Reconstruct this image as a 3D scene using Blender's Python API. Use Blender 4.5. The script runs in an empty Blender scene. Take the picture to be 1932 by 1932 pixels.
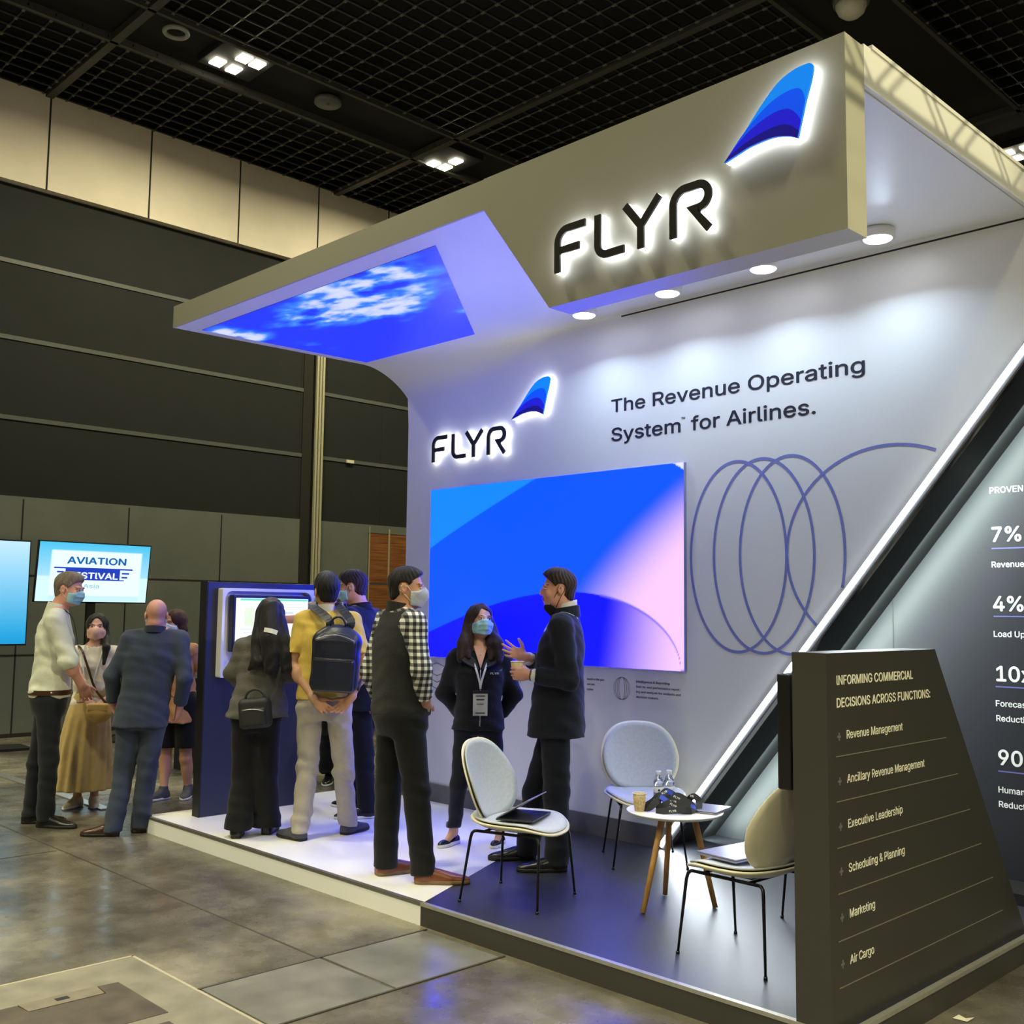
import bpy, bmesh, math, random, os
import numpy as np
from mathutils import Vector, Matrix

# ------------------------------------------------------------------ camera
scene = bpy.context.scene
col = scene.collection
YAW, PITCH, ROLL, FPX, CAMH = 0.792823412, 0.0928346255, 0.0115435196, 2005.54118, 1.65
_f = np.array([-math.sin(YAW)*math.cos(PITCH), math.cos(YAW)*math.cos(PITCH), math.sin(PITCH)])
_r = np.array([math.cos(YAW), math.sin(YAW), 0.0]); _u = np.cross(_r, _f)
CR, CU = math.cos(ROLL)*_r + math.sin(ROLL)*_u, -math.sin(ROLL)*_r + math.cos(ROLL)*_u
CF = _f
CAM = np.array([0.0, 0.0, CAMH])
def ray(x, y): return CF + CR*(x-966)/FPX - CU*(y-966)/FPX
def onz(x, y, z): d = ray(x, y); return CAM + d*(z-CAMH)/d[2]
def ony(x, y, Y): d = ray(x, y); return CAM + d*(Y/d[1])
def onx(x, y, X): d = ray(x, y); return CAM + d*(X/d[0])
cam_data = bpy.data.cameras.new('camera')
cam_data.sensor_width = 36; cam_data.sensor_fit = 'HORIZONTAL'
cam_data.lens = 36*FPX/1932; cam_data.clip_end = 200; cam_data.clip_start = 0.05
cam = bpy.data.objects.new('camera', cam_data); col.objects.link(cam)
cam.matrix_world = Matrix(((CR[0], CU[0], -CF[0], 0), (CR[1], CU[1], -CF[1], 0), (CR[2], CU[2], -CF[2], CAMH), (0, 0, 0, 1)))
scene.camera = cam

# ------------------------------------------------------------------ world, exposure, hall lamps
world = bpy.data.worlds.new('world'); scene.world = world; world.use_nodes = True
world.node_tree.nodes['Background'].inputs[0].default_value = (1.0, 0.95, 0.75, 1)
world.node_tree.nodes['Background'].inputs[1].default_value = 0.03
scene.view_settings.view_transform = 'Standard'
try: scene.view_settings.look = 'None'
except Exception: pass
scene.view_settings.exposure = 0.0
scene.view_settings.gamma = 1.0
scene.view_settings.use_curve_mapping = False
scene.cycles.max_bounces = 6; scene.cycles.diffuse_bounces = 3; scene.cycles.glossy_bounces = 3
scene.cycles.transparent_max_bounces = 8
scene.cycles.sample_clamp_indirect = 20.0
try:
    scene.cycles.use_denoising = True
except Exception: pass
HALL_COL = (1.0, 0.94, 0.60)
HALL_W = 120.0
BOOTH_COL = (0.66, 0.83, 1.0)
CEIL_Z = 8.34
HALL_SPREAD = math.radians(108)
def area_light(name, loc, size, power, color, rot=(0, 0, 0), spread=math.pi, shape='SQUARE', size_y=None, parent=None):
    d = bpy.data.lights.new(name, 'AREA'); d.energy = power; d.color = color; d.shape = shape; d.size = size
    if size_y: d.size_y = size_y
    d.spread = spread
    o = bpy.data.objects.new(name, d); o.location = loc; o.rotation_euler = rot; col.objects.link(o)
    if parent: o.parent = parent
    return o
# lamps of the hall ceiling beyond the frame: the same rows of lamp clusters go on behind and beside the camera
for lx in (-11.35, -5.4, 0.5, 6.0):
    for ly in (-6.0, -1.6, 2.3, 6.33, 10.05, 15.6):
        if (lx, ly) in ((-11.35, 6.33), (-11.35, 10.05), (-5.4, 15.6)): continue
        area_light('hall_lamp_light', (lx, ly, CEIL_Z-0.12), 0.5, HALL_W*(1.5 if lx < -11 and ly > 0 else 1.0)*(2.9 if ly < -3 else 2.3 if ly < 0 else 0.7)*(2.2 if lx > 5 and ly > -3 else 1.0), HALL_COL, spread=(math.radians(170) if lx < -11 and ly > 0 else math.radians(128) if ly < -3 or lx > 5 else math.radians(92) if ly < 0 else HALL_SPREAD))

# ------------------------------------------------------------------ materials
def lin(c): 
    c = c/255.0
    return c/12.92 if c <= 0.04045 else ((c+0.055)/1.055)**2.4
def rgb(r, g, b): return (lin(r), lin(g), lin(b), 1.0)
_mats = {}
def mat(name, color, rough=0.5, metal=0.0, noise=0.06, scale=30.0, bump=0.0, bscale=120.0, spec=0.5, coat=0.0, trans=0.0, sheen=0.0, alpha=1.0):
    if name in _mats: return _mats[name]
    m = bpy.data.materials.new(name); m.use_nodes = True
    nt = m.node_tree; b = nt.nodes['Principled BSDF']
    b.inputs['Roughness'].default_value = rough; b.inputs['Metallic'].default_value = metal
    b.inputs['Specular IOR Level'].default_value = spec
    b.inputs['Coat Weight'].default_value = coat
    b.inputs['Transmission Weight'].default_value = trans
    b.inputs['Sheen Weight'].default_value = sheen
    tc = nt.nodes.new('ShaderNodeTexCoord')
    n = nt.nodes.new('ShaderNodeTexNoise'); n.inputs['Scale'].default_value = scale; n.inputs['Detail'].default_value = 4
    nt.links.new(tc.outputs['Object'], n.inputs['Vector'])
    r = nt.nodes.new('ShaderNodeValToRGB')
    r.color_ramp.elements[0].position = 0.3; r.color_ramp.elements[1].position = 0.7
    r.color_ramp.elements[0].color = tuple(c*(1-noise) for c in color[:3])+(1,)
    r.color_ramp.elements[1].color = tuple(min(1, c*(1+noise)) for c in color[:3])+(1,)
    nt.links.new(n.outputs['Fac'], r.inputs['Fac']); nt.links.new(r.outputs['Color'], b.inputs['Base Color'])
    if bump > 0:
        n2 = nt.nodes.new('ShaderNodeTexNoise'); n2.inputs['Scale'].default_value = bscale; n2.inputs['Detail'].default_value = 3
        nt.links.new(tc.outputs['Object'], n2.inputs['Vector'])
        bp = nt.nodes.new('ShaderNodeBump'); bp.inputs['Strength'].default_value = bump; bp.inputs['Distance'].default_value = 0.02
        nt.links.new(n2.outputs['Fac'], bp.inputs['Height']); nt.links.new(bp.outputs['Normal'], b.inputs['Normal'])
    _mats[name] = m
    return m
def emit(name, color, strength):
    if name in _mats: return _mats[name]
    m = bpy.data.materials.new(name); m.use_nodes = True; nt = m.node_tree
    b = nt.nodes['Principled BSDF']; b.inputs['Base Color'].default_value = tuple(0.3*c for c in color[:3])+(1,)
    b.inputs['Emission Color'].default_value = tuple(color[:3])+(1,); b.inputs['Emission Strength'].default_value = strength
    b.inputs['Roughness'].default_value = 0.4
    _mats[name] = m
    return m
def emit_attr(name, strength):
    if name in _mats: return _mats[name]
    m = bpy.data.materials.new(name); m.use_nodes = True; nt = m.node_tree
    b = nt.nodes['Principled BSDF']; b.inputs['Base Color'].default_value = (0.01, 0.01, 0.012, 1); b.inputs['Roughness'].default_value = 0.35
    a = nt.nodes.new('ShaderNodeAttribute'); a.attribute_name = 'picture'
    nt.links.new(a.outputs['Color'], b.inputs['Emission Color']); b.inputs['Emission Strength'].default_value = strength
    _mats[name] = m
    return m

# ------------------------------------------------------------------ object helpers
def tagp(o, label=None, cat=None, group=None, kind=None):
    if label: o['label'] = label
    if cat: o['category'] = cat
    if group: o['group'] = group
    if kind: o['kind'] = kind
    return o
def thing(name, label, cat, loc=(0, 0, 0), rotz=0.0, group=None):
    o = bpy.data.objects.new(name, None); o.empty_display_size = 0.1; col.objects.link(o)
    o.location = loc; o.rotation_euler = (0, 0, rotz)
    return tagp(o, label, cat, group)
def mesh_obj(name, V, F, m, parent=None, smooth=False, loc=None):
    me = bpy.data.meshes.new(name); me.from_pydata([tuple(map(float, v)) for v in V], [], [tuple(map(int, f)) for f in F]); me.update()
    for mm in (m if isinstance(m, (list, tuple)) else [m]): me.materials.append(mm)
    if smooth: me.polygons.foreach_set('use_smooth', [True]*len(me.polygons))
    o = bpy.data.objects.new(name, me); col.objects.link(o)
    if parent: o.parent = parent
    if loc is not None: o.location = loc
    return o
def bm_obj(name, bm, m, parent=None, smooth=False, loc=None, rot=None):
    bmesh.ops.recalc_face_normals(bm, faces=bm.faces[:])
    me = bpy.data.meshes.new(name); bm.to_mesh(me); bm.free()
    for mm in (m if isinstance(m, (list, tuple)) else [m]): me.materials.append(mm)
    if smooth: me.polygons.foreach_set('use_smooth', [True]*len(me.polygons))
    o = bpy.data.objects.new(name, me); col.objects.link(o)
    if parent: o.parent = parent
    if loc is not None: o.location = loc
    if rot is not None: o.rotation_euler = rot
    return o
def bm_box(bm, lo, hi, bevel=0.0, seg=2):
    r = bmesh.ops.create_cube(bm, size=1.0)
    c = [(lo[i]+hi[i])/2 for i in range(3)]; s = [hi[i]-lo[i] for i in range(3)]
    for v in r['verts']: v.co = Vector([c[i]+v.co[i]*s[i] for i in range(3)])
    if bevel > 0:
        es = list({e for v in r['verts'] for e in v.link_edges})
        bmesh.ops.bevel(bm, geom=es, offset=bevel, segments=seg, affect='EDGES', profile=0.5)
def box(name, lo, hi, m, parent=None, bevel=0.0, seg=2):
    bm = bmesh.new(); bm_box(bm, lo, hi, bevel, seg)
    return bm_obj(name, bm, m, parent)
def boxes(name, lst, m, parent=None, bevel=0.0):
    bm = bmesh.new()
    for lo, hi in lst: bm_box(bm, lo, hi, bevel)
    return bm_obj(name, bm, m, parent)
def prism(name, pts, fn, t0, t1, m, parent=None, bevel=0.0):
    """polygon pts (u,v) extruded from t0 to t1; fn(u,v,t)->xyz"""
    bm = bmesh.new()
    a = [bm.verts.new(fn(u, v, t0)) for u, v in pts]; b = [bm.verts.new(fn(u, v, t1)) for u, v in pts]
    n = len(pts)
    fa = bm.faces.new(a); fb = bm.faces.new(b[::-1])
    for i in range(n): bm.faces.new((a[i], a[(i+1) % n], b[(i+1) % n], b[i]))
    bmesh.ops.triangulate(bm, faces=[fa, fb])
    return bm_obj(name, bm, m, parent)
def fxz(Y0=0.0):  return lambda u, v, t: (u, Y0+t, v)
def fyz(X0=0.0):  return lambda u, v, t: (X0+t, u, v)
def fxy(Z0=0.0):  return lambda u, v, t: (u, v, Z0+t)
def tube_geo(pts, r, n=10, closed=False, caps=True):
    P = [Vector(p) for p in pts]; V = []; F = []; k = len(P)
    rr = r if isinstance(r, (list, tuple)) else [r]*k
    up = None
    for i in range(k):
        if closed: t = P[(i+1) % k]-P[i-1]
        else: t = P[min(i+1, k-1)]-P[max(i-1, 0)]
        t.normalize()
        if up is None: up = Vector((0, 0, 1)) if abs(t.z) < 0.9 else Vector((1, 0, 0))
        x = up-t*up.dot(t)
        if x.length < 1e-5: x = t.orthogonal()
        x.normalize(); y = t.cross(x); up = x
        for j in range(n):
            a = 2*math.pi*j/n
            V.append(P[i]+(x*math.cos(a)+y*math.sin(a))*rr[i])
    for i in range(k if closed else k-1):
        i2 = (i+1) % k
        for j in range(n): F.append((i*n+j, i*n+(j+1) % n, i2*n+(j+1) % n, i2*n+j))
    if not closed and caps:
        F.append(tuple(range(n-1, -1, -1))); F.append(tuple((k-1)*n+j for j in range(n)))
    return V, F
def tube(name, pts, r, m, parent=None, n=10, closed=False):
    V, F = tube_geo(pts, r, n, closed)
    return mesh_obj(name, V, F, m, parent, smooth=True)
def strip_geo(pts, nrm, w, t=0.002):
    """flat ribbon along pts with width direction nrm x tangent"""
    V = []; F = []; k = len(pts)
    for i in range(k):
        p = Vector(pts[i]); tg = Vector(pts[min(i+1, k-1)])-Vector(pts[max(i-1, 0)]); tg.normalize()
        nn = Vector(nrm[i] if isinstance(nrm, list) else nrm); s = tg.cross(nn); s.normalize(); nn = s.cross(tg); nn.normalize()
        for a, b in ((-1, 0), (1, 0), (1, 1), (-1, 1)): V.append(p+s*(w/2*a)+nn*(t*b))
    for i in range(k-1):
        for j in range(4): F.append((i*4+j, i*4+(j+1) % 4, i*4+4+(j+1) % 4, i*4+4+j))
    F.append((3, 2, 1, 0)); F.append(tuple((k-1)*4+j for j in range(4)))
    return V, F
def crom(P, k=6):
    P = [Vector(p) for p in P]; n = len(P); out = []
    for i in range(n-1):
        a, b, c, d = P[max(i-1, 0)], P[i], P[i+1], P[min(i+2, n-1)]
        for q in range(k):
            u = q/k; out.append(0.5*((2*b)+(c-a)*u+(2*a-5*b+4*c-d)*u*u+(3*b-a-3*c+d)*u**3))
    return out+[P[-1]]
def ribbon(name, pts, nrm, w, m, parent=None, t=0.002):
    if t >= 0.0019 and 2 < len(pts) <= 12:
        pts = crom(pts)
        if isinstance(nrm, list): nrm = [v.normalized() for v in crom(nrm)]
    V, F = strip_geo(pts, nrm, w, t); o = mesh_obj(name, V, F, m, parent, smooth=False)
    bm = bmesh.new(); bm.from_mesh(o.data); bmesh.ops.recalc_face_normals(bm, faces=bm.faces[:]); bm.to_mesh(o.data); bm.free()
    return o
def lathe(name, prof, m, parent=None, n=32, loc=(0, 0, 0), smooth=True):
    V = []; F = []
    for r, z in prof:
        for j in range(n):
            a = 2*math.pi*j/n; V.append((loc[0]+r*math.cos(a), loc[1]+r*math.sin(a), loc[2]+z))
    for i in range(len(prof)-1):
        for j in range(n): F.append((i*n+j, i*n+(j+1) % n, (i+1)*n+(j+1) % n, (i+1)*n+j))
    F.append(tuple(range(n-1, -1, -1))); F.append(tuple((len(prof)-1)*n+j for j in range(n)))
    o = mesh_obj(name, V, F, m, parent, smooth)
    return o
_font = {}
def get_font(kind):
    if kind in _font: return _font[kind]
    f = None
    if kind == 'inter':
        try:
            p = os.path.join(bpy.utils.system_resource('DATAFILES'), 'fonts', 'Inter.woff2')
            f = bpy.data.fonts.load(p)
        except Exception: f = None
    _font[kind] = f
    return f
def text_mesh(name, s, size, origin, m, parent=None, plane='xz', weight=0.0, depth=0.002, width=None, align='LEFT', rot=None, spacing=1.0):
    """text as a thin solid mesh; size is the cap height; width squeezes or stretches to that width"""
    cu = bpy.data.curves.new(name, 'FONT'); cu.body = s.replace('I', 'l')     # the plain upright stroke, without serifs
    f = get_font('inter')
    if f: cu.font = f
    cu.size = size/0.727; cu.align_x = align; cu.space_character = spacing; cu.resolution_u = 4; cu.fill_mode = 'NONE'
    o = bpy.data.objects.new(name, cu); col.objects.link(o)
    bpy.context.view_layer.update()
    dg = bpy.context.evaluated_depsgraph_get()
    em = bpy.data.meshes.new_from_object(o.evaluated_get(dg)); bpy.data.objects.remove(o); bpy.data.curves.remove(cu)
    # outlines -> filled glyphs by winding number, so overlapping contours stay whole
    P2 = [Vector((v.co.x, v.co.y)) for v in em.vertices]; E2 = [tuple(e.vertices) for e in em.edges]
    bpy.data.meshes.remove(em)
    from mathutils.geometry import delaunay_2d_cdt
    cv, ce, cf = delaunay_2d_cdt(P2, E2, [], 0, 1e-6, False)[:3]
    A_ = np.array([P2[e[0]] for e in E2]); B_ = np.array([P2[e[1]] for e in E2])
    CV = np.array([(v.x, v.y) for v in cv]); T_ = np.array([f for f in cf if len(f) == 3])
    G_ = CV[T_].mean(1)
    y = G_[:, 1][:, None]; up_ = (A_[:, 1] <= y) & (B_[:, 1] > y); dn_ = (A_[:, 1] > y) & (B_[:, 1] <= y)
    cr_ = (B_[:, 0]-A_[:, 0])*(y-A_[:, 1])-(G_[:, 0][:, None]-A_[:, 0])*(B_[:, 1]-A_[:, 1])
    wn = (up_ & (cr_ > 0)).sum(1)-(dn_ & (cr_ < 0)).sum(1)
    T_ = T_[wn != 0]
    V_ = [(v[0], v[1], depth/2) for v in CV]; F_ = [tuple(int(q) for q in t) for t in T_]
    n_ = len(V_)
    for (a, b) in E2:
        k = len(V_); V_ += [(P2[a].x, P2[a].y, depth/2), (P2[b].x, P2[b].y, depth/2), (P2[b].x, P2[b].y, -depth/2), (P2[a].x, P2[a].y, -depth/2)]; F_.append((k, k+1, k+2, k+3))
    me = bpy.data.meshes.new(name); me.from_pydata(V_, [], F_); me.update()
    bm = bmesh.new(); bm.from_mesh(me)
    bmesh.ops.delete(bm, geom=[v for v in bm.verts if not v.link_faces], context='VERTS'); bm.to_mesh(me); bm.free()
    if weight > 0:          # heavier strokes: nudged copies of the outline, each a hair behind the last
        bm = bmesh.new(); bm.from_mesh(me); base = bm.faces[:]
        for i, (ax, ay) in enumerate(((1, 0), (-1, 0), (0, 1), (0, -1))):
            d = bmesh.ops.duplicate(bm, geom=bm.verts[:len(me.vertices)]+bm.edges[:len(me.edges)]+base); w_ = weight*size
            for v in d['geom']:
                if isinstance(v, bmesh.types.BMVert): v.co += Vector((ax*w_, ay*w_, -0.00012*(i+1)))
            bm.verts.ensure_lookup_table(); bm.edges.ensure_lookup_table()
        bm.to_mesh(me); bm.free()
    if width and len(me.vertices):
        xs = [v.co.x for v in me.vertices]; w0 = max(xs)-min(xs); k = width/w0
        for v in me.vertices: v.co.x *= k
    R = {'xz': Matrix.Rotation(math.pi/2, 3, 'X'), 'yz': Matrix(((0, 0, 1), (1, 0, 0), (0, 1, 0))), 'xy': Matrix.Identity(3)}[plane] if rot is None else rot
    for v in me.vertices: v.co = R @ v.co + Vector(origin)
    me.materials.clear(); me.materials.append(m); me.update()
    no = bpy.data.objects.new(name, me); col.objects.link(no)
    if parent: no.parent = parent
    return no
def picture(name, nu, nv, fn, pos, m, parent=None):
    """a screen: grid of nu x nv cells, fn(u,v)->rgb arrays, pos(u,v)->xyz arrays"""
    u, v = np.meshgrid(np.linspace(0, 1, nu+1), np.linspace(0, 1, nv+1), indexing='ij')
    x, y, z = pos(u, v); c = fn(u, v)
    V = np.stack([x, y, z], -1).reshape(-1, 3).astype(np.float32)
    i, j = np.meshgrid(np.arange(nu), np.arange(nv), indexing='ij'); a = i*(nv+1)+j
    F = np.stack([a, a+(nv+1), a+nv+2, a+1], -1).reshape(-1, 4)
    o = np_mesh(name, V, F, m, parent)
    at = o.data.color_attributes.new('picture', 'FLOAT_COLOR', 'POINT')
    cc = np.ones((len(V), 4), np.float32); cc[:, :3] = np.stack(c, -1).reshape(-1, 3)
    at.data.foreach_set('color', cc.ravel())
    return o
def np_mesh(name, V, F, m, parent=None, smooth=False, mi=None):
    me = bpy.data.meshes.new(name); nV, nF = len(V), len(F)
    me.vertices.add(nV); me.vertices.foreach_set('co', np.asarray(V, np.float32).ravel())
    me.loops.add(nF*4); me.loops.foreach_set('vertex_index', np.asarray(F, np.int32).ravel())
    me.polygons.add(nF); me.polygons.foreach_set('loop_start', np.arange(0, nF*4, 4, dtype=np.int32))
    try: me.polygons.foreach_set('loop_total', np.full(nF, 4, np.int32))
    except Exception: pass
    if smooth: me.polygons.foreach_set('use_smooth', np.ones(nF, bool))
    if mi is not None: me.polygons.foreach_set('material_index', np.asarray(mi, np.int32))
    for mm in (m if isinstance(m, (list, tuple)) else [m]): me.materials.append(mm)
    me.update(); me.validate()
    o = bpy.data.objects.new(name, me); col.objects.link(o)
    if parent: o.parent = parent
    return o
def vnoise(x, y, seed=0):
    rs = np.random.RandomState(seed); T = rs.rand(64, 64)
    xi = np.floor(x).astype(int); yi = np.floor(y).astype(int); fx = x-xi; fy = y-yi
    fx = fx*fx*(3-2*fx); fy = fy*fy*(3-2*fy)
    g = lambda a, b: T[a % 64, b % 64]
    return (g(xi, yi)*(1-fx)+g(xi+1, yi)*fx)*(1-fy)+(g(xi, yi+1)*(1-fx)+g(xi+1, yi+1)*fx)*fy
def fbm(x, y, o=5, seed=0):
    s = 0; a = 0.5
    for k in range(o): s = s+a*vnoise(x*2**k, y*2**k, seed+k); a *= 0.5
    return s
# ================================================================== the hall
WX = -14.0
M_CONC = None
def concrete():
    m = bpy.data.materials.new('polished_concrete'); m.use_nodes = True; nt = m.node_tree; b = nt.nodes['Principled BSDF']
    tc = nt.nodes.new('ShaderNodeTexCoord')
    def noise(s, d, rough=0.55):
        n = nt.nodes.new('ShaderNodeTexNoise'); n.inputs['Scale'].default_value = s; n.inputs['Detail'].default_value = d; n.inputs['Roughness'].default_value = rough
        nt.links.new(tc.outputs['Object'], n.inputs['Vector']); return n
    n1 = noise(0.9, 8, 0.62); n2 = noise(6.0, 6, 0.6); n3 = noise(34, 3)
    r = nt.nodes.new('ShaderNodeValToRGB'); e = r.color_ramp.elements
    e[0].position = 0.32; e[0].color = rgb(52, 49, 44); e[1].position = 0.70; e[1].color = rgb(150, 143, 127)
    e2 = e.new(0.5); e2.color = rgb(100, 95, 84)
    nt.links.new(n1.outputs['Fac'], r.inputs['Fac'])
    r2 = nt.nodes.new('ShaderNodeValToRGB'); q = r2.color_ramp.elements
    q[0].position = 0.3; q[0].color = (0.78, 0.77, 0.76, 1); q[1].position = 0.7; q[1].color = (1.0, 1.0, 1.0, 1)
    nt.links.new(n2.outputs['Fac'], r2.inputs['Fac'])
    mx = nt.nodes.new('ShaderNodeMix'); mx.data_type = 'RGBA'; mx.blend_type = 'MULTIPLY'; mx.inputs[0].default_value = 0.7
    nt.links.new(r.outputs['Color'], mx.inputs[6]); nt.links.new(r2.outputs['Color'], mx.inputs[7])
    r3 = nt.nodes.new('ShaderNodeValToRGB'); q = r3.color_ramp.elements
    q[0].position = 0.27; q[0].color = (0.45, 0.42, 0.4, 1); q[1].position = 0.36; q[1].color = (1, 1, 1, 1)
    nt.links.new(n3.outputs['Fac'], r3.inputs['Fac'])
    mx2 = nt.nodes.new('ShaderNodeMix'); mx2.data_type = 'RGBA'; mx2.blend_type = 'MULTIPLY'; mx2.inputs[0].default_value = 0.6
    nt.links.new(mx.outputs[2], mx2.inputs[6]); nt.links.new(r3.outputs['Color'], mx2.inputs[7])
    nt.links.new(mx2.outputs[2], b.inputs['Base Color'])
    mr = nt.nodes.new('ShaderNodeMapRange'); mr.inputs[1].default_value = 0.3; mr.inputs[2].default_value = 0.7; mr.inputs[3].default_value = 0.16; mr.inputs[4].default_value = 0.38
    nt.links.new(n2.outputs['Fac'], mr.inputs[0]); nt.links.new(mr.outputs[0], b.inputs['Roughness'])
    bp = nt.nodes.new('ShaderNodeBump'); bp.inputs['Strength'].default_value = 0.08; bp.inputs['Distance'].default_value = 0.01
    nt.links.new(n2.outputs['Fac'], bp.inputs['Height']); nt.links.new(bp.outputs['Normal'], b.inputs['Normal'])
    return m
M_CONC = concrete()
floor = tagp(mesh_obj('floor', [(-14.2, -9, 0), (9, -9, 0), (9, 24, 0), (-14.2, 24, 0)], [(0, 1, 2, 3)], M_CONC), kind='structure')

M_DARK = mat('dark_acoustic_panel', rgb(27, 28, 27), 0.85, noise=0.10, scale=3, bump=0.15, bscale=300)
M_GREY = mat('grey_wall_panel', rgb(106, 110, 104), 0.7, noise=0.07, scale=2.5)
M_BEIGE = mat('beige_wall_panel', rgb(226, 213, 196), 0.75, noise=0.05, scale=2)
M_SLOT = mat('grey_metal_channel', rgb(96, 98, 94), 0.5, metal=0.2)
M_GAP = mat('dark_joint', rgb(38, 36, 30), 0.9)
M_BLACK = mat('black_paint', rgb(14, 14, 15), 0.6)
M_WOOD = mat('brown_wood_veneer', rgb(150, 92, 44), 0.5, noise=0.25, scale=6)
def wood(name, c1, c2, axis=(1, 1, 12)):
    m = mat(name, c1, 0.45)
    nt = m.node_tree; tc = nt.nodes['Texture Coordinate']
    mp = nt.nodes.new('ShaderNodeMapping'); mp.inputs['Scale'].default_value = axis
    n = [x for x in nt.nodes if x.type == 'TEX_NOISE'][0]; n.inputs['Scale'].default_value = 3.0; n.inputs['Detail'].default_value = 6
    nt.links.new(tc.outputs['Object'], mp.inputs['Vector']); nt.links.new(mp.outputs['Vector'], n.inputs['Vector'])
    r = [x for x in nt.nodes if x.type == 'VALTORGB'][0]; r.color_ramp.elements[0].color = c2; r.color_ramp.elements[1].color = c1
    return m
M_WOOD = wood('brown_wood_door', rgb(164, 104, 54), rgb(100, 58, 26), (1, 0.6, 14))
# left wall: grey panels up to 3.03, dark stretched panels with metal channels up to 7.05, beige bulkhead to the ceiling
WY0, WY1 = -9.0, 24.0
wl = tagp(bpy.data.objects.new('wall_left', None), kind='structure'); col.objects.link(wl)
boxes('grey_panels', [((WX-0.15, WY0, 0.0), (WX, 10.5, 3.03)), ((WX-0.15, 12.5, 0.0), (WX, WY1, 3.03)), ((WX-0.15, 10.5, 2.9), (WX, 12.5, 3.03))], M_GREY, wl)
box('dark_panels', (WX-0.15, WY0, 3.03), (WX-0.01, WY1, 7.05), M_DARK, wl)
box('beige_bulkhead', (WX-0.15, WY0, 7.07), (WX+0.10, WY1, 8.36), M_BEIGE, wl)
box('void_closure', (WX-0.3, WY0, 8.36), (WX-0.12, WY1, 9.1), M_BLACK, wl)
boxes('metal_channel', [((WX-0.02, WY0, z-0.028), (WX+0.002, WY1, z+0.028)) for z in (4.03, 5.06, 6.05)], M_SLOT, wl)
js = []
for y in np.arange(0.86, 20, 1.405): js.append(((WX+0.09, y-0.012, 7.07), (WX+0.102, y+0.012, 8.36)))
boxes('bulkhead_joint', js, M_GAP, wl)
js = []
for y in np.arange(0.83, 10.4, 1.402): js.append(((WX-0.01, y-0.010, 0.04), (WX+0.002, y+0.010, 3.0)))
for z in (1.02, 2.03): js.append(((WX-0.01, WY0, z-0.012), (WX+0.002, 10.5, z+0.012)))
js.append(((WX-0.02, WY0, 0.0), (WX+0.004, 10.5, 0.05)))
boxes('panel_joint', js, M_GAP, wl)
for ya in (9.15, 10.75):
    boxes('panel_joint', [((WX-0.02, ya-0.008, 3.05), (WX-0.005, ya+0.008, 7.03))], M_GAP, wl)
box('recessed_slot', (WX-0.02, 9.18, 0.0), (WX+0.004, 9.36, 7.05), M_GAP, wl)
# bright tag on the channel
box('channel_clip', (WX, 10.02, 4.0), (WX+0.03, 10.16, 4.05), mat('pale_clip', rgb(235, 225, 195), 0.5), wl)
# pole: three parallel metal tubes running up the wall
pole = thing('track_post', 'tall pale metal post of parallel rails running up the dark wall', 'post', (WX+0.03, 9.45, 0))
for dy in (-0.055, 0.0, 0.055):
    box('rail', (0.0, dy-0.018, 0.0), (0.05, dy+0.018, 7.0), mat('pale_rail', rgb(196, 190, 160), 0.45, metal=0.2), pole, bevel=0.006)
box('rail_backing', (-0.02, -0.09, 0.0), (0.0, 0.09, 7.0), M_BLACK, pole)
# wood door beyond
dr = tagp(bpy.data.objects.new('door_1', None), kind='structure'); col.objects.link(dr); dr.location = (WX, 10.52, 0)
for k, (y0, y1) in enumerate(((0.02, 0.98), (1.0, 1.96))):
    lf = box('door_leaf', (-0.06, y0, 0.02), (-0.005, y1, 2.05), M_WOOD, dr)
    tube('door_handle', [(0.03, (0.88 if k == 0 else 1.10), 0.95), (0.045, (0.88 if k == 0 else 1.10), 1.0), (0.045, (0.88 if k == 0 else 1.10), 1.25), (0.03, (0.88 if k == 0 else 1.10), 1.3)], 0.012, mat('steel', rgb(205, 200, 190), 0.3, metal=0.9), lf)
box('overdoor_panel', (-0.06, 0.02, 2.08), (-0.005, 1.96, 2.98), M_WOOD, dr)
boxes('door_frame', [((-0.03, 0.0, 0), (0.004, 0.02, 3.0)), ((-0.03, 0.98, 0), (0.002, 1.0, 3.0)), ((-0.03, 0.40, 2.08), (0.004, 0.43, 2.98))], mat('pale_frame', rgb(176, 160, 130), 0.5), dr)

# ceiling: black void with an open suspended mesh
ceil = tagp(bpy.data.objects.new('ceiling', None), kind='structure'); col.objects.link(ceil)
M_VOID = mat('black_void', rgb(16, 16, 18), 0.9)
M_MESH = mat('dark_mesh_bar', rgb(38, 38, 43), 0.55)
M_NODE = mat('mesh_node', rgb(92, 92, 92), 0.5)
M_BEAM = mat('dark_beam', rgb(64, 62, 60), 0.6)
box('void_slab', (-14.2, -9, 9.0), (9, 24, 9.2), M_VOID, ceil)
TR = ((-11.92, -11.0), (-5.9, -4.98), (0.05, 0.95))
V = []; F = []
def qbox(V, F, lo, hi):
    b = len(V)
    for z in (lo[2], hi[2]):
        for x, y in ((lo[0], lo[1]), (hi[0], lo[1]), (hi[0], hi[1]), (lo[0], hi[1])): V.append((x, y, z))
    for f in ((3, 2, 1, 0), (4, 5, 6, 7), (0, 1, 5, 4), (1, 2, 6, 5), (2, 3, 7, 6), (3, 0, 4, 7)): F.append(tuple(b+i for i in f))
xs = np.arange(-13.9, 3.0, 0.23); ys = np.arange(1.0, 21.0, 0.305)
intr = lambda x: any(a-0.02 < x < b+0.02 for a, b in TR)
segs = []; prev = -14.0
for a, b in TR: segs.append((prev, a)); prev = b
segs.append((prev, 4.0))
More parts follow.
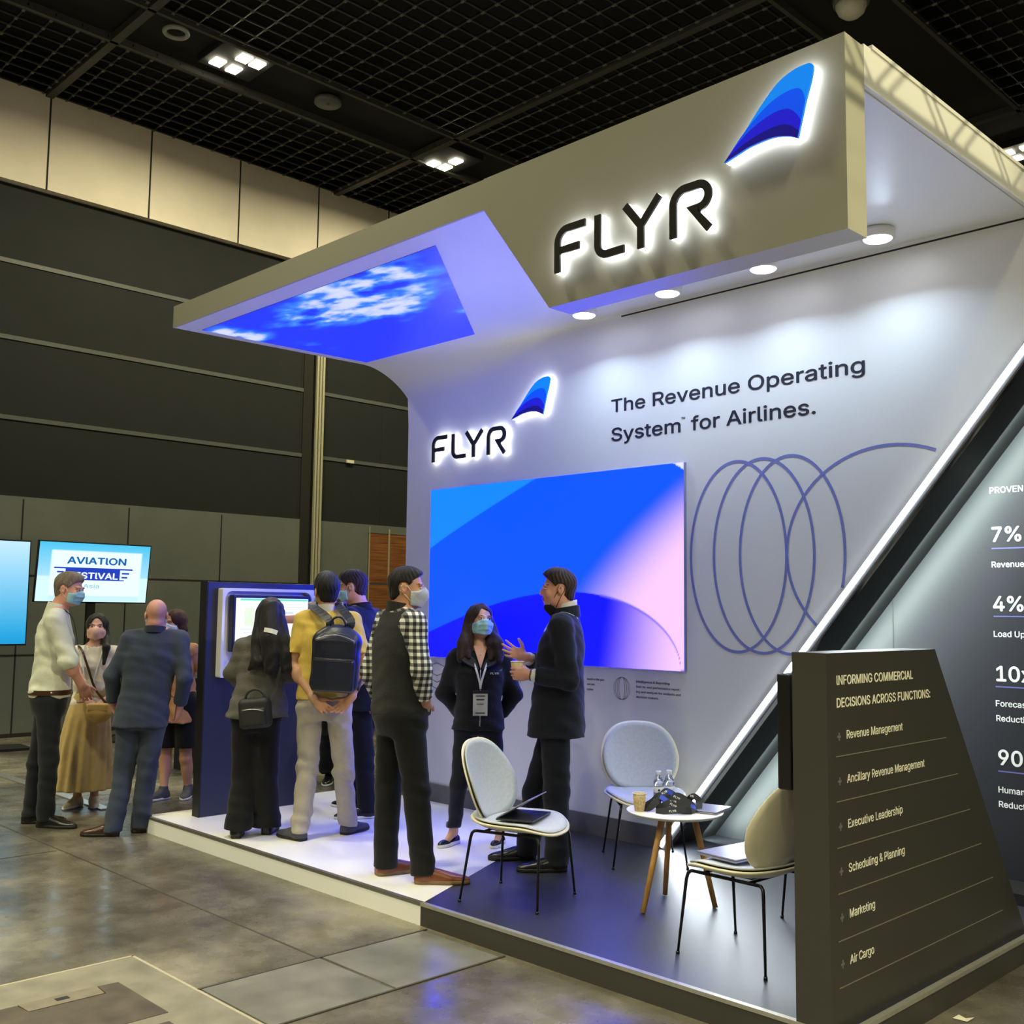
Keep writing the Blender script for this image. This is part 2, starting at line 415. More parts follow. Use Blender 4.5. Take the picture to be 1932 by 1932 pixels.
for y in ys:
    for a, b in segs: qbox(V, F, (a, y-0.008, CEIL_Z), (b, y+0.008, CEIL_Z+0.03))
for x in xs:
    if not intr(x): qbox(V, F, (x-0.005, 1.0, CEIL_Z+0.01), (x+0.005, 21.0, CEIL_Z+0.045))
np_mesh('mesh_bars', np.array(V), np.array(F), M_MESH, ceil)
V = []; F = []
for y in ys:
    for x in xs:
        if not intr(x): qbox(V, F, (x-0.028, y-0.017, CEIL_Z-0.006), (x+0.028, y+0.017, CEIL_Z+0.02))
np_mesh('mesh_nodes', np.array(V), np.array(F), M_NODE, ceil)
bl = []
for a, b in TR:
    bl += [((a-0.05, -9, CEIL_Z-0.03), (a, 24, CEIL_Z+0.06)), ((b, -9, CEIL_Z-0.03), (b+0.05, 24, CEIL_Z+0.06))]
for y in (0.5, 5.05, 9.62, 14.2, 18.8): bl.append(((-14, y-0.05, CEIL_Z-0.03), (4, y+0.05, CEIL_Z+0.06)))

boxes('frame_beams', bl, M_BEAM, ceil)
boxes('service_trough', [((a, -9, CEIL_Z+0.10), (b, 24, CEIL_Z+0.14)) for a, b in TR], M_VOID, ceil)
# ceiling lamp clusters
M_LAMP = emit('lamp_diffuser', (1.0, 0.93, 0.66, 1), 28.0)
def ceiling_light(loc, lab, lamps):
    t = thing('ceiling_light', lab, 'ceiling light', loc, 0, 'lamp clusters in the ceiling troughs')
    box('housing', (-0.36, -0.36, 0.0), (0.36, 0.36, 0.09), M_VOID, t, bevel=0.01)
    for (x, y) in lamps:
        l = box('lamp', (x-0.088, y-0.072, -0.03), (x+0.088, y+0.072, -0.008), M_LAMP, t)
    area_light('hall_lamp_light', (0, 0, -0.06), 0.5, HALL_W*1.45, HALL_COL, spread=math.radians(170), parent=t)
    return t
ceiling_light((-11.33, 6.34, CEIL_Z), 'cluster of four lit square lamps in the ceiling, nearest the upper left', [(-0.15, -0.19), (-0.17, 0.04), (0.16, -0.01), (0.15, 0.18)])
ceiling_light((-11.62, 10.05, CEIL_Z), 'cluster of three lit square lamps in the ceiling above the canopy tip', [(-0.22, -0.12), (-0.2, 0.09), (0.08, 0.06)])
ceiling_light((-5.45, 15.65, CEIL_Z), 'lit lamp cluster at the right edge behind the canopy fascia', [(-0.1, 0.08), (0.16, 0.12), (-0.12, -0.2), (0.16, -0.2)])
M_SPK = mat('speaker_grey', rgb(96, 97, 98), 0.5)
sp = thing('ceiling_speaker', 'round grey speaker disc in the black ceiling trough between two lamp clusters', 'speaker', (-11.45, 7.75, CEIL_Z))
lathe('speaker_grille', [(0.17, 0.0), (0.18, 0.01), (0.18, 0.06)], M_SPK, sp); lathe('speaker_cone', [(0.02, -0.012), (0.03, 0.002)], M_NODE, sp, n=16)
sp = thing('ceiling_fitting', 'round ring fitting in the ceiling trough at the upper left', 'fitting', (-11.25, 5.48, CEIL_Z))
tube('ring', [(0.13*math.cos(a), 0.13*math.sin(a), 0) for a in np.linspace(0, 2*math.pi, 28, endpoint=False)], 0.028, mat('pale_ring', rgb(150, 150, 148), 0.5), sp, closed=True)
lathe('ring_center', [(0.05, 0.02), (0.06, 0.05)], M_BLACK, sp, n=20)
sp = thing('dome_detector', 'white dome fitting on the black ceiling at the top edge', 'detector', (-5.34, 10.40, CEIL_Z))
lathe('dome', [(0.02, -0.17), (0.09, -0.155), (0.14, -0.11), (0.165, -0.05), (0.17, 0.0)], mat('dome_white', rgb(205, 200, 188), 0.4), sp); lathe('base_ring', [(0.19, -0.02), (0.2, 0.02), (0.2, 0.05)], M_NODE, sp)

# floor details: trench cover strip, access hatch, joints
M_JOINT = mat('floor_joint', rgb(62, 56, 46), 0.7)
M_COVER = mat('grey_trench_cover', rgb(112, 111, 104), 0.3, noise=0.22, scale=5)
M_PLATE = mat('hatch_plate', rgb(74, 66, 56), 0.45, noise=0.3, scale=9)
tc_ = thing('trench_cover', 'smooth grey floor trench cover running along the platform front', 'floor cover', (0, 0, 0))
for a, b in ((2.412, 3.02), (3.04, 3.66)):
    box('cover_slab', (-4.33, a, 0.0005), (-3.77, b, 0.004), M_COVER, tc_)
jl = [((-4.345, 2.40, 0.0003), (-4.333, 3.69, 0.0055)), ((-3.767, 2.40, 0.0003), (-3.755, 3.69, 0.0055)), ((-12, 3.02, 0.0002), (-4.345, 3.03, 0.0022)), ((-3.55, 2.395, 0.0002), (0, 2.405, 0.0022)), ((-7.4, -2, 0.0002), (-7.39, 3.0, 0.0022))]
tagp(boxes('trim_1', jl, M_JOINT), kind='structure')
ht = thing('access_hatch', 'square floor access hatch with dark recessed plates at lower left', 'floor hatch', (0, 0, 0))
def plan(px): return [tuple(onz(a, b, 0.0)[:2]) for a, b in px]
R4 = lambda x0, x1, y0, y1: [(x0, y0), (x1, y0), (x1, y1), (x0, y1)]
prism('hatch_frame', R4(-4.96, -3.56, 0.9, 2.395), fxy(), 0.0005, 0.0025, mat('hatch_concrete', rgb(122, 117, 103), 0.4, noise=0.22, scale=7), ht)
boxes('frame_seam', [((-4.965, 0.9, 0.0005), (-4.950, 2.40, 0.0032)), ((-4.96, 2.388, 0.0005), (-3.56, 2.402, 0.0032))], mat('hatch_seam', rgb(158, 150, 128), 0.6), ht)
prism('hatch_plate', [(-4.665, 1.0), (-4.18, 1.0), (-4.18, 2.183), (-4.655, 2.188), (-4.665, 2.10), (-4.555, 2.09), (-4.56, 1.77), (-4.665, 1.76)], fxy(), 0.0025, 0.0045, M_PLATE, ht)
prism('lifting_plate', [(-4.668, 1.765), (-4.565, 1.772), (-4.56, 2.085), (-4.668, 2.095)], fxy(), 0.0026, 0.006, mat('hatch_inset', rgb(112, 104, 90), 0.45, noise=0.25, scale=9), ht)
prism('lifting_hole', R4(-4.635, -4.60, 1.90, 1.955), fxy(), 0.006, 0.0066, M_BLACK, ht)
prism('hatch_plate', R4(-4.09, -3.70, 1.0, 2.14), fxy(), 0.0025, 0.0045, M_PLATE, ht)
tagp(box('trunking_strip', (-11.6, 3.83, 0.0005), (-8.6, 3.92, 0.012), mat('steel_strip', rgb(190, 186, 178), 0.3, metal=0.8)), 'thin bright metal strip set along the concrete floor at left', 'floor strip')
lp = tagp(mesh_obj('paper_scrap', [(-1.97, 4.50, 0.003), (-1.91, 4.50, 0.004), (-1.90, 4.55, 0.012), (-1.93, 4.535, 0.004), (-1.965, 4.55, 0.006)], [(0, 1, 2, 3, 4)], mat('white_paper', rgb(225, 220, 200), 0.8)), 'small pale paper scrap on the olive floor at lower right', 'paper')
lp.location = (0.02, 0, 0)
# ================================================================== the exhibition stand
PZ = 0.115
FY = 3.715          # front edge of the platform and canopy
RXE = -2.007        # right edge
LXE = -7.60         # left edge of the platform
BY = 5.72           # face of the white back wall
DY = 6.34           # face of the dark statistics wall
M_WHITE = mat('white_laminate', rgb(236, 236, 236), 0.38, noise=0.015, scale=2)
M_WGLOSS = mat('white_gloss_soffit', rgb(236, 236, 238), 0.16, noise=0.01, scale=2)
M_WFLOOR = mat('white_floor_vinyl', rgb(240, 238, 236), 0.30, noise=0.02, scale=3)
M_BFLOOR = mat('black_floor_vinyl', rgb(34, 35, 43), 0.42, spec=1.0, noise=0.05, scale=4, bump=0.02, bscale=400)
M_BWALL = mat('black_laminate', rgb(31, 32, 39), 0.50, noise=0.03, scale=3)
M_BSIGN = mat('charcoal_laminate', rgb(60, 58, 55), 0.42, noise=0.03, scale=3)
M_HEAD = mat('dimmed_white_laminate', rgb(180, 179, 168), 0.45, noise=0.015, scale=2)  # white laminate of the header faces, colour darkened for the weaker light there
M_SKIRT = mat('grey_skirting', rgb(104, 104, 106), 0.5)
M_TRIM = mat('aluminium_trim', rgb(178, 176, 168), 0.35, metal=0.55)
M_TRIMD = mat('dull_aluminium_trim', rgb(120, 117, 108), 0.4, metal=0.5)

pf = thing('stand_platform', 'low stand platform, white vinyl at left and black at right', 'platform', (0, 0, 0))
A = onz(800.8, 1701.6, PZ); B = onz(941.5, 1620.6, PZ)
sl = (B[0]-A[0])/(B[1]-A[1])
dx = lambda y: A[0]+sl*(y-A[1])
fx = A[0]+sl*(FY+0.02-A[1])
box('base', (LXE+0.01, FY+0.012, 0.0), (RXE-0.01, DY+0.9, PZ-0.012), M_BLACK, pf)
prism('white_floor', [(LXE, FY+0.02), (dx(FY+0.02), FY+0.02), (dx(DY), DY), (LXE, DY)], fxy(), PZ-0.012, PZ, M_WFLOOR, pf)
prism('black_floor', [(dx(FY+0.02)+0.001, FY+0.02), (RXE-0.02, FY+0.02), (RXE-0.02, DY+0.9), (dx(DY)+0.001, DY+0.9), (dx(DY)+0.001, DY)], fxy(), PZ-0.012, PZ, M_BFLOOR, pf)
box('white_front_fascia', (LXE, FY, 0.0), (fx, FY+0.012, PZ-0.014), M_WHITE, pf)
box('black_front_fascia', (fx, FY, 0.0), (RXE, FY+0.012, PZ-0.014), M_BSIGN, pf)
box('black_side_fascia', (RXE-0.012, FY+0.012, 0.0), (RXE, DY+0.9, PZ-0.014), M_BSIGN, pf)
box('white_side_fascia', (LXE, FY+0.012, 0.0), (LXE+0.012, DY, PZ-0.014), M_WHITE, pf)
box('grey_edge_trim', (LXE-0.002, FY-0.003, PZ-0.014), (fx, FY+0.024, PZ+0.003), M_TRIMD, pf)
box('silver_edge_trim', (fx, FY-0.003, PZ-0.014), (RXE+0.003, FY+0.024, PZ+0.003), M_TRIM, pf)
box('side_edge_trim', (RXE-0.024, FY+0.024, PZ-0.014), (RXE+0.003, DY+0.9, PZ+0.003), M_TRIM, pf)

# canopy and back wall: one bent white ribbon with a header board at the front
st = thing('stand_canopy', 'white back wall curving up into an overhanging canopy with header board', 'exhibition stand', (0, 0, 0))
CZ = 3.76; CT = 3.925
LEDX = lambda z: -4.385+(z-0.115)*(2.38/2.922)       # diagonal right edge of the white wall
SZ = 0.252                                           # top of the plinth
def left_x(y, z):
    if y <= 5.45: return -7.445+0.085*(y-3.70)/1.75
    t = min(1, max(0, (CZ-z)/0.31)); return -7.36+0.27*t
def rad(x):
    t = min(1, max(0, (-5.0-x)/1.6)); t = t*t*(3-2*t)
    return 0.035+0.255*t
# inner surface: u along x, profile along the soffit, round the cove and down the wall
def inner():
    V = []; F = []
    prof = []
    NU = 40; na = 12
    def point(u, k):
        x0 = -7.09; xr = -1.93
        return None
    rows = []
    kinds = [('s', t) for t in np.linspace(0, 1, 10)]+[('c', a) for a in np.linspace(0, 1, na)[1:]]+[('w', t) for t in np.linspace(0, 1, 14)[1:]]
    for kind, t in kinds:
        row = []
        for i in range(NU+1):
            s = i/NU
            xg = -7.3+5.37*s; r = rad(xg)
            if kind == 's': y = FY+(BY-r-FY)*t; z = CZ
            elif kind == 'c': a = t*math.pi/2; y = BY-r+r*math.sin(a); z = CZ-r+r*math.cos(a)
            else: y = BY; z = CZ-r+(SZ-CZ+r)*t
            xl = left_x(y, z)
            xr = -1.95 if (kind != 'w') else min(-1.95, LEDX(z))
            if kind == 'c': xr = -1.95
            row.append((xl+(xr-xl)*s, y, z))
        rows.append(row)
    for row in rows: V += row
    n = NU+1
    for k in range(len(rows)-1):
        for i in range(NU): F.append((k*n+i, k*n+i+1, (k+1)*n+i+1, (k+1)*n+i))
    return V, F, rows
V, F, rows = inner()
me_in = mesh_obj('back_wall', V, F, M_WHITE, st, smooth=True)
def solid(o, t):
    md = o.modifiers.new('s', 'SOLIDIFY'); md.thickness = t; md.offset = -1 if t > 0 else 1
    bpy.context.view_layer.update()
    me = bpy.data.meshes.new_from_object(o.evaluated_get(bpy.context.evaluated_depsgraph_get()))
    o.modifiers.clear(); o.data = me
# give it thickness away from the viewer
bm = bmesh.new(); bm.from_mesh(me_in.data)
bmesh.ops.recalc_face_normals(bm, faces=bm.faces[:])
up = sum((f.normal for f in bm.faces if f.calc_center_median().z > CZ-0.01), Vector())
if up.z > 0: bmesh.ops.reverse_faces(bm, faces=bm.faces[:])
bm.to_mesh(me_in.data); bm.free()
solid(me_in, 0.14)
for p in me_in.data.polygons: p.use_smooth = True
try: me_in.data.set_sharp_from_angle(angle=0.6)
except Exception: pass
# slab edges of the canopy
prism('canopy_slab', [(-7.445, FY+0.004), (-1.945, FY+0.004), (-1.945, BY), (-7.365, BY-0.3)], fxy(), CZ+0.139, CT, M_WHITE, st)
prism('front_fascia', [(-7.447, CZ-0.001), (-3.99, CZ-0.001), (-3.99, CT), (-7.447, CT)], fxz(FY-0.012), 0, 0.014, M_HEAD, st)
prism('side_fascia', [(FY+0.137, CZ+0.005), (DY+0.9, CZ+0.005), (DY+0.9, CT+0.012), (FY+0.137, CT+0.012)], fyz(-1.95), 0, 0.022, M_WHITE, st)
prism('left_fascia', [(-7.449, FY), (-7.362, BY-0.28), (-7.358, BY-0.28), (-7.444, FY)], fxy(), CZ+0.001, CT, M_WHITE, st)
box('fascia_lip', (-1.965, FY+0.20, CT+0.012), (-1.922, DY+0.9, CT+0.03), M_WHITE, st)
box('rear_slab', (-5.6, BY+0.02, CZ), (-1.945, DY+0.9, CT), M_WHITE, st)
# header board
HB = 3.132
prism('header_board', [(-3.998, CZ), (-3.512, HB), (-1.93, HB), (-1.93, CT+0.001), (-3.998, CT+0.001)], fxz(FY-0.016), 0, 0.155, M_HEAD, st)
box('ceiling_seam', (-4.7, BY-0.03, CZ-0.034), (-1.96, BY-0.022, CZ-0.026), M_GAP, st)
# plinth
prism('plinth', [(-7.13, PZ), (LEDX(0.115), PZ), (LEDX(SZ), SZ), (-7.13, SZ)], fxz(BY-0.02), 0, 0.16, M_SKIRT, st)
# reveal behind the diagonal edge and the dark wall beyond
prism('diagonal_reveal', [(LEDX(PZ), PZ), (LEDX(3.10), 3.10), (LEDX(3.10), CZ), (LEDX(3.10)-0.05, CZ), (LEDX(3.1)-0.05, 3.1), (LEDX(PZ)-0.05, PZ)], fxz(BY+0.02), 0, DY-BY, mat('matte_black_reveal', rgb(17, 18, 22), 0.65), st)
dw = thing('statistics_panel', 'dark wall of white percentage figures behind the diagonal light strip', 'wall panel', (0, 0, 0))
box('panel', (-5.6, DY, PZ), (-0.4, DY+0.08, 3.9), M_BWALL, dw)
boxes('panel_seam', [((-3.06, DY-0.001, PZ), (-3.052, DY+0.003, 3.75))], M_BLACK, dw)
box('foot_plinth', (-2.75, DY-0.30, PZ), (-0.4, DY, PZ+0.06), M_BLACK, dw)
M_TXW = mat('white_lettering', rgb(238, 240, 240), 0.5)
M_RULE = mat('violet_rule', rgb(104, 108, 176), 0.5)
SX = -2.445
ty = DY-0.0015
for s, z, h, w in (('PROVEN', 2.368, 0.050, 0.006), ('7%', 2.085, 0.118, 0.012), ('Revenue', 1.935, 0.047, 0.010), ('4%', 1.683, 0.118, 0.012), ('Load Uplift', 1.534, 0.047, 0.010),
                ('10x', 1.282, 0.118, 0.012), ('Forecast', 1.137, 0.047, 0.010), ('Reduction', 1.053, 0.047, 0.010), ('90%', 0.808, 0.118, 0.012), ('Human', 0.651, 0.047, 0.010), ('Reduction', 0.570, 0.047, 0.010)):
    text_mesh('lettering', s, h, (SX-0.005, ty, z), M_TXW, dw, weight=w*2.0)
for z in (2.045, 1.652, 1.249, 0.771): box('rule', (SX, ty-0.001, z-0.004), (SX+1.2, ty+0.001, z+0.003), M_RULE, dw)

# LED strip along the diagonal
M_LED = emit('led_white', (0.86, 0.95, 1.0, 1), 22.0)
ld = thing('led_strip', 'bright diagonal white light strip along the edge of the white wall', 'light strip', (LEDX(PZ+0.02), BY-0.012, PZ+0.02))
zt = 3.10
dxl, dzl = LEDX(zt)-LEDX(PZ+0.02), zt-PZ-0.02
nrm = Vector((dzl, 0, -dxl)).normalized()
def dq(o0, o1, y0, y1, name, m):
    p = [(nrm.x*o0, nrm.z*o0), (nrm.x*o1, nrm.z*o1), (dxl+nrm.x*o1, dzl+nrm.z*o1), (dxl+nrm.x*o0, dzl+nrm.z*o0)]
    return prism(name, p, fxz(0.0), y0, y1, m, ld)
dq(-0.018, 0.036, -0.010, 0.012, 'profile', mat('grey_profile', rgb(136, 138, 144), 0.5))
dq(-0.013, 0.017, -0.014, -0.009, 'front_diffuser', M_LED)
L = math.hypot(dxl, dzl)
ang = math.atan2(dzl, dxl)
# the strip's own light, thrown sideways into the recess
lo = area_light('led_strip_light', (dxl/2+nrm.x*0.032, 0.03, dzl/2+nrm.z*0.032), L*0.98, 45, (0.86, 0.95, 1.0), shape='RECTANGLE', size_y=0.03, parent=ld)
X = Vector((dxl, 0, dzl)).normalized(); Zl = -Vector((nrm.x*0.95, 0.1, nrm.z*0.95)).normalized(); Yl = Zl.cross(X).normalized(); Zl = X.cross(Yl)
lo.rotation_euler = Matrix((X, Yl, Zl)).transposed().to_euler()

lb_ = area_light('led_strip_light', (dxl/2+nrm.x*0.03, DY-BY-0.19, dzl/2+nrm.z*0.03), L*0.98, 32, (0.82, 1.0, 0.90), shape='RECTANGLE', size_y=0.03, parent=ld)
Zl = -Vector((nrm.x*0.30, 0.95, nrm.z*0.30)).normalized(); Yl = Zl.cross(X).normalized(); Zl = X.cross(Yl)
lb_.rotation_euler = Matrix((X, Yl, Zl)).transposed().to_euler()
# four downlights
M_DL = emit('downlight_disc', (0.93, 0.96, 1.0, 1), 14.0)
names = ['round lit downlight in the canopy soffit, first from the slanted header end', 'round lit downlight in the canopy soffit, second from the slanted header end', 'round lit downlight in the canopy soffit, third from the slanted header end', 'round lit downlight in the canopy soffit just right of the header board end']
for i, q in enumerate([(1102, 597), (1259, 556), (1440, 510), (1656, 453)]):
    p = ony(q[0], q[1], 5.40); dz_ = CZ-p[2]
    t = thing('downlight', names[i], 'downlight', (p[0], p[1], p[2]+0.03), 0, 'downlights in the canopy soffit')
    lathe('bezel', [(0.060, -0.028), (0.092, -0.022), (0.092, dz_-0.034), (0.04, dz_-0.03)], M_WHITE, t)
    lathe('lamp', [(0.07, -0.031), (0.078, -0.024), (0.078, -0.02)], M_DL, t)
    area_light('downlight_light', (0, 0, -0.036), 0.13, 14.5, BOOTH_COL, rot=(math.radians(-25), 0, 0), spread=math.radians(160), shape='DISK', parent=t)

# ceiling screen with a blue sky
M_SKY = emit_attr('sky_screen_image', 1.0)
sc_ = thing('ceiling_screen', 'ceiling screen showing blue sky with white clouds under the canopy', 'screen', (-6.0, 4.6, CZ))
SQ = [(-7.34, 3.885), (-4.60, 3.885), (-5.90, 5.39), (-7.27, 5.39)]
prism('screen_housing', [(a+6.0, b-4.6) for (a, b) in SQ], fxy(), -0.002, 0.0, mat('screen_edge_blue', rgb(40, 60, 150), 0.4), sc_)
def sky_pos(u, v):
    x = (SQ[0][0]*(1-u)+SQ[1][0]*u)*(1-v)+(SQ[3][0]*(1-u)+SQ[2][0]*u)*v+6.0
    y = SQ[0][1]+(SQ[2][1]-SQ[0][1])*v-4.6
    return x, y, np.full_like(u, -0.0025)
def sky_col(u, v):
    x, y, _ = sky_pos(u, v); x = x-6.0; y = y+4.6
    n = fbm(x*2.2+3, y*4.2, 6, 3); n2 = fbm(x*6, y*10+9, 4, 11)
    # cloud banks: a long one across the middle from the front edge, one in the front left corner
    g = lambda cx, cy, sx, sy: np.exp(-((x-cx)/sx)**2-((y-cy)/sy)**2)
    m = 1.15*g(-5.45, 4.0, 0.65, 0.42)+1.0*g(-6.35, 4.25, 0.55, 0.28)+0.75*g(-5.75, 4.62, 0.55, 0.25)+1.2*g(-7.3, 4.15, 0.22, 0.33)+0.55*g(-7.1, 4.75, 0.22, 0.25)+.6*g(-5.3,4.9,.3,.12)
    st_ = fbm(x*3.1+y*1.0, y*9.0-x*1.5, 5, 21)
    c = np.clip((m*(0.05+1.15*n)+1.1*(n2-0.5)*m+0.9*(st_-0.5)*m-0.20)*1.35, 0, 1)
    c = c*c*(3-2*c)
    lo_ = np.array([lin(26), lin(54), lin(212)]); mid = np.array([lin(60), lin(140), lin(255)]); hi = np.array([lin(214), lin(222), lin(255)])
    out = []
    for k in range(3):
        a = lo_[k]+(mid[k]-lo_[k])*np.clip(c*2, 0, 1); out.append(a+(hi[k]-a)*np.clip(c*2-1, 0, 1))
    out[2] = out[2]*1.7
    return out
picture('screen', 260, 160, sky_col, sky_pos, M_SKY, sc_)
area_light('ceiling_screen_light', (-0.25, 0.0, -0.03), 1.9, 5, (0.22, 0.36, 1.0), shape='RECTANGLE', size_y=1.3, parent=sc_)

# large LED wall screen
M_VID = emit_attr('video_image', 1.0)
X0, X1, Z0, Z1 = -6.735, -4.165, 1.272, 2.642
vs = thing('video_wall', 'large LED wall screen of blue and pink curved shapes', 'screen', ((X0+X1)/2, BY, Z0))
hw = (X1-X0)/2
box('screen_cabinet', (-hw, -0.03, 0.0), (hw, 0.0, Z1-Z0), mat('screen_edge', rgb(120, 126, 170), 0.4), vs)
area_light('video_wall_light', (0, -0.045, (Z1-Z0)/2), X1-X0, 8, (0.20, 0.36, 1.0), rot=(math.radians(-90), 0, 0), shape='RECTANGLE', size_y=Z1-Z0, parent=vs)
def vid_pos(u, v): return (u*2-1)*hw, np.full_like(u, -0.0315), v*(Z1-Z0)
def vid_col(u, v):
    asp = 1.37/2.57
    y = v*asp
    C = lambda r, g, b: np.array([lin(r), lin(g), lin(b)])
    col_ = [np.zeros_like(u) for _ in range(3)]
    t = np.clip(0.5+(u-(0.63+0.2*v+0.35*v*v))/0.30, 0, 1); t = t*t*(3-2*t)
    base = C(0, 88, 255)[:, None, None]*(1-0.0*u)+0*u
    base = base+(C(20, 120, 255)-C(0, 88, 255))[:, None, None]*np.clip(0.5-v, 0, 1)*np.clip(u, 0, 1)*0.8
    pink = C(255, 208, 232)[:, None, None]
    a = base*(1-t)+pink*t
    # light blue corner, top left
    lb = v-(0.643+0.357*(u/0.47)**0.92)
    k = np.clip(lb*140+0.5, 0, 1); a = a*(1-k)+C(16, 140, 255)[:, None, None]*k
    # deep blue disc rising from the bottom
    d = np.sqrt(((u-0.60)/0.405)**2+((v+0.42)/0.80)**2)
    edge = np.where(u < 0.60, 0.145+0.235*np.clip(np.sin(np.clip(u/0.60, 0, 1)*math.pi/2), 0, 1), 0.38*np.sqrt(np.clip(1-((u-0.60)/0.39)**2, 0, 1)))
    k = np.clip((edge-v)*200+0.5, 0, 1)
    td = np.clip(0.5+(u-(0.85+0.1*v))/0.30, 0, 1); td = td*td*(3-2*td)
    disc = C(2, 14, 255)[:, None, None]*(1-td)+pink*td
    a = a*(1-k)+disc*k
    ring = np.exp(-((edge-v)/0.006)**2)*(u > 0.72); a = a*(1-ring)+C(110, 96, 214)[:, None, None]*ring
    k = ((u-0.97)+(v-0.985)*0.9 > 0.012); a = np.where(k, C(235, 235, 250)[:, None, None], a)
    return [a[0], a[1], np.where(a[2] > 0.55, a[2]*8.0, a[2])]      # the panel's blue is far brighter than the exposure holds
picture('screen', 330, 180, vid_col, vid_pos, M_VID, vs)

# back wall lettering and graphics (flat prints on the wall)
pr = thing('printed_graphic', 'dark headline lettering and violet ring drawing printed on the white wall', 'wall graphic', (0, BY, 0))
M_INK = mat('navy_print', rgb(28, 32, 48), 0.5); M_VIO = mat('violet_print', rgb(128, 136, 208), 0.5); M_GPR = mat('grey_print', rgb(112, 112, 122), 0.5)
text_mesh('lettering', 'The Revenue Operating', 0.130, (-4.818, -0.002, 3.058), M_INK, pr, weight=0.012, width=1.918)
text_mesh('lettering', 'System', 0.130, (-4.818, -0.002, 2.853), M_INK, pr, weight=0.012, width=0.60)
text_mesh('lettering', 'for Airlines.', 0.130, (-4.125, -0.002, 2.853), M_INK, pr, weight=0.012, width=0.912)
text_mesh('lettering', 'TM', 0.022, (-4.205, -0.002, 2.935), M_INK, pr)
def ring(cx, cz, rx, rz, w, m, name, a0=0, a1=2*math.pi, n=72, cut=True, lay=0.0):
    V = []; F = []
    A_ = np.linspace(a0, a1, n+1)
    keep = []
    for a in A_:
        x, z = cx+rx*math.cos(a), cz+rz*math.sin(a)
        keep.append((not cut) or x < LEDX(z)-0.03)
        nx, nz = math.cos(a)*rz, math.sin(a)*rx; l = math.hypot(nx, nz); nx /= l; nz /= l
        for s in (-0.5, 0.5): V.append((x+nx*w*s, -0.0015-lay, z+nz*w*s))
    for i in range(n):
        if keep[i] and keep[i+1]: F.append((2*i, 2*i+1, 2*i+3, 2*i+2))
    o = mesh_obj(name, V, F, m, pr); return o
for cx, cz, rx, rz in ((-3.777, 2.012, 0.353, 0.602), (-3.594, 2.012, 0.357, 0.603), (-3.397, 2.012, 0.358, 0.603), (-2.765, 2.012, 0.656, 0.603)):
    ring(cx, cz, rx, rz, 0.018, M_VIO, 'violet_ring', lay=0.0006*abs(cx+2.7))
for k in range(3):
    dz = -k*0.052
    pts = [(-6.658, 1.222+dz), (-6.487, 1.170+dz), (-6.655, 1.118+dz), (-6.826, 1.170+dz)]
    if k == 0: ps = pts+[pts[0]]
    else: ps = [pts[1], pts[2], pts[3]]
    ribbon('diamond_icon', [(a, -0.001, b) for a, b in ps], (0, -1, 0), 0.006, M_GPR, pr, 0.001)
for rx in (0.026, 0.042, 0.058, 0.072): ring(-4.711+(0.0 if rx < 0.03 else 0), 1.130, rx, 0.076, 0.003, M_GPR, 'oval_icon', cut=False, n=40)
for i, (s, b) in enumerate((('Intelligence & Reporting', 1), ('End-to-end performance report-', 0), ('ing and analysis for analysts and', 0), ('decision makers.', 0))):
    text_mesh('caption', s, 0.020, (-4.588, -0.0015, 1.177-0.034*i), M_GPR, pr, weight=0.02 if b else 0.004, width=(0.28, 0.37, 0.37, 0.19)[i])
for i, s in enumerate(('based on the gen-', 'and net-', 'ization.')): text_mesh('caption', s, 0.020, (-5.03, -0.0015, 1.172-0.036*i), M_GPR, pr, weight=0.004)
text_mesh('caption', 's.', 0.020, (-5.70, -0.0015, 1.115), M_GPR, pr)

# halo lit logo signs
M_FACE = mat('black_letter_face', rgb(44, 42, 44), 0.45)
M_HALO = emit('halo_acrylic', (0.93, 0.96, 1.0, 1), 7.0)
def arc(cx, cz, r, a0, a1, n=15): return [(cx+r*math.cos(a), cz+r*math.sin(a)) for a in np.linspace(math.radians(a0), math.radians(a1), n)]
W_ = 0.215
LET = {
 'F': [[(-3.418, 3.272), (-3.418, 3.415)]+arc(-3.354, 3.415, 0.064, 180, 90)+[(-3.24, 3.479)], [(-3.418, 3.378), (-3.277, 3.378)]],
 'L': [[(-3.163, 3.492), (-3.163, 3.36)]+arc(-3.108, 3.349, 0.055, 180, 270)+[(-3.003, 3.294)]],
 'Y': [[(-2.998, 3.490), (-2.908, 3.378), (-2.908, 3.272)], [(-2.803, 3.490), (-2.908, 3.378)]],
 'R': [[(-2.728, 3.272), (-2.728, 3.415)]+arc(-2.664, 3.415, 0.064, 180, 90)+[(-2.60, 3.479)]+arc(-2.595, 3.427, 0.052, 90, -90)+[(-2.622, 3.375), (-2.54, 3.274)]],
}
TAIL = [(-2.457, 3.531), (-2.392, 3.596), (-2.29, 3.71), (-2.204, 3.788), (-2.132, 3.818), (-2.073, 3.823), (-2.05, 3.817), (-2.041, 3.798), (-2.051, 3.748), (-2.076, 3.67), (-2.113, 3.53), (-2.159, 3.552), (-2.231, 3.568), (-2.329, 3.563), (-2.393, 3.548)]
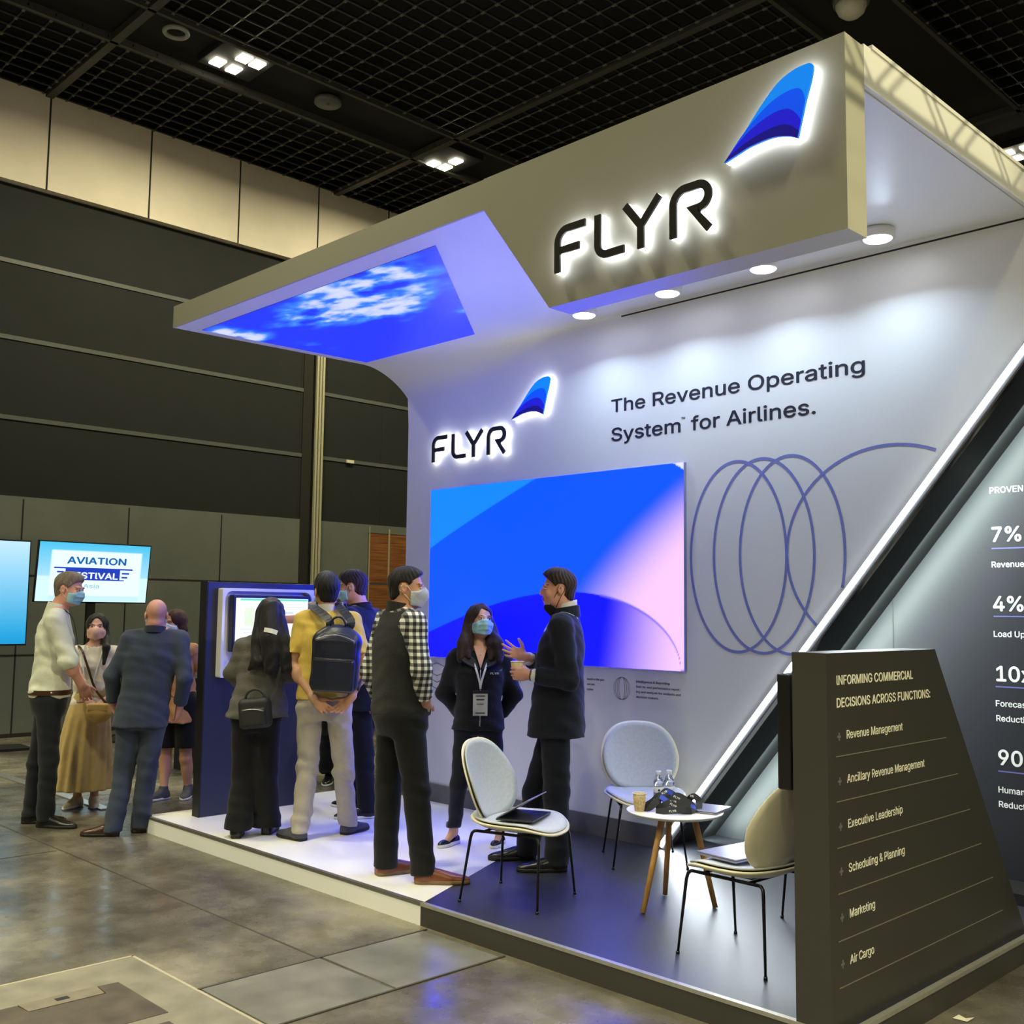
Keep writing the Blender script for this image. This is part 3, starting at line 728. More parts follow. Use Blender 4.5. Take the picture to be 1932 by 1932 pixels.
BANDS = [(TAIL, rgb(0, 140, 255)),
 ([(-2.457, 3.531), (-2.366, 3.626), (-2.253, 3.708), (-2.168, 3.737), (-2.112, 3.736), (-2.088, 3.714), (-2.078, 3.674), (-2.113, 3.53), (-2.159, 3.552), (-2.231, 3.568), (-2.329, 3.563), (-2.393, 3.548)], rgb(0, 84, 250)),
 ([(-2.457, 3.531), (-2.412, 3.575), (-2.329, 3.632), (-2.23, 3.667), (-2.158, 3.666), (-2.118, 3.634), (-2.0965, 3.596), (-2.113, 3.53), (-2.159, 3.552), (-2.231, 3.568), (-2.329, 3.563), (-2.393, 3.548)], rgb(30, 24, 214)),
 ([(-2.457, 3.531), (-2.42, 3.556), (-2.329, 3.590), (-2.23, 3.608), (-2.159, 3.600), (-2.106, 3.558), (-2.113, 3.53), (-2.159, 3.552), (-2.231, 3.568), (-2.329, 3.563), (-2.393, 3.548)], rgb(20, 10, 130))]
def smooth_closed(pts, corners):
    out = []; cs = sorted(corners); n = len(pts)
    for a, b in zip(cs, cs[1:]+[cs[0]+n]):
        seg = [(*pts[i % n], 0.0) for i in range(a, b+1)]
        out += [(v.x, v.y) for v in (crom(seg, 5)[:-1] if len(seg) > 2 else [Vector(seg[0])])]
    return out
TAIL = smooth_closed(TAIL, {0, 10})
BANDS = [(TAIL, BANDS[0][1])]+[(smooth_closed(BANDS[k][0], {0, m_, m_+1}), BANDS[k][1]) for k, m_ in ((1, 6), (2, 6), (3, 5))]
def stroke_bm(bm, path, w, y0, y1):
    """flat stroke of width w with mitred joints, solid between y0 and y1 (facing -y)"""
    path = [path[0]]+[q for p, q in zip(path[:-1], path[1:]) if math.hypot(q[0]-p[0], q[1]-p[1]) > 1e-4]
    n = len(path); Lf = []; Rt = []
    for i in range(n):
        p = Vector(path[i]); d0 = (p-Vector(path[i-1])).normalized() if i else None; d1 = (Vector(path[i+1])-p).normalized() if i < n-1 else None
        d = ((d0 or d1)+(d1 or d0)).normalized(); nn = Vector((-d.y, d.x)); k = 1/max(0.5, (nn.dot(Vector((-(d1 or d0).y, (d1 or d0).x)))))
        Lf.append(p+nn*w/2*k); Rt.append(p-nn*w/2*k)
    for i in range(n-1):
        q = [Lf[i], Rt[i], Rt[i+1], Lf[i+1]]
        a = [bm.verts.new((v.x, y0, v.y)) for v in q]; b = [bm.verts.new((v.x, y1, v.y)) for v in q]
        bm.faces.new(a); bm.faces.new(b[::-1])
        for j in range(4): bm.faces.new((a[j], a[(j+1) % 4], b[(j+1) % 4], b[j]))
def logo(name, label, base, scale, off):
    """off: where logo point (-3.437,3.27) sits on the surface (x,z)"""
    t = thing(name, label, 'illuminated sign', base)
    T = lambda q: ((q[0]+3.437)*scale+off[0]-base[0], (q[1]-3.27)*scale+off[1]-base[2])
    d = 0.035*max(0.75, scale)
    for ch, paths in LET.items():
        root = None
        bmf = bmesh.new(); bmh = bmesh.new()
        for i, p in enumerate(paths):
            stroke_bm(bmf, [T(q) for q in p], 0.036*scale, -d-0.012+0.0008*i, -d)
            stroke_bm(bmh, [T(q) for q in p], (0.0345-0.0008*i)*scale, -d, -0.004)
        f = bm_obj('letter', bmf, M_FACE, t); h = bm_obj('lit_body', bmh, M_HALO, f)
    tf = prism('tail_emblem', [T(q) for q in TAIL], fxz(), -d-0.012, -d, emit('emblem_0', BANDS[0][1], 0.8), t)
    for k in (1, 2, 3): prism('emblem_band', [T(q) for q in BANDS[k][0]], fxz(), -d-0.012-0.0015*k, -d-0.011, emit('emblem_%d' % k, BANDS[k][1], 0.8), tf)
    prism('lit_body', [T(q) for q in TAIL], fxz(), -d, -0.004, M_HALO, tf)
    return t
logo('logo_sign', 'large halo lit FLYR logo sign with blue tail on the header board', (-2.75, FY-0.016, 3.27), 1.0, (-3.437, 3.275))
logo('logo_sign', 'smaller halo lit FLYR logo sign with blue tail above the wall screen', (-6.1, BY, 2.87), 0.966, (-6.722, 2.868))

# sign panel at the right front corner
SPX = -2.06
sg = thing('sign_panel', 'charcoal tapered sign panel listing commercial functions at the right corner', 'sign', (-2.13, FY, PZ))
prism('body', [(0.0, 0.0), (1.90, 0.0), (0.955, 1.388), (0.0, 1.388)], fyz(0.0), -0.077, 0.07, M_BSIGN, sg)
M_TXC = mat('cream_lettering', rgb(244, 240, 222), 0.5); M_GRULE = mat('grey_rule', rgb(120, 116, 108), 0.5); M_PLUS = mat('grey_plus', rgb(108, 106, 112), 0.5)
k_ = 2.06/2.1
def sgt(s, y, z, h, m, w, weight=0.01):
    # measured on the plane x=-2.1; rescaled to the face plane
    return text_mesh('lettering', s, h, (0.0705, y*k_-FY, CAMH+(z-CAMH)*k_-PZ), m, sg, plane='yz', width=w, weight=weight, depth=0.001)
sgt('INFORMING COMMERCIAL', 3.862, 1.376, 0.050, M_TXC, 0.655, 0.02)
sgt('DECISIONS ACROSS FUNCTIONS:', 3.860, 1.288, 0.050, M_TXC, 0.820, 0.02)
for s, y1, z, ze, zr in (('Revenue Management', 4.42, 1.163, 4.855, 1.100), ('Ancillary Revenue Management', 4.625, 0.992, 4.97, 0.9275), ('Executive Leadership', 4.403, 0.819, 5.095, 0.7525),
                       ('Scheduling & Planning', 4.414, 0.650, 5.212, 0.580), ('Marketing', 4.142, 0.477, 5.338, 0.404), ('Air Cargo', 4.13, 0.304, 5.448, 0.2315)):
    sgt(s, 3.935, z, 0.046, M_TXC, (y1-3.935)*k_, 0.008)
    y0 = 3.868*k_-FY; zc = CAMH+(z+0.022-CAMH)*k_-PZ
    boxes('plus_mark', [((0.070, y0-0.004, zc-0.014), (0.0712, y0+0.022, zc+0.0-0.006)), ((0.070, y0+0.005, zc-0.025), (0.0716, y0+0.013, zc+0.005))], M_PLUS, sg)
    zz = CAMH+(zr-CAMH)*k_-PZ
    box('rule', (0.070, 3.850*k_-FY, zz-0.002), (0.0712, ze*k_-FY, zz+0.002), M_GRULE, sg)
# small monitor fixed behind the sign
mn = thing('monitor', 'black monitor fixed behind the sign panel, seen edge on', 'monitor', (-2.41, 4.02, 0.94))
box('housing', (-0.035, -0.03, -0.02), (0.03, 0.62, 0.46), mat('monitor_black', rgb(22, 23, 26), 0.3), mn, bevel=0.008)
box('back_cover', (0.03, 0.05, 0.02), (0.075, 0.55, 0.36), mat('monitor_back', rgb(58, 56, 50), 0.5), mn, bevel=0.01)
box('wall_mount', (0.075, 0.22, 0.12), (0.203, 0.36, 0.26), M_BLACK, mn)
box('screen', (-0.0365, -0.015, -0.005), (-0.034, 0.605, 0.445), mat('screen_glass', rgb(10, 10, 12), 0.1), mn)

# kiosk
KX = -7.262
kk = thing('demo_kiosk', 'dark blue demo kiosk wall with white framed monitor on the platform', 'kiosk', (KX, 3.976, PZ))
M_NAVY = mat('navy_laminate', rgb(38, 42, 66), 0.35, noise=0.03)
box('body', (-0.10, 0.0, 0.0), (0.0, 0.955, 1.728), M_NAVY, kk, bevel=0.004)
box('black_end', (-0.102, -0.006, 0.0), (-0.002, 0.0, 1.728), M_BLACK, kk)
# white tray with rounded opening
def rrect(y0, y1, z0, z1, r, n=6):
    out = []
    for cy, cz, a in ((y1-r, z1-r, 0), (y0+r, z1-r, 90), (y0+r, z0+r, 180), (y1-r, z0+r, 270)):
        out += arc(cy, cz, r, a, a+90, n)
    return out
oy0, oy1, oz0, oz1 = 0.086, 0.895, 1.016, 1.683
outer = rrect(oy0, oy1, oz0, oz1, 0.012); inn = rrect(oy0+0.022, oy1-0.022, oz0+0.045, oz1-0.022, 0.06)
V = []; F = []; n = len(outer)
for P_, x in ((outer, 0.0), (outer, 0.07), (inn, 0.07), (inn, 0.012)): V += [(x, a, b) for a, b in P_]
for r_i in range(3):
    for i in range(n): F.append((r_i*n+i, r_i*n+(i+1) % n, (r_i+1)*n+(i+1) % n, (r_i+1)*n+i))
F.append(tuple(3*n+i for i in range(n)))
mesh_obj('white_tray', V, F, M_WHITE, kk)
mo = box('monitor', (0.03, 0.163, 1.205), (0.092, 0.845, 1.632), mat('bezel_black', rgb(20, 24, 40), 0.35), kk, bevel=0.006)
def ks(u, v):
    C = lambda r, g, b: np.array([lin(r), lin(g), lin(b)])[:, None, None]
    a = C(236, 242, 255)+0*u[None]
    def rect(u0, u1, v0, v1, c): 
        nonlocal a
        k = (u > u0) & (u < u1) & (v > v0) & (v < v1); a = np.where(k[None], C(*c), a)
    rect(0.06, 1, 0.945, 1, (96, 206, 160)); rect(0.12, 0.24, 0.45, 0.82, (214, 236, 196)); rect(0.26, 0.34, 0.45, 0.82, (226, 240, 230))
    rect(0.06, 0.5, 0.86, 0.9, (222, 228, 244)); rect(0.55, 0.95, 0.80, 0.84, (206, 212, 232)); rect(0.6, 0.8, 0.7, 0.73, (196, 204, 226))
    rect(0.06, 0.4, 0.37, 0.40, (196, 210, 214)); rect(0.1, 0.36, 0.30, 0.33, (206, 216, 224)); rect(0.6, 0.75, 0.6, 0.63, (206, 212, 232))
    return [a[0], a[1], a[2]]
picture('screen', 80, 50, ks, lambda u, v: (np.full_like(u, 0.0935), 0.185+u*0.640, 1.228+v*0.382), emit_attr('kiosk_image', 1.25), mo)

# counter behind the kiosk
ct = thing('counter', 'grey topped dark counter just visible behind the kiosk', 'counter', tuple(onz(404, 1254, 1.06)[:2])+(0,))
box('carcass', (-0.25, -0.28, 0.0), (0.25, 0.28, 0.94), M_BLACK, ct, bevel=0.005); box('worktop', (-0.28, -0.31, 0.94), (0.28, 0.31, 1.06), mat('grey_worktop', rgb(120, 124, 138), 0.4), ct, bevel=0.008)
# festival monitors by the hall wall
tv = thing('festival_screen', 'landscape screen reading AVIATION FESTIVAL on a floor stand', 'screen', (-12.95, 5.55, 0))
TVT = Matrix.Rotation(math.radians(7), 3, 'Y')
def tilt(o, piv):
    for v in o.data.vertices: v.co = TVT @ (v.co-Vector(piv)) + Vector(piv)
pv = (0, 0, 2.05)
b = box('bezel', (-0.04, -0.705, 1.685), (0.0, 0.705, 2.43), M_BLACK, tv, bevel=0.006); tilt(b, pv)
M_TV = emit_attr('festival_image', 1.15)
def tvc(u, v):
    C = lambda r, g, b: np.array([lin(r), lin(g), lin(b)])[:, None, None]
    a = C(70, 190, 232)*(0.25+0.75*v)[None]+C(224, 248, 255)*(0.75*(1-v))[None]
    k = (u > 0.1) & (u < 0.93) & (v > 0.10) & (v < 0.86); a = np.where(k[None], C(226, 250, 252), a)
    k = (v < 0.42) & ~((u > 0.1) & (u < 0.93)); a = np.where(k[None], C(206, 240, 250), a)
    return [a[0], a[1], a[2]]
s = picture('screen', 60, 34, tvc, lambda u, v: (np.full_like(u, 0.0015), -0.69+1.38*u, 1.70+0.715*v), M_TV, b); tilt(s, pv)
M_TVB = emit('festival_blue', (lin(24), lin(104), lin(186), 1), 0.9); M_TVD = emit('festival_dark_blue', (lin(34), lin(66), lin(196), 1), 0.9); M_TVW = emit('festival_white', (0.86, 0.95, 1, 1), 1.0); M_TVG = emit('festival_grey', (lin(150), lin(200), lin(220), 1), 0.9)
for s_, z, h, m, w, y, wt in (('AVIATION', 2.165, 0.115, M_TVB, 0.74, -0.35, 0.035), ('FESTIVAL', 1.985, 0.105, M_TVW, 0.62, -0.33, 0.03), ('Asia', 1.87, 0.07, M_TVG, 0.2, -0.13, 0.01)):
    o = text_mesh('lettering', s_, h, (0.006, y, z), m, b, plane='yz', width=w, weight=wt, depth=0.001); tilt(o, pv)
o = boxes('logo_bar', [((0.002, -0.36, 1.965), (0.004, 0.32, 2.105)), ((0.002, -0.50, 2.10), (0.004, 0.48, 2.118)), ((0.002, 0.345, 2.05), (0.004, 0.44, 2.07)), ((0.002, 0.345, 2.0), (0.004, 0.42, 2.02)), ((0.002, -0.46, 2.05), (0.004, -0.38, 2.07)), ((0.002, 0.30, 1.965), (0.004, 0.38, 1.978))], M_TVD, b); tilt(o, pv)
boxes('stand_pole', [((-0.11, -0.05, 0.03), (-0.05, 0.05, 1.95))], M_BLACK, tv); box('stand_base', (-0.35, -0.4, 0), (0.25, 0.4, 0.03), M_BLACK, tv, bevel=0.008)
area_light('festival_screen_light', (0.06, 0, 2.05), 1.3, 10, (0.6, 0.9, 1.0), rot=(0, math.radians(-90), 0), shape='RECTANGLE', size_y=0.7, parent=tv)
t2 = thing('portrait_screen', 'tall cyan portrait screen cut off at the left edge', 'screen', (-13.0, 4.52, 0))
b2 = box('bezel', (-0.05, -0.92, 1.18), (0.0, 0.275, 2.42), M_BLACK, t2, bevel=0.006)
picture('screen', 20, 40, lambda u, v: [lin(20)+0.5*v**1.6, lin(150)+0.45*v, lin(210)+0.3*v], lambda u, v: (np.full_like(u, 0.0015), -0.90+1.16*u, 1.20+1.20*v), M_TV, b2)
box('stand_pole', (-0.11, -0.2, 0.03), (-0.05, -0.1, 1.5), M_BLACK, t2); prism('stand_base', [(-0.30, -0.5), (0.28, -0.5), (0.34, 0.28), (-0.10, 0.30)], fxy(), 0, 0.03, M_BLACK, t2)
cb = tagp(tube('power_cable', [(-13.5, 5.35, 0.02), (-13.3, 5.5, 0.012), (-13.2, 5.9, 0.012), (-13.6, 6.3, 0.012), (-13.9, 6.6, 0.02)], 0.014, M_BLACK), 'black cable lying along the foot of the grey wall', 'cable')
# lighting truss with a warm spotlight, hung off to the right of the stand; its lattice shadows fall on the fascia
tr = thing('lighting_truss', 'aluminium lattice lighting truss hung to the right of the stand', 'truss', (-0.55, 4.9, 4.38))
M_TRUSS = mat('truss_aluminium', rgb(180, 180, 176), 0.35, metal=0.8)
for dx_ in (-0.12, 0.12):
    for dz_ in (-0.14, 0.14): tube('chord', [(dx_, -2.2, dz_), (dx_, 2.2, dz_)], 0.022, M_TRUSS, tr, n=8)
zz_ = np.linspace(-2.2, 2.2, 15)
for dx_ in (-0.12, 0.12):
    tube('lattice', [(dx_, y, 0.14 if i % 2 else -0.14) for i, y in enumerate(zz_)], 0.014, M_TRUSS, tr, n=6)
tube('hanger', [(0, -1.5, 0.14), (0, -1.5, CEIL_Z-4.38)], 0.006, M_TRUSS, tr, n=6); tube('hanger', [(0, 1.5, 0.14), (0, 1.5, CEIL_Z-4.38)], 0.006, M_TRUSS, tr, n=6)
sp_ = bpy.data.lights.new('hall_spot_light', 'SPOT'); sp_.energy = 2500; sp_.color = (1.0, 0.90, 0.50); sp_.spot_size = math.radians(17); sp_.spot_blend = 0.6; sp_.shadow_soft_size = 0.10
so_ = bpy.data.objects.new('hall_spot_light', sp_); col.objects.link(so_); so_.location = (7.0, 4.1, 7.0)
so_.rotation_euler = (Vector((-1.94, 4.35, 4.0))-Vector((7.0, 4.1, 7.0))).to_track_quat('-Z', 'Y').to_euler()
# ================================================================== furniture
M_SHELL = mat('cream_shell', rgb(234, 227, 202), 0.42, noise=0.02)
M_FAB = mat('light_grey_fabric', rgb(196, 200, 206), 0.85, noise=0.06, scale=60, bump=0.25, bscale=500)
M_BMET = mat('black_metal', rgb(16, 16, 18), 0.35, metal=0.2)
def sgnpow(x, p): return math.copysign(abs(x)**p, x)
def disc_shell(fn, th, nr=9, na=48, p=0.76):
    """closed shell over the unit disc: fn(x,y)->front point and unit normal-ish offset"""
    top = []; bot = []
    for r in np.linspace(0, 1, nr+1)[1:]:
        for j in range(na):
            a = 2*math.pi*j/na; x, y = sgnpow(math.cos(a), p)*r, sgnpow(math.sin(a), p)*r
            P, N = fn(x, y); e = th*(1-0.75*r**4)
            top.append(P); bot.append(P-N*e)
    P, N = fn(0, 0); V = [P]+top+[P-N*th]+bot; F = []; o = 1; o2 = 1+nr*na+1; c2 = 1+nr*na
    for j in range(na):
        F.append((0, o+j, o+(j+1) % na)); F.append((c2, o2+(j+1) % na, o2+j))
    for k in range(nr-1):
        for j in range(na):
            a, b, c, d = k*na+j, k*na+(j+1) % na, (k+1)*na+(j+1) % na, (k+1)*na+j
            F.append((o+a, o+d, o+c, o+b)); F.append((o2+a, o2+b, o2+c, o2+d))
    e0 = (nr-1)*na
    for j in range(na): F.append((o+e0+j, o2+e0+j, o2+e0+(j+1) % na, o+e0+(j+1) % na))
    return V, F
def shell_obj(name, fn, th, m, parent):
    V, F = disc_shell(fn, th); o = mesh_obj(name, V, F, m, parent, smooth=True)
    bm = bmesh.new(); bm.from_mesh(o.data); bmesh.ops.recalc_face_normals(bm, faces=bm.faces[:]); bm.to_mesh(o.data); bm.free()
    return o
def seat_fn(k=1.0, lift=0.0):
    def f(x, y):
        X = 0.258*k*x*(1-0.10*max(0, -y)); Yv = 0.005+0.262*k*y
        z = 0.440+0.012*(x*x)-0.045*max(0, y-0.35)**2/0.42+0.030*max(0, -y-0.3)**2/0.49-0.012*(1-x*x-y*y if x*x+y*y < 1 else 0)
        return Vector((X, Yv, z+lift)), Vector((0, 0, 1))
    return f
def back_fn(k=1.0, lift=0.0):
    def f(x, s):
        h = 0.66+0.232*k*s
        w = (0.262-0.028*max(0, s)-0.02*max(0, -s))*k
        X = w*x
        y = -0.165-0.135*((h-0.43)/0.46)+0.085*x*x*(1-0.55*max(0, s))-0.020*(1-s*s)
        N = Vector((-0.33*x, 1.0, 0.28)).normalized()
        return Vector((X, y, h))+N*lift, N
    return f
def make_chair(label, loc, heading, group='cream shell chairs'):
    t = thing('shell_chair', label, 'chair', (loc[0], loc[1], PZ), math.atan2(-heading[0], heading[1]), group); t.scale = (0.97, 0.97, 0.93)
    s = shell_obj('seat', seat_fn(), 0.038, M_SHELL, t); shell_obj('seat_pad', seat_fn(0.955, 0.014), 0.02, M_FAB, s)
    b = shell_obj('backrest', back_fn(), 0.020, M_SHELL, t); shell_obj('back_pad', back_fn(0.945, 0.014), 0.02, M_FAB, b)
    for sx in (-1, 1):
        tube('side_rail', [(sx*0.175, -0.165, 0.392), (sx*0.175, 0.185, 0.392)], 0.0085, M_BMET, t)
        for sy in (-1, 1):
            yr = 0.185 if sy > 0 else -0.165
            top = (sx*0.175, yr, 0.392); ft = (sx*0.232, sy*0.238, 0.004)
            lg = tube('leg', [top, (sx*0.177, yr+sy*0.018, 0.390), (sx*0.181, yr+sy*0.030, 0.378), (sx*0.186, yr+sy*0.036, 0.352), ft], [0.0085, 0.0085, 0.0085, 0.0085, 0.006], M_BMET, t)
            lathe('foot_cap', [(0.009, 0.0), (0.009, 0.014)], M_BMET, lg, n=12, loc=(ft[0], ft[1], 0.0))
    for y in (-0.12, 0.13): tube('cross_bar', [(-0.175, y, 0.394), (0.175, y, 0.394)], 0.007, M_BMET, t)
    box('mount_plate', (-0.12, -0.10, 0.394), (0.12, 0.11, 0.412), M_BMET, t)
    return t
ch1 = make_chair('cream shell chair with an open laptop on its seat, at the platform front', (-4.150, 4.168), (0.955, 0.29))
ch2 = make_chair('cream shell chair facing the viewer, behind the round table', (-4.235, 5.36), (0.74, -0.67))
ch3 = make_chair('cream shell chair with its back to the viewer, beside the sign panel', (-2.765, 4.262), (-1.0, 0.02))
ch4 = make_chair('shell chair hidden behind the sign panel, only a black leg showing', (-2.80, 5.16), (-0.97, -0.2))

# round table
M_TT = mat('white_table_top', rgb(236, 232, 224), 0.4, noise=0.02)
M_OAK = wood('oak_leg', rgb(206, 158, 92), rgb(160, 112, 56), (14, 14, 1.2))
TBX, TBY, TBZ = -3.495, 4.685, 0.605
tb = thing('round_table', 'small round white side table on splayed oak legs', 'table', (TBX, TBY, PZ))
hz = TBZ-PZ
lathe('table_top', [(0.0, hz-0.022), (0.20, hz-0.022), (0.235, hz-0.018), (0.252, hz-0.008), (0.256, hz-0.002), (0.252, hz), (0.0, hz)], M_TT, tb, n=64)
for (fx_, fy_) in ((-3.507, 4.429), (-3.656, 4.811), (-3.315, 4.792)):
    d = Vector((fx_-TBX, fy_-TBY, 0)); dd = d.normalized()
    tube('leg', [dd*0.10+Vector((0, 0, hz-0.022)), d+Vector((0, 0, 0.004))], [0.018, 0.0135], M_OAK, tb, n=14)
lathe('leg_collar', [(0.13, hz-0.034), (0.135, hz-0.022)], M_TT, tb, n=32)
# things on the table
def table_pt(px, py): return onz(px, py, TBZ)
M_CUP = mat('kraft_cup', rgb(206, 180, 132), 0.6, noise=0.05); M_CUPW = mat('cup_rim_white', rgb(240, 236, 226), 0.5)
def cup(name, label, loc, h=0.092, r0=0.026, r1=0.037, lidless=True, m=M_CUP):
    t = thing(name, label, 'cup', loc)
    lathe('cup_wall', [(r0-0.001, 0.0), (r0, 0.001), (r1, h), (r1-0.002, h), (r0-0.002, 0.006), (0.001, 0.006)], m, t, n=32)
    tube('rim', [(r1*math.cos(a), r1*math.sin(a), h) for a in np.linspace(0, 2*math.pi, 32, endpoint=False)], 0.0022, M_CUPW, t, closed=True, n=8)
    return t
q = table_pt(1206.5, 1530)
cup('paper_cup', 'printed kraft paper cup on the round white table', tuple(q), m=wood('printed_kraft', rgb(214, 188, 140), rgb(160, 140, 96), (40, 40, 30)))
M_PET = mat('clear_plastic', (0.95, 0.97, 1.0, 1), 0.05, noise=0.0, trans=0.92, spec=0.5)
M_CAP = mat('white_cap', rgb(238, 240, 244), 0.4); M_LBL = mat('white_label', rgb(226, 228, 236), 0.5); M_LBLB = mat('navy_label_band', rgb(40, 48, 88), 0.5)
for i, (px, lab) in enumerate(((1242.5, 'clear water bottle on the round table, the one nearer the paper cup'), (1262.5, 'clear water bottle on the round table, the one nearer the light strip'))):
    p = table_pt(px, 1511-i*1.5)
    t = thing('water_bottle', lab, 'bottle', (p[0], p[1], TBZ), 0, 'water bottles on the round table')
    lathe('bottle_body', [(0.002, 0.004), (0.026, 0.0), (0.029, 0.006), (0.029, 0.035), (0.0275, 0.038), (0.0275, 0.085), (0.029, 0.089), (0.028, 0.105), (0.020, 0.128), (0.0135, 0.138), (0.0135, 0.146)], M_PET, t, n=28)
    lb = lathe('bottle_label', [(0.0283, 0.042), (0.0283, 0.083)], M_LBL, t, n=28)
    for z in (0.0435, 0.0795): lathe('label_band', [(0.0286, z), (0.0286, z+0.003)], M_LBLB, lb, n=28)
    if i == 0: lathe('label_mark', [(0.0, -0.001), (0.007, -0.001), (0.007, 0.001)], M_LBLB, lb, n=14).matrix_local = Matrix.Translation((0.020, -0.021, 0.062)) @ Matrix.Rotation(math.radians(45), 4, 'Z') @ Matrix.Rotation(math.pi/2, 4, 'X')
    lathe('cap', [(0.0155, 0.142), (0.0155, 0.162), (0.014, 0.165)], M_CAP, t, n=24)
# lanyards: loose loops of printed black ribbon
M_LAN = mat('black_ribbon', rgb(24, 25, 32), 0.6, noise=0.1); M_LANB = mat('blue_ribbon_print', rgb(44, 70, 210), 0.5); M_LANW = mat('white_ribbon_print', rgb(232, 234, 240), 0.5)
CP = table_pt(1268, 1528)
def lan(pts, label, prints, blue=None):
    loc = (CP[0], CP[1], TBZ)
    t = thing('lanyard', label, 'lanyard', loc, 0, 'printed lanyards heaped on the round table')
    # smooth path in frame: a right of view, c away from view
    P = []
    n = len(pts)
    def W(a, c, z): return Vector((CR[0]*a, CR[1]*a, 0))+Vector((-math.sin(YAW)*c, math.cos(YAW)*c, 0))+Vector((0, 0, z))
    C = [W(p[0], p[1], p[2]*1.25+0.002) for p in pts]; out = []
    for i in range(n-1):
        p0, p1, p2, p3 = C[max(i-1, 0)], C[i], C[i+1], C[min(i+2, n-1)]
        for k in range(8):
            u = k/8; out.append(0.5*((2*p1)+(p2-p0)*u+(2*p0-5*p1+4*p2-p3)*u*u+(3*p1-p0-3*p2+p3)*u**3))
    out.append(C[-1])
    nr = []
    for i in range(len(out)):
        tg = (out[min(i+1, len(out)-1)]-out[max(i-1, 0)]).normalized()
        side = tg.cross(W(0, -1, 0.55).normalized()); nr.append(side.cross(tg) if side.length > 0.05 else Vector((0, 0, 1)))
    rb = ribbon('ribbon', out, nr, 0.034, M_LAN, t, 0.0016)
    for at, s in prints:
        i = min(len(out)-2, int(at*(len(out)-1))); tg = (out[i+1]-out[i]).normalized(); nn = nr[i].normalized(); sd = nn.cross(tg).normalized()
        if tg.dot(W(1, 0, 0)) < 0: tg = -tg; sd = -sd
        nn = tg.cross(sd)
        if nn.dot(W(0, -1, 0.5)) < 0: nn = -nn
        sd = nn.cross(tg)
        R = Matrix((tg, sd, nn)).transposed()
        text_mesh('print', s, 0.016, out[i]+nn*0.0028-sd*0.008-tg*0.025, M_LANW, rb, rot=R, depth=0.0006, weight=0.02)
    if blue:
        i0, i1 = [int(b*(len(out)-1)) for b in blue]; ribbon('blue_print', [out[i]+nr[i].normalized()*0.0018 for i in range(i0, i1)], nr[i0:i1], 0.024, M_LANB, rb, 0.0008)
lan([(-0.17, -0.02, 0.012), (-0.13, -0.06, 0.014), (-0.07, -0.03, 0.05), (-0.035, 0.0, 0.075), (0.0, 0.01, 0.065), (0.03, -0.01, 0.05), (0.08, -0.03, 0.035), (0.11, -0.04, 0.016)], 'black printed lanyard arching highest in the heap', [(0.42, 'FLYR'), (0.72, 'FLYR')], (0.48, 0.62))
lan([(-0.10, -0.10, 0.004), (-0.05, -0.13, 0.012), (0.0, -0.14, 0.016), (0.05, -0.135, 0.018), (0.085, -0.11, 0.008)], 'black printed lanyard lying at the front rim of the round table', [(0.45, 'FLYR')])
lan([(0.08, 0.02, 0.014), (0.10, 0.0, 0.05), (0.125, -0.01, 0.055), (0.14, -0.02, 0.035), (0.13, -0.05, 0.012), (0.09, -0.06, 0.008), (0.03, -0.05, 0.02)], 'black printed lanyard looped beside the closed laptop', [(0.3, 'YR')])
lan([(-0.075, 0.02, 0.012), (-0.07, -0.02, 0.055), (-0.03, -0.06, 0.04), (0.02, -0.08, 0.02), (0.06, -0.09, 0.012), (0.0, -0.1, 0.008), (-0.06, -0.08, 0.006)], 'black lanyard with blue print twisted across the middle of the heap', [(0.45, 'FLYR')], (0.18, 0.34))
lan([(-0.145, 0.03, 0.006), (-0.10, 0.02, 0.030), (-0.06, 0.03, 0.055), (-0.01, 0.05, 0.040), (0.04, 0.06, 0.05), (0.09, 0.05, 0.03), (0.12, 0.06, 0.01)], 'black printed lanyard at the rear of the heap beside the water bottles', [(0.2, 'FLYR'), (0.7, 'FLYR')])
lan([(-0.09, -0.05, 0.006), (-0.05, -0.07, 0.028), (0.0, -0.06, 0.042), (0.05, -0.07, 0.030), (0.10, -0.08, 0.022), (0.075, -0.11, 0.010), (0.02, -0.11, 0.012)], 'black printed lanyard folded across the front of the heap', [(0.35, 'FLYR')], (0.62, 0.75))
# laptops
M_ALU = mat('grey_aluminium', rgb(150, 152, 170), 0.35, metal=0.5, noise=0.02); M_KEY = mat('laptop_deck', rgb(30, 31, 36), 0.45)
lt = thing('laptop', 'closed silver grey laptop on the round table behind the lanyards', 'laptop', (-3.425, 4.80, TBZ), math.radians(12))
box('base', (-0.145, -0.105, 0.001), (0.145, 0.105, 0.009), M_ALU, lt, bevel=0.003); box('lid', (-0.145, -0.105, 0.010), (0.145, 0.105, 0.016), M_ALU, lt, bevel=0.003)
box('sticker', (-0.12, 0.0, 0.0161), (-0.05, 0.035, 0.0166), M_LBL, lt)
def seat_world(ch, x, y, z):
    c, s = math.cos(ch.rotation_euler[2]), math.sin(ch.rotation_euler[2])
    return (ch.location[0]+c*x-s*y, ch.location[1]+s*x+c*y, PZ+z*0.93)
l2 = thing('laptop', 'half open black laptop on the seat of the front chair', 'laptop', seat_world(ch1, 0.0, 0.03, 0.462), ch1.rotation_euler[2]+math.radians(8))
box('base', (-0.15, -0.105, 0.0), (0.15, 0.105, 0.010), M_KEY, l2, bevel=0.003)
ld2 = box('lid', (-0.15, 0.0, -0.003), (0.15, 0.205, 0.003), M_ALU, l2, bevel=0.002)
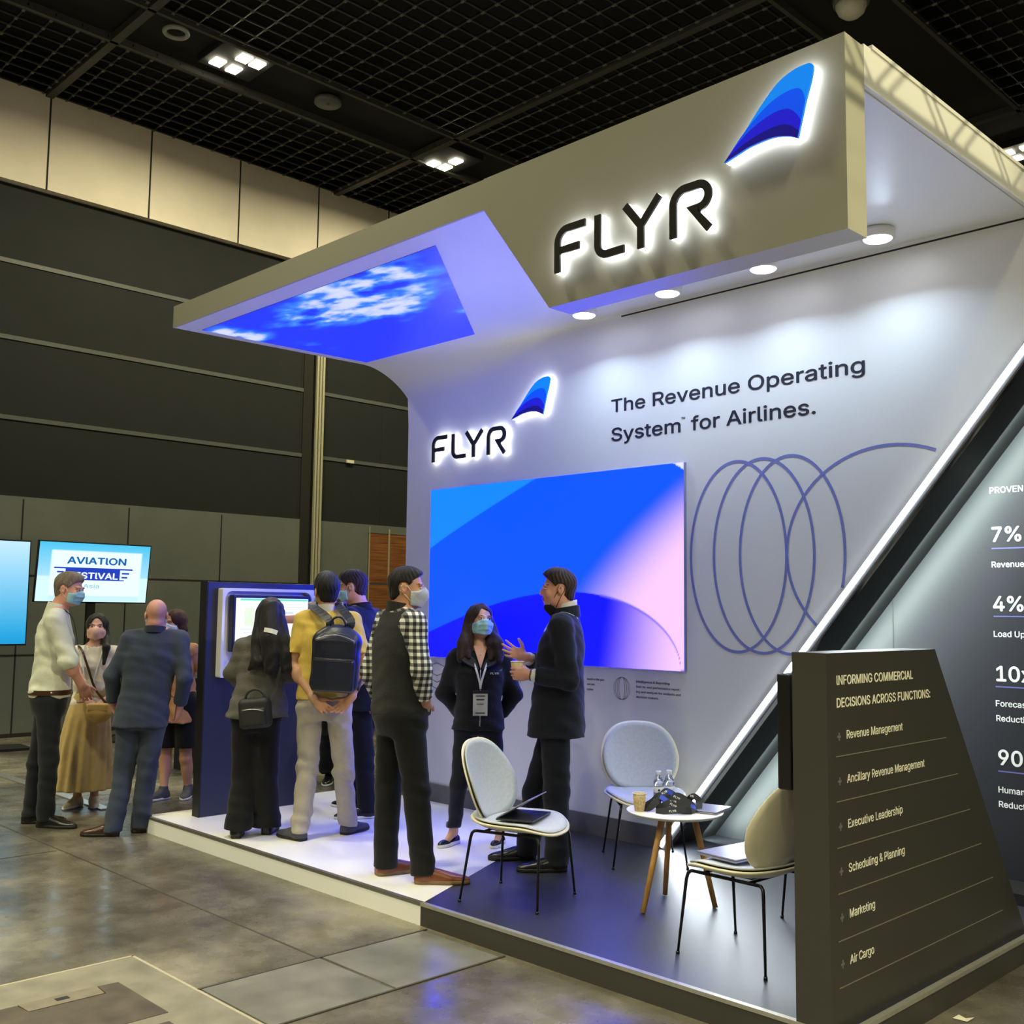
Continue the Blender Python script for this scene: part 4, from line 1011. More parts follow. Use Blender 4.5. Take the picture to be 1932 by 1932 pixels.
ld2.location = (0, -0.10, 0.013); ld2.rotation_euler = (math.radians(30), 0, 0)
l3 = thing('laptop', 'closed pale grey laptop lying on the seat of the chair beside the sign', 'laptop', seat_world(ch3, 0.02, 0.06, 0.464), ch3.rotation_euler[2]+math.radians(-6))
box('base', (-0.165, -0.115, 0.0), (0.165, 0.115, 0.009), M_ALU, l3, bevel=0.003); box('lid', (-0.165, -0.115, 0.010), (0.165, 0.115, 0.017), M_ALU, l3, bevel=0.003)
# ================================================================== people: smooth distance-field bodies
class Sdf:
    def __init__(s, lo, hi, h, fine=()):
        s.ax = []
        for k in range(3):
            cuts = [lo[k], hi[k]]; iv = [(max(lo[k], a[k]), min(hi[k], b[k]), hh) for a, b, hh in fine if a[k] < hi[k] and b[k] > lo[k]]
            for a, b, hh in iv: cuts += [a, b]
            cuts = sorted(set(cuts)); out = [cuts[0]]
            for a, b in zip(cuts[:-1], cuts[1:]):
                if b-a < 1e-6: continue
                mid = (a+b)/2; hh = min([h]+[q for (u, v, q) in iv if u <= mid <= v])
                n = max(1, int(math.ceil((b-a)/hh))); out += list(np.linspace(a, b, n+1)[1:])
            s.ax.append(np.array(out, np.float32))
        s.F = np.full([len(a) for a in s.ax], 0.5, np.float32)
    def _sl(s, lo, hi, m):
        r = []
        for k in range(3):
            a = np.searchsorted(s.ax[k], lo[k]-m); b = np.searchsorted(s.ax[k], hi[k]+m); r.append(slice(max(0, a-1), min(len(s.ax[k]), b+1)))
        return r
    def _xyz(s, sl): return s.ax[0][sl[0]][:, None, None], s.ax[1][sl[1]][None, :, None], s.ax[2][sl[2]][None, None, :]
    def op(s, f, lo, hi, k=0.0, sub=False):
        m = k+0.03
        sl = s._sl(lo, hi, m)
        if any(q.stop <= q.start for q in sl): return
        d = f(*s._xyz(sl)).astype(np.float32); R = s.F[tuple(sl)]
        if sub:
            d = -d
            if k > 0: hh = np.maximum(k-np.abs(R-d), 0)/k; R[...] = np.maximum(R, d)+hh*hh*k*0.25
            else: R[...] = np.maximum(R, d)
        else:
            if k > 0: hh = np.maximum(k-np.abs(R-d), 0)/k; R[...] = np.minimum(R, d)-hh*hh*k*0.25
            else: R[...] = np.minimum(R, d)
    def cone(s, a, b, ra, rb, k=0.0, sub=False):
        a = np.array(a, float); b = np.array(b, float); ab = b-a; L2 = max(ab@ab, 1e-9)
        def f(x, y, z):
            t = np.clip(((x-a[0])*ab[0]+(y-a[1])*ab[1]+(z-a[2])*ab[2])/L2, 0, 1)
            return np.sqrt((x-a[0]-t*ab[0])**2+(y-a[1]-t*ab[1])**2+(z-a[2]-t*ab[2])**2)-(ra+(rb-ra)*t)
        r = max(ra, rb); s.op(f, np.minimum(a, b)-r, np.maximum(a, b)+r, k, sub)
    def chain(s, pts, rs, k=0.02):
        for i in range(len(pts)-1): s.cone(pts[i], pts[i+1], rs[i], rs[i+1], k if i == 0 else min(k, 0.02))
    def ell(s, c, r, M=None, k=0.0, sub=False):
        c = np.array(c, float); r = np.array(r, float); M = np.eye(3) if M is None else M
        def f(x, y, z):
            x, y, z = x-c[0], y-c[1], z-c[2]
            u = (M[0, 0]*x+M[1, 0]*y+M[2, 0]*z)/r[0]; v = (M[0, 1]*x+M[1, 1]*y+M[2, 1]*z)/r[1]; w = (M[0, 2]*x+M[1, 2]*y+M[2, 2]*z)/r[2]
            k0 = np.sqrt(u*u+v*v+w*w); k1 = np.sqrt((u/r[0])**2+(v/r[1])**2+(w/r[2])**2)+1e-6
            return k0*(k0-1)/k1
        e = np.sqrt((M**2) @ (r**2)); s.op(f, c-e, c+e, k, sub)
    def rbox(s, c, half, M=None, rad=0.01, k=0.0, sub=False):
        c = np.array(c, float); h = np.array(half, float)-rad; M = np.eye(3) if M is None else M
        def f(x, y, z):
            x, y, z = x-c[0], y-c[1], z-c[2]
            q = [np.abs(M[0, i]*x+M[1, i]*y+M[2, i]*z)-h[i] for i in range(3)]
            return np.sqrt(sum(np.maximum(a, 0)**2 for a in q))+np.minimum(np.maximum(np.maximum(q[0], q[1]), q[2]), 0)-rad
        e = np.abs(M) @ np.array(half, float); s.op(f, c-e, c+e, k, sub)
    def loft(s, st, right, k=0.0, p=2.4, wav=None):
        """st: (z, cx, cy, halfwidth, halfdepth) from low to high; right: unit (x,y) of the width axis"""
        st = sorted(st); Z = np.array([q[0] for q in st]); A = np.array(st)
        rx, ry = right
        def f(x, y, z):
            zz = np.clip(z, Z[0], Z[-1]); cx, cy, w, d = [np.interp(zz, Z, A[:, i]) for i in (1, 2, 3, 4)]
            u = ((x-cx)*rx+(y-cy)*ry)/w; v = ((x-cx)*(-ry)+(y-cy)*rx)/d
            q = (np.abs(u)**p+np.abs(v)**p)**(1/p)
            if wav is not None: q = q-wav(np.arctan2(v, u), z)
            g = (q-1)*np.minimum(w, d)
            return np.maximum(g, np.abs(z-(Z[0]+Z[-1])/2)-(Z[-1]-Z[0])/2)
        m = max(A[:, 3].max(), A[:, 4].max())*1.15
        s.op(f, (A[:, 1].min()-m, A[:, 2].min()-m, Z[0]), (A[:, 1].max()+m, A[:, 2].max()+m, Z[-1]), k)
    def plane(s, n, c, k=0.0, lo=None, hi=None):
        """cut away everything with n.p > c (inside the optional box)"""
        n = np.array(n, float)
        sl = s._sl(lo, hi, 0) if lo is not None else [slice(0, len(a)) for a in s.ax]
        x, y, z = s._xyz(sl); d = (n[0]*x+n[1]*y+n[2]*z-c).astype(np.float32); R = s.F[tuple(sl)]
        R[...] = np.maximum(R, d)
    def disp(s, fn):
        x, y, z = s._xyz([slice(0, len(a)) for a in s.ax]); s.F += fn(x, y, z).astype(np.float32)
    def mesh(s, smooth=2):
        F = s.F; S = F < 0
        S[0] = S[-1] = False; S[:, 0] = S[:, -1] = False; S[:, :, 0] = S[:, :, -1] = False
        F = np.where(S, np.minimum(F, -1e-6), np.maximum(F, 1e-6))
        c = np.zeros([n-1 for n in F.shape], np.uint8)
        for i in (0, 1):
            for j in (0, 1):
                for k in (0, 1): c += S[i:F.shape[0]-1+i, j:F.shape[1]-1+j, k:F.shape[2]-1+k]
        act = (c > 0) & (c < 8); I = np.argwhere(act)
        if len(I) == 0: return np.zeros((0, 3)), np.zeros((0, 4), int)
        idx = np.full(act.shape, -1, np.int64); idx[act] = np.arange(len(I))
        P = np.zeros((len(I), 3)); N = np.zeros(len(I))
        cor = [(i, j, k) for i in (0, 1) for j in (0, 1) for k in (0, 1)]
        for a in cor:
            for ax in range(3):
                if a[ax]: continue
                b = list(a); b[ax] = 1
                fa = F[I[:, 0]+a[0], I[:, 1]+a[1], I[:, 2]+a[2]]; fb = F[I[:, 0]+b[0], I[:, 1]+b[1], I[:, 2]+b[2]]
                m = (fa < 0) != (fb < 0); t = np.where(m, fa/(fa-fb+1e-12), 0)
                for q in range(3):
                    v = (a[q]+0*t) if q != ax else t
                    P[:, q] += np.where(m, v, 0)
                N += m
        P = P/N[:, None]+I
        V = np.stack([np.interp(P[:, q], np.arange(len(s.ax[q])), s.ax[q]) for q in range(3)], -1)
        Q = []
        for ax in range(3):
            o = [0, 1, 2]; o.remove(ax); b, cc = o
            sl0 = [slice(None)]*3; sl1 = [slice(None)]*3; sl0[ax] = slice(0, -1); sl1[ax] = slice(1, None)
            A = S[tuple(sl0)]; B = S[tuple(sl1)]
            E = np.argwhere(A != B); fl = A[A != B]
            def cell(db, dc):
                e = E.copy(); e[:, b] += db; e[:, cc] += dc; return idx[e[:, 0], e[:, 1], e[:, 2]]
            q = np.stack([cell(-1, -1), cell(0, -1), cell(0, 0), cell(-1, 0)], -1)
            flip = ~fl if ax != 1 else fl
            q[flip] = q[flip][:, ::-1]; Q.append(q)
        Q = np.concatenate(Q)
        if smooth:
            e = np.concatenate([Q[:, [0, 1]], Q[:, [1, 2]], Q[:, [2, 3]], Q[:, [3, 0]]])
            for _ in range(smooth):
                A = np.zeros_like(V); cnt = np.zeros(len(V))
                for q in range(3): A[:, q] = np.bincount(e[:, 0], V[e[:, 1], q], len(V))+np.bincount(e[:, 1], V[e[:, 0], q], len(V))
                cnt = np.bincount(e[:, 0], minlength=len(V))+np.bincount(e[:, 1], minlength=len(V))
                V = V*0.5+0.5*A/np.maximum(cnt, 1)[:, None]
        return V, Q
    def obj(s, name, m, parent, smooth=2, mfn=None):
        V, Q = s.mesh(smooth); mi = None
        if mfn is not None and len(Q): mi = mfn(V[Q].mean(1))
        return np_mesh(name, V, Q, m, parent, True, mi)

def nrmz(v): v = np.array(v, float); return v/np.linalg.norm(v)
def skin_mat(name, c, red=0.0):
    m = mat(name, c, 0.5, noise=0.07, scale=14); b = m.node_tree.nodes['Principled BSDF']
    b.inputs['Subsurface Weight'].default_value = 0.06; b.inputs['Subsurface Radius'].default_value = (0.01, 0.004, 0.002)
    return m
M_LIP = mat('lip_tone', rgb(168, 96, 88), 0.45); M_EYEW = mat('eye_white', rgb(214, 210, 206), 0.3); M_IRIS = mat('eye_iris', rgb(36, 24, 18), 0.2)
def cloth(name, c, rough=0.85, bump=0.10, bscale=60, noise=0.06, sheen=0.1): return mat(name, c, rough, noise=noise, scale=20, bump=bump, bscale=bscale, spec=0.25, sheen=sheen)
FOLD = lambda amp, sx, sz, ph: (lambda x, y, z: amp*np.sin((x*0.8+y*1.1)*sx+z*sz+ph+1.5*np.sin(z*17+x*9+ph))*np.sin(y*sx*0.8-x*13+z*sz*0.5+ph*2))

class Person:
    """frame at the feet: x to the right in the view, y away from the viewer, z up"""
    def __init__(s, name, label, foot, zg, face, headf, height, skin, pitch=0.0, roll=0.0, group=None):
        p = onz(foot[0], foot[1], zg); s.O = np.array([p[0], p[1], zg])
        s.R = np.array([math.cos(YAW), math.sin(YAW), 0]); s.A = np.array([-math.sin(YAW), math.cos(YAW), 0])
        s.root = thing(name, label, 'person', tuple(s.O), YAW, group)
        s.f = nrmz(face); s.r = np.array([s.f[1], -s.f[0]])
        s.k = height/1.75; s.skin = skin; s.H = height
        hf = nrmz(headf); y = np.array([hf[0]*math.cos(pitch), hf[1]*math.cos(pitch), math.sin(pitch)])
        x = np.array([hf[1], -hf[0], 0.0]); z = np.cross(x, y)
        c, sn = math.cos(roll), math.sin(roll); x, z = c*x+sn*z, -sn*x+c*z
        s.HM = np.stack([x, y, z], -1)
        s.parts = {}
    def J(s, px, py, c=0.0):
        d = ray(px, py); n = s.A; t = ((s.O-CAM)@n+c)/(d@n); P = CAM+d*t-s.O
        return np.array([P@s.R, P@s.A, P[2]])
    def hl(s, x, y, z): return s.hc+s.HM@(np.array([x, y, z])*s.hk)
    # ---- skeleton
    def skeleton(s, head, neck, hip, sh=None, el=None, wr=None, kn=None, an=None, sw=0.19, hw=0.095, hk=1.0):
        """head, neck, hip: view points; el/wr/kn/an: pairs (subject right, subject left)"""
        s.hk = hk*s.k**0.4; s.hc = np.array(head); s.nb = np.array(neck); s.hp = np.array(hip)
        r3 = np.array([s.r[0], s.r[1], 0])
        drop = np.array([0, 0, -0.068*s.k])
        s.sh = sh if sh is not None else [s.nb+r3*sw*s.k+drop, s.nb-r3*sw*s.k+drop]
        s.el, s.wr, s.kn, s.an = el, wr, kn, an
        s.hj = [s.hp+r3*hw*s.k, s.hp-r3*hw*s.k]
    def spine(s, z):
        t = (z-s.hp[2])/(s.nb[2]-s.hp[2]); t = max(-0.15, min(1.05, t)); return (s.hp+(s.nb-s.hp)*t)[:2]
    def torso_st(s, spec):
        """spec: (fraction of hip..neck, halfwidth, halfdepth, forward shift)"""
        out = []
        for t, w, d, fw in spec:
            z = s.hp[2]+(s.nb[2]-s.hp[2])*t; c = s.spine(z)+s.f*fw*s.k; out.append((z, c[0], c[1], w*s.k, d*s.k))
        return out
    def grid(s, pts, pad, h, fine=()):
        P = np.array(pts); return Sdf(P.min(0)-pad, P.max(0)+pad, h, fine)
    # ---- body
    def head_sdf(s, g, ears=True, nose=1.0, fem=False):
        k = s.hk; E = lambda c, r, kk=0.02, sub=False: g.ell(s.hl(*c), np.array(r)*k, s.HM, kk*k, sub)
        E((0, -0.014, 0.036), (0.074, 0.094, 0.083)); E((0, 0.028, -0.03), (0.060, 0.066, 0.083), 0.03)
        E((0, 0.050, -0.088), (0.036 if not fem else 0.030, 0.032, 0.028), 0.03)
        for sx in (-1, 1):
            E((sx*0.045, 0.012, -0.062), (0.016, 0.034, 0.034), 0.03)                       # jaw angle
            E((sx*0.038, 0.068, -0.026), (0.020, 0.016, 0.020), 0.02)                       # cheek
            E((sx*0.031, 0.100, 0.006), (0.017, 0.014, 0.011), 0.012, True)                 # eye socket
            E((sx*0.031, 0.081, 0.005), (0.0135, 0.0125, 0.0095), 0.003)                    # eye
            E((sx*0.032, 0.084, 0.024), (0.024, 0.012, 0.007), 0.012)                       # brow
            if ears:
                E((sx*0.077, -0.012, -0.004), (0.009, 0.020, 0.032), 0.006); E((sx*0.086, -0.006, 0.0), (0.006, 0.009, 0.016), 0.004, True)
        g.cone(s.hl(0, 0.088, 0.014), s.hl(0, 0.106*nose, -0.026), 0.0075*k, 0.0115*k, 0.012*k)
        for sx in (-1, 1): E((sx*0.011, 0.098*nose, -0.032), (0.009, 0.010, 0.008), 0.006)
        E((0, 0.092, -0.055), (0.022, 0.009, 0.006), 0.008); E((0, 0.089, -0.066), (0.020, 0.009, 0.006), 0.006)
        E((0, 0.086, -0.0605), (0.020, 0.012, 0.0016), 0.002, True)
        g.cone(s.hl(0, -0.028, -0.055), s.nb+np.array([0, 0, -0.03]), (0.056 if not fem else 0.047)*k, (0.066 if not fem else 0.052)*k, 0.03*k)
        for sx in (-1, 1):
            sh = s.sh[0 if sx > 0 else 1]; g.cone(s.nb+np.array([0, 0, -0.01]), s.nb*0.35+sh*0.65+np.array([0, 0, 0.0]), 0.052*k, 0.045*k, 0.04*k)
    def hand(s, g, side, wrist, d, palm, curl=0.5, spread=0.25, thumb=0.6, size=1.0, fc=None):
        """d: along the hand; palm: normal out of the palm; side 0 right, 1 left"""
        k = size*s.k; d = nrmz(d); n = np.array(palm, float); n = nrmz(n-d*(n@d)); lat = np.cross(d, n)*(1 if side == 0 else -1)   # towards the thumb
        w = np.array(wrist, float)
        pc = w+d*0.05*k
        M = np.stack([lat, d, n], -1)
        g.ell(pc, np.array([0.040, 0.052, 0.016])*k, M, 0.015); g.cone(w-d*0.03*k, w+d*0.02*k, 0.026*k, 0.026*k, 0.015)
        for i in range(4):
            off = (1.5-i)
            base = w+d*(0.088-0.004*abs(off-0.5))*k+lat*off*0.0195*k
            L = (0.070, 0.078, 0.072, 0.056)[i]*k
            a = off*spread*0.35; dd = nrmz(d*math.cos(a)+lat*math.sin(a)); c = (fc[i] if fc else curl)
            p = base-dd*0.03*k; q1 = base; r = (0.0088, 0.0092, 0.0088, 0.0078)[i]*k
            g.cone(p, q1, r*1.1, r*1.05, 0.008)
            for j, fr in enumerate((0.45, 0.30, 0.25)):
                ang = c*(0.7+j*0.9)*0.75
                v = nrmz(dd*math.cos(ang)+n*math.sin(ang)); q2 = q1+v*L*fr; g.cone(q1, q2, r*(1.05-0.1*j), r*(0.95-0.1*j), 0.0); q1 = q2
        tb = w+d*0.028*k+lat*0.026*k+n*0.004*k; td = nrmz(lat*thumb+d*0.75+n*(0.25+0.3*curl)); q = tb+td*0.045*k
        g.cone(tb-td*0.01, q, 0.0145*k, 0.0115*k, 0.012); g.cone(q, q+nrmz(td+d*0.6)*0.036*k, 0.0112*k, 0.0085*k, 0.0)
    def body(s, hands=True, legs=True, fem=False, bare_legs=False, hd=None, hair_c=None, brow=True, arms=True, ears=True, fineh=0.0032, extra=None, armr=0.80):
        k = s.k
        pts = [s.hc, s.hp, s.nb]+list(s.sh)+list(s.el)+list(s.wr)+list(s.kn)+list(s.an)
        fine = [(s.hc-0.125*s.hk, s.hc+0.135*s.hk, fineh)]
        for i in (0, 1):
            if hd and hd[i]: w = np.array(s.wr[i]); d = nrmz(hd[i][0])*0.11*k; fine.append((w+d-0.095*k, w+d+0.095*k, 0.0038))
        g = s.grid(pts, 0.20, 0.0075, fine)
        s.head_sdf(g, fem=fem, ears=ears)
        g.loft(s.torso_st([(0.02, 0.145, 0.100, 0), (0.1, 0.14, 0.098, 0), (0.25, 0.128, 0.088, 0), (0.62, 0.15, 0.10, 0), (0.86, 0.13, 0.075, 0), (0.97, 0.07, 0.06, 0)]), s.r, 0.03)
        r = 0.9 if fem else 1.0
        for i in (0, 1):
            if arms:
                g.chain([s.sh[i], s.el[i], s.wr[i]], [0.050*k*r*armr, 0.040*k*r*armr, 0.026*k*r], 0.04)
                m = s.el[i]*0.72+s.wr[i]*0.28; g.ell(m, np.array([0.044, 0.044, 0.06])*k*r*armr, None, 0.02)
                if hands:
                    h = hd[i] if hd and hd[i] else (s.wr[i]-s.el[i], np.array([-s.r[0]*(1 if i == 0 else -1), -s.r[1]*(1 if i == 0 else -1), 0.0]), {})
                    s.hand(g, i, s.wr[i], h[0], h[1], **h[2])
            lr = 1.0 if bare_legs else 0.88
            g.chain([s.hj[i], s.kn[i], s.an[i]], [0.080*k*lr, 0.054*k*lr, 0.035*k*lr], 0.03)
            m = s.kn[i]*0.68+s.an[i]*0.32+np.array([-s.f[0]*0.014, -s.f[1]*0.014, 0]); g.ell(m, np.array([0.048, 0.048, 0.10])*k*lr, None, 0.03)
            td = s.toe[i]; g.cone(s.an[i], np.array([s.an[i][0]+td[0]*0.09*k, s.an[i][1]+td[1]*0.09*k, s.gz[i]+0.030]), 0.031*k, 0.020*k, 0.02)
        if extra: extra(g)
        HM, hc, hk = s.HM, s.hc, s.hk
        def mf(c):
            q = (c-hc)@HM/hk; m = np.zeros(len(c), np.int32)
            ax = np.abs(q[:, 0])
            lips = (ax < 0.023) & (np.abs(q[:, 2]+0.0605) < 0.0105) & (q[:, 1] > 0.085); m[lips] = 1
            ey = (((ax-0.031)/0.0128)**2+((q[:, 2]-0.005)/0.0052)**2 < 1) & (q[:, 1] > 0.06); m[ey] = 2
            ir = (((ax-0.031)/0.0054)**2+((q[:, 2]-0.005)/0.0054)**2 < 1) & (q[:, 1] > 0.06); m[ir] = 3
            lid = (((ax-0.031)/0.015)**2+((q[:, 2]-0.0105)/0.0020)**2 < 1) & (q[:, 1] > 0.06); m[lid] = 3
            if brow: b = (((ax-0.034)/0.019)**2+((q[:, 2]-0.0262-0.02*(0.034-ax))/0.0030)**2 < 1) & (q[:, 1] > 0.05); m[b] = 4
            return m
        return g.obj('body', [s.skin, M_LIP, M_EYEW, M_IRIS, hair_c or M_IRIS], s.root, 2, mf)
    # ---- clothes
    def trousers(s, m, thigh=0.092, knee=0.066, hem=0.058, hz=None, hipw=0.178, hipd=0.128, name='trousers', top=0.30, folds=0.006, hemz=0.045, seed=1.0, waist=0.155):
        k = s.k; pts = [s.hp+np.array([0, 0, 0.25])]+list(s.kn)+list(s.an)
        g = s.grid(pts, 0.24, 0.0085)
        L = s.nb[2]-s.hp[2]
        g.loft(s.torso_st([(-0.17, hipw*0.72, hipd*0.80, 0), (-0.10, hipw*0.9, hipd*0.92, 0), (0.0, hipw, hipd, -0.008), (0.12, hipw*0.985, hipd*0.95, -0.005), (top, waist, 0.112, 0)]), s.r, 0.02)
        for i in (0, 1):
            a = s.an[i]; e = np.array([a[0], a[1], s.gz[i]+hemz])
            mid = s.hj[i]*0.5+s.kn[i]*0.5
            g.chain([s.hj[i]-np.array([0, 0, 0.02]), s.kn[i]], [thigh*k, knee*k], 0.035); g.chain([s.kn[i], e-np.array([0, 0, 0.05])], [knee*k, hem*k], 0.02)
            g.plane((0, 0, -1), -e[2], lo=(a[0]-0.2, a[1]-0.2, e[2]-0.3), hi=(a[0]+0.2, a[1]+0.2, e[2]+0.02))
        zk = np.mean([q[2] for q in s.kn]); za = np.mean([q[2] for q in s.an])
        if folds:
            f1 = FOLD(folds, 16, 34, seed)
            def fo(x, y, z):
                w = np.exp(-((z-zk)/0.13)**2)+1.1*np.exp(-((z-za-0.02)/0.10)**2)+0.6*np.exp(-((z-s.hp[2]+0.06)/0.10)**2)
                return f1(x, y, z)*(0.25+w)
            g.disp(fo)
        return g.obj(name, m, s.root, 2)
    def top(s, name, m, spec, sl=0.9, hem=None, upper=0.058, lower=0.052, cuff=0.046, folds=0.003, seed=0.0, arms=(1, 1), neckcut=None, shr=0.064, extra=None, smooth=2, cuffcut=True, forearm=True, wav=None, trap=0.056):
        """spec: torso stations; sl: length of the sleeve as shoulder 0 .. elbow 1 .. wrist 2"""
        k = s.k; pts = [s.hp-np.array([0, 0, 0.15]), s.nb]+list(s.sh)
        for i in (0, 1):
            if arms[i] and sl > 0: pts.append(s.el[i])
            if arms[i] and sl > 1: pts.append(s.wr[i])
        g = s.grid(pts, 0.27, 0.0078)
        g.loft(s.torso_st(spec), s.r, 0.03, wav=wav)
        for i in (0, 1):
            g.cone(s.nb-np.array([0, 0, 0.025]), s.sh[i], trap*k, shr*k, 0.05)
            if not arms[i] or sl <= 0: continue
            if sl <= 1:
                e = s.sh[i]+(s.el[i]-s.sh[i])*(sl+0.25); d = nrmz(s.el[i]-s.sh[i]); c = s.sh[i]+(s.el[i]-s.sh[i])*sl
                def slv(x, y, z, a=s.sh[i], b=e, d=d, c=c):
                    ab = b-a; t = np.clip(((x-a[0])*ab[0]+(y-a[1])*ab[1]+(z-a[2])*ab[2])/(ab@ab), 0, 1)
                    q = np.sqrt((x-a[0]-t*ab[0])**2+(y-a[1]-t*ab[1])**2+(z-a[2]-t*ab[2])**2)-(shr+(upper-shr)*t)*k
                    return np.maximum(q, (x-c[0])*d[0]+(y-c[1])*d[1]+(z-c[2])*d[2])
                g.op(slv, np.minimum(s.sh[i], e)-shr, np.maximum(s.sh[i], e)+shr, 0.012)
            else:
                g.cone(s.sh[i], s.el[i], shr*k, upper*k, 0.04)
                t = sl-1; d = nrmz(s.wr[i]-s.el[i]); c = s.el[i]+(s.wr[i]-s.el[i])*t
                g.cone(s.el[i], c+d*0.03, upper*k*0.98, cuff*k, 0.025)
                def cut(x, y, z, c=c, d=d): return np.maximum(-((x-c[0])*d[0]+(y-c[1])*d[1]+(z-c[2])*d[2]), np.sqrt((x-c[0])**2+(y-c[1])**2+(z-c[2])**2)-0.10)
                g.op(lambda x, y, z, c=c, d=d: np.maximum(-((x-c[0])*d[0]+(y-c[1])*d[1]+(z-c[2])*d[2]), np.sqrt((x-c[0])**2+(y-c[1])**2+(z-c[2])**2)-0.085), c-0.085, c+0.085, 0.0, True)
        if extra: extra(g)
        if neckcut is not None: g.cone(s.nb+np.array([0, 0, 0.005])+np.append(s.f, 0)*0.02, s.nb+np.array([0, 0, 0.14])+np.append(s.f, 0)*0.04, neckcut*k, neckcut*k*1.25, 0.0, True)
        if folds:
            f1 = FOLD(folds, 17, 27, seed); f2 = FOLD(folds*0.6, 31, 45, seed+2)
            g.disp(lambda x, y, z: f1(x, y, z)+f2(x, y, z))
        return g.obj(name, m, s.root, smooth)
    def collar(s, name, m, h=0.05, r=0.066, th=0.008, open_=0.0, lean=0.02, parent=None):
        """standing collar ring round the neck"""
        k = s.k; V = []; F = []; n = 36
        ax = nrmz(s.hc-s.nb+np.append(-s.f, 0)*0.06); b = s.nb+np.array([0, 0, 0.0])
        f3 = np.append(s.f, 0); r3 = np.append(s.r, 0)
        a0 = open_
        A_ = np.linspace(a0, 2*math.pi-a0, n)
        for a in A_:
            d = f3*math.cos(a)*1.02+r3*math.sin(a)
            lo_ = b+d*(r*k+0.006)+np.array([0, 0, -0.02+0.012*-math.cos(a)]); hi_ = b+d*(r*k)*0.93+ax*(h*k*(0.85-0.25*math.cos(a)))
            for q in (lo_, hi_, hi_+d*th, lo_+d*th*1.2): V.append(q)
        for i in range(n-1):
            for j in range(4): F.append((i*4+j, i*4+(j+1) % 4, (i+1)*4+(j+1) % 4, (i+1)*4+j))
        F.append((3, 2, 1, 0)); F.append(tuple((n-1)*4+j for j in range(4)))
        o = mesh_obj(name, V, F, m, parent or s.root, smooth=False)
        bm = bmesh.new(); bm.from_mesh(o.data); bmesh.ops.recalc_face_normals(bm, faces=bm.faces[:]); bm.to_mesh(o.data); bm.free()
        return o
    def shoe(s, i, m, msole=None, L=0.29, W=0.048, heel=0.012, low=False, name='shoe', top=0.10):
        k = s.k**0.5; a = s.an[i]; td = nrmz(np.append(s.toe[i], 0)); gz = s.gz[i]; lat = np.array([td[1], -td[0], 0])
        c = np.array([a[0], a[1], gz]); hb = c-td*0.055*k; tp = c+td*(L-0.055)*k
        P = [hb-0.06, tp+0.06, hb+0.06, tp-0.06]
        def mk(lo_z, hi_z, infl, upper):
            g = Sdf(np.min(P, 0)-[0.03, 0.03, 0], np.max(P, 0)+[0.03, 0.03, 0], 0.005)
            g.ax[2] = np.linspace(gz-0.012, gz+hi_z+0.02, int((hi_z+0.032)/0.005)+1).astype(np.float32)
            g.F = np.full([len(q) for q in g.ax], 0.5, np.float32)
            z0 = gz+0.03
            b1 = c+td*(L*0.42)*k
            hw = W*k+infl
            M = np.stack([lat, td, np.array([0, 0, 1.0])], -1)
            def foot(x, y, z):
                u = (x-c[0])*td[0]+(y-c[1])*td[1]; v = (x-c[0])*lat[0]+(y-c[1])*lat[1]; w = z-gz
                t = (u+0.055*k)/(L*k)
                hwid = np.interp(t, [0, 0.08, 0.3, 0.62, 0.85, 0.95, 1.0], [0.55, 0.78, 0.80, 1.0, 0.78, 0.5, 0.2])*hw
                hgt = np.interp(t, [0, 0.1, 0.3, 0.45, 0.7, 0.92, 1.0], [0.066, 0.075, 0.088, 0.078, 0.056, 0.042, 0.03]) if not low else np.interp(t, [0, 0.1, 0.3, 0.5, 0.7, 0.92, 1.0], [0.055, 0.05, 0.03, 0.024, 0.046, 0.038, 0.025])
                q = np.sqrt((v/hwid)**2+(np.maximum(w, 0)/hgt)**4)-1
                e = (np.abs(t-0.5)-0.5)*L
                return np.maximum(q*np.minimum(hwid, 0.04), e)
            g.op(foot, np.min(P, 0)-0.05, np.max(P, 0)+0.05)
            if upper and not low: g.cone(a+np.array([0, 0, gz+0.04-a[2]]), np.array([a[0], a[1], gz+top]), 0.044*k, 0.040*k, 0.03)
            g.plane((0, 0, 1), gz+hi_z); g.plane((0, 0, -1), -(gz+lo_z))
            return g
        sh = mk(0.014 if msole else 0.001, 0.115, 0.0, True).obj(name, m, s.root, 2)
        if msole: mk(0.0005, 0.022, 0.004, False).obj('sole', msole, sh, 1)
        return sh
    # ---- head things
    def hair_short(s, m, thick=0.012, line=-0.010, side=0.0, top=0.02, seed=0, rough=0.004, back=-0.085, recede=0.0, fringe=0.0):
        k = s.hk; g = Sdf(s.hc-0.17*k, s.hc+0.19*k, 0.0038)
        g.ell(s.hl(0, -0.014, 0.036), np.array([0.074+thick*0.7, 0.094+thick, 0.083+thick])*k, s.HM)
        g.ell(s.hl(0, -0.05, -0.035), np.array([0.062, 0.052, 0.055])*k, s.HM, 0.02)
        if top: g.ell(s.hl(0, 0.015, 0.085), np.array([0.062, 0.075, 0.03+top])*k, s.HM, 0.03)
        if fringe: g.ell(s.hl(0.01, 0.07, 0.075), np.array([0.05, 0.03, 0.022+fringe])*k, s.HM, 0.02)
        M, hc = s.HM, s.hc
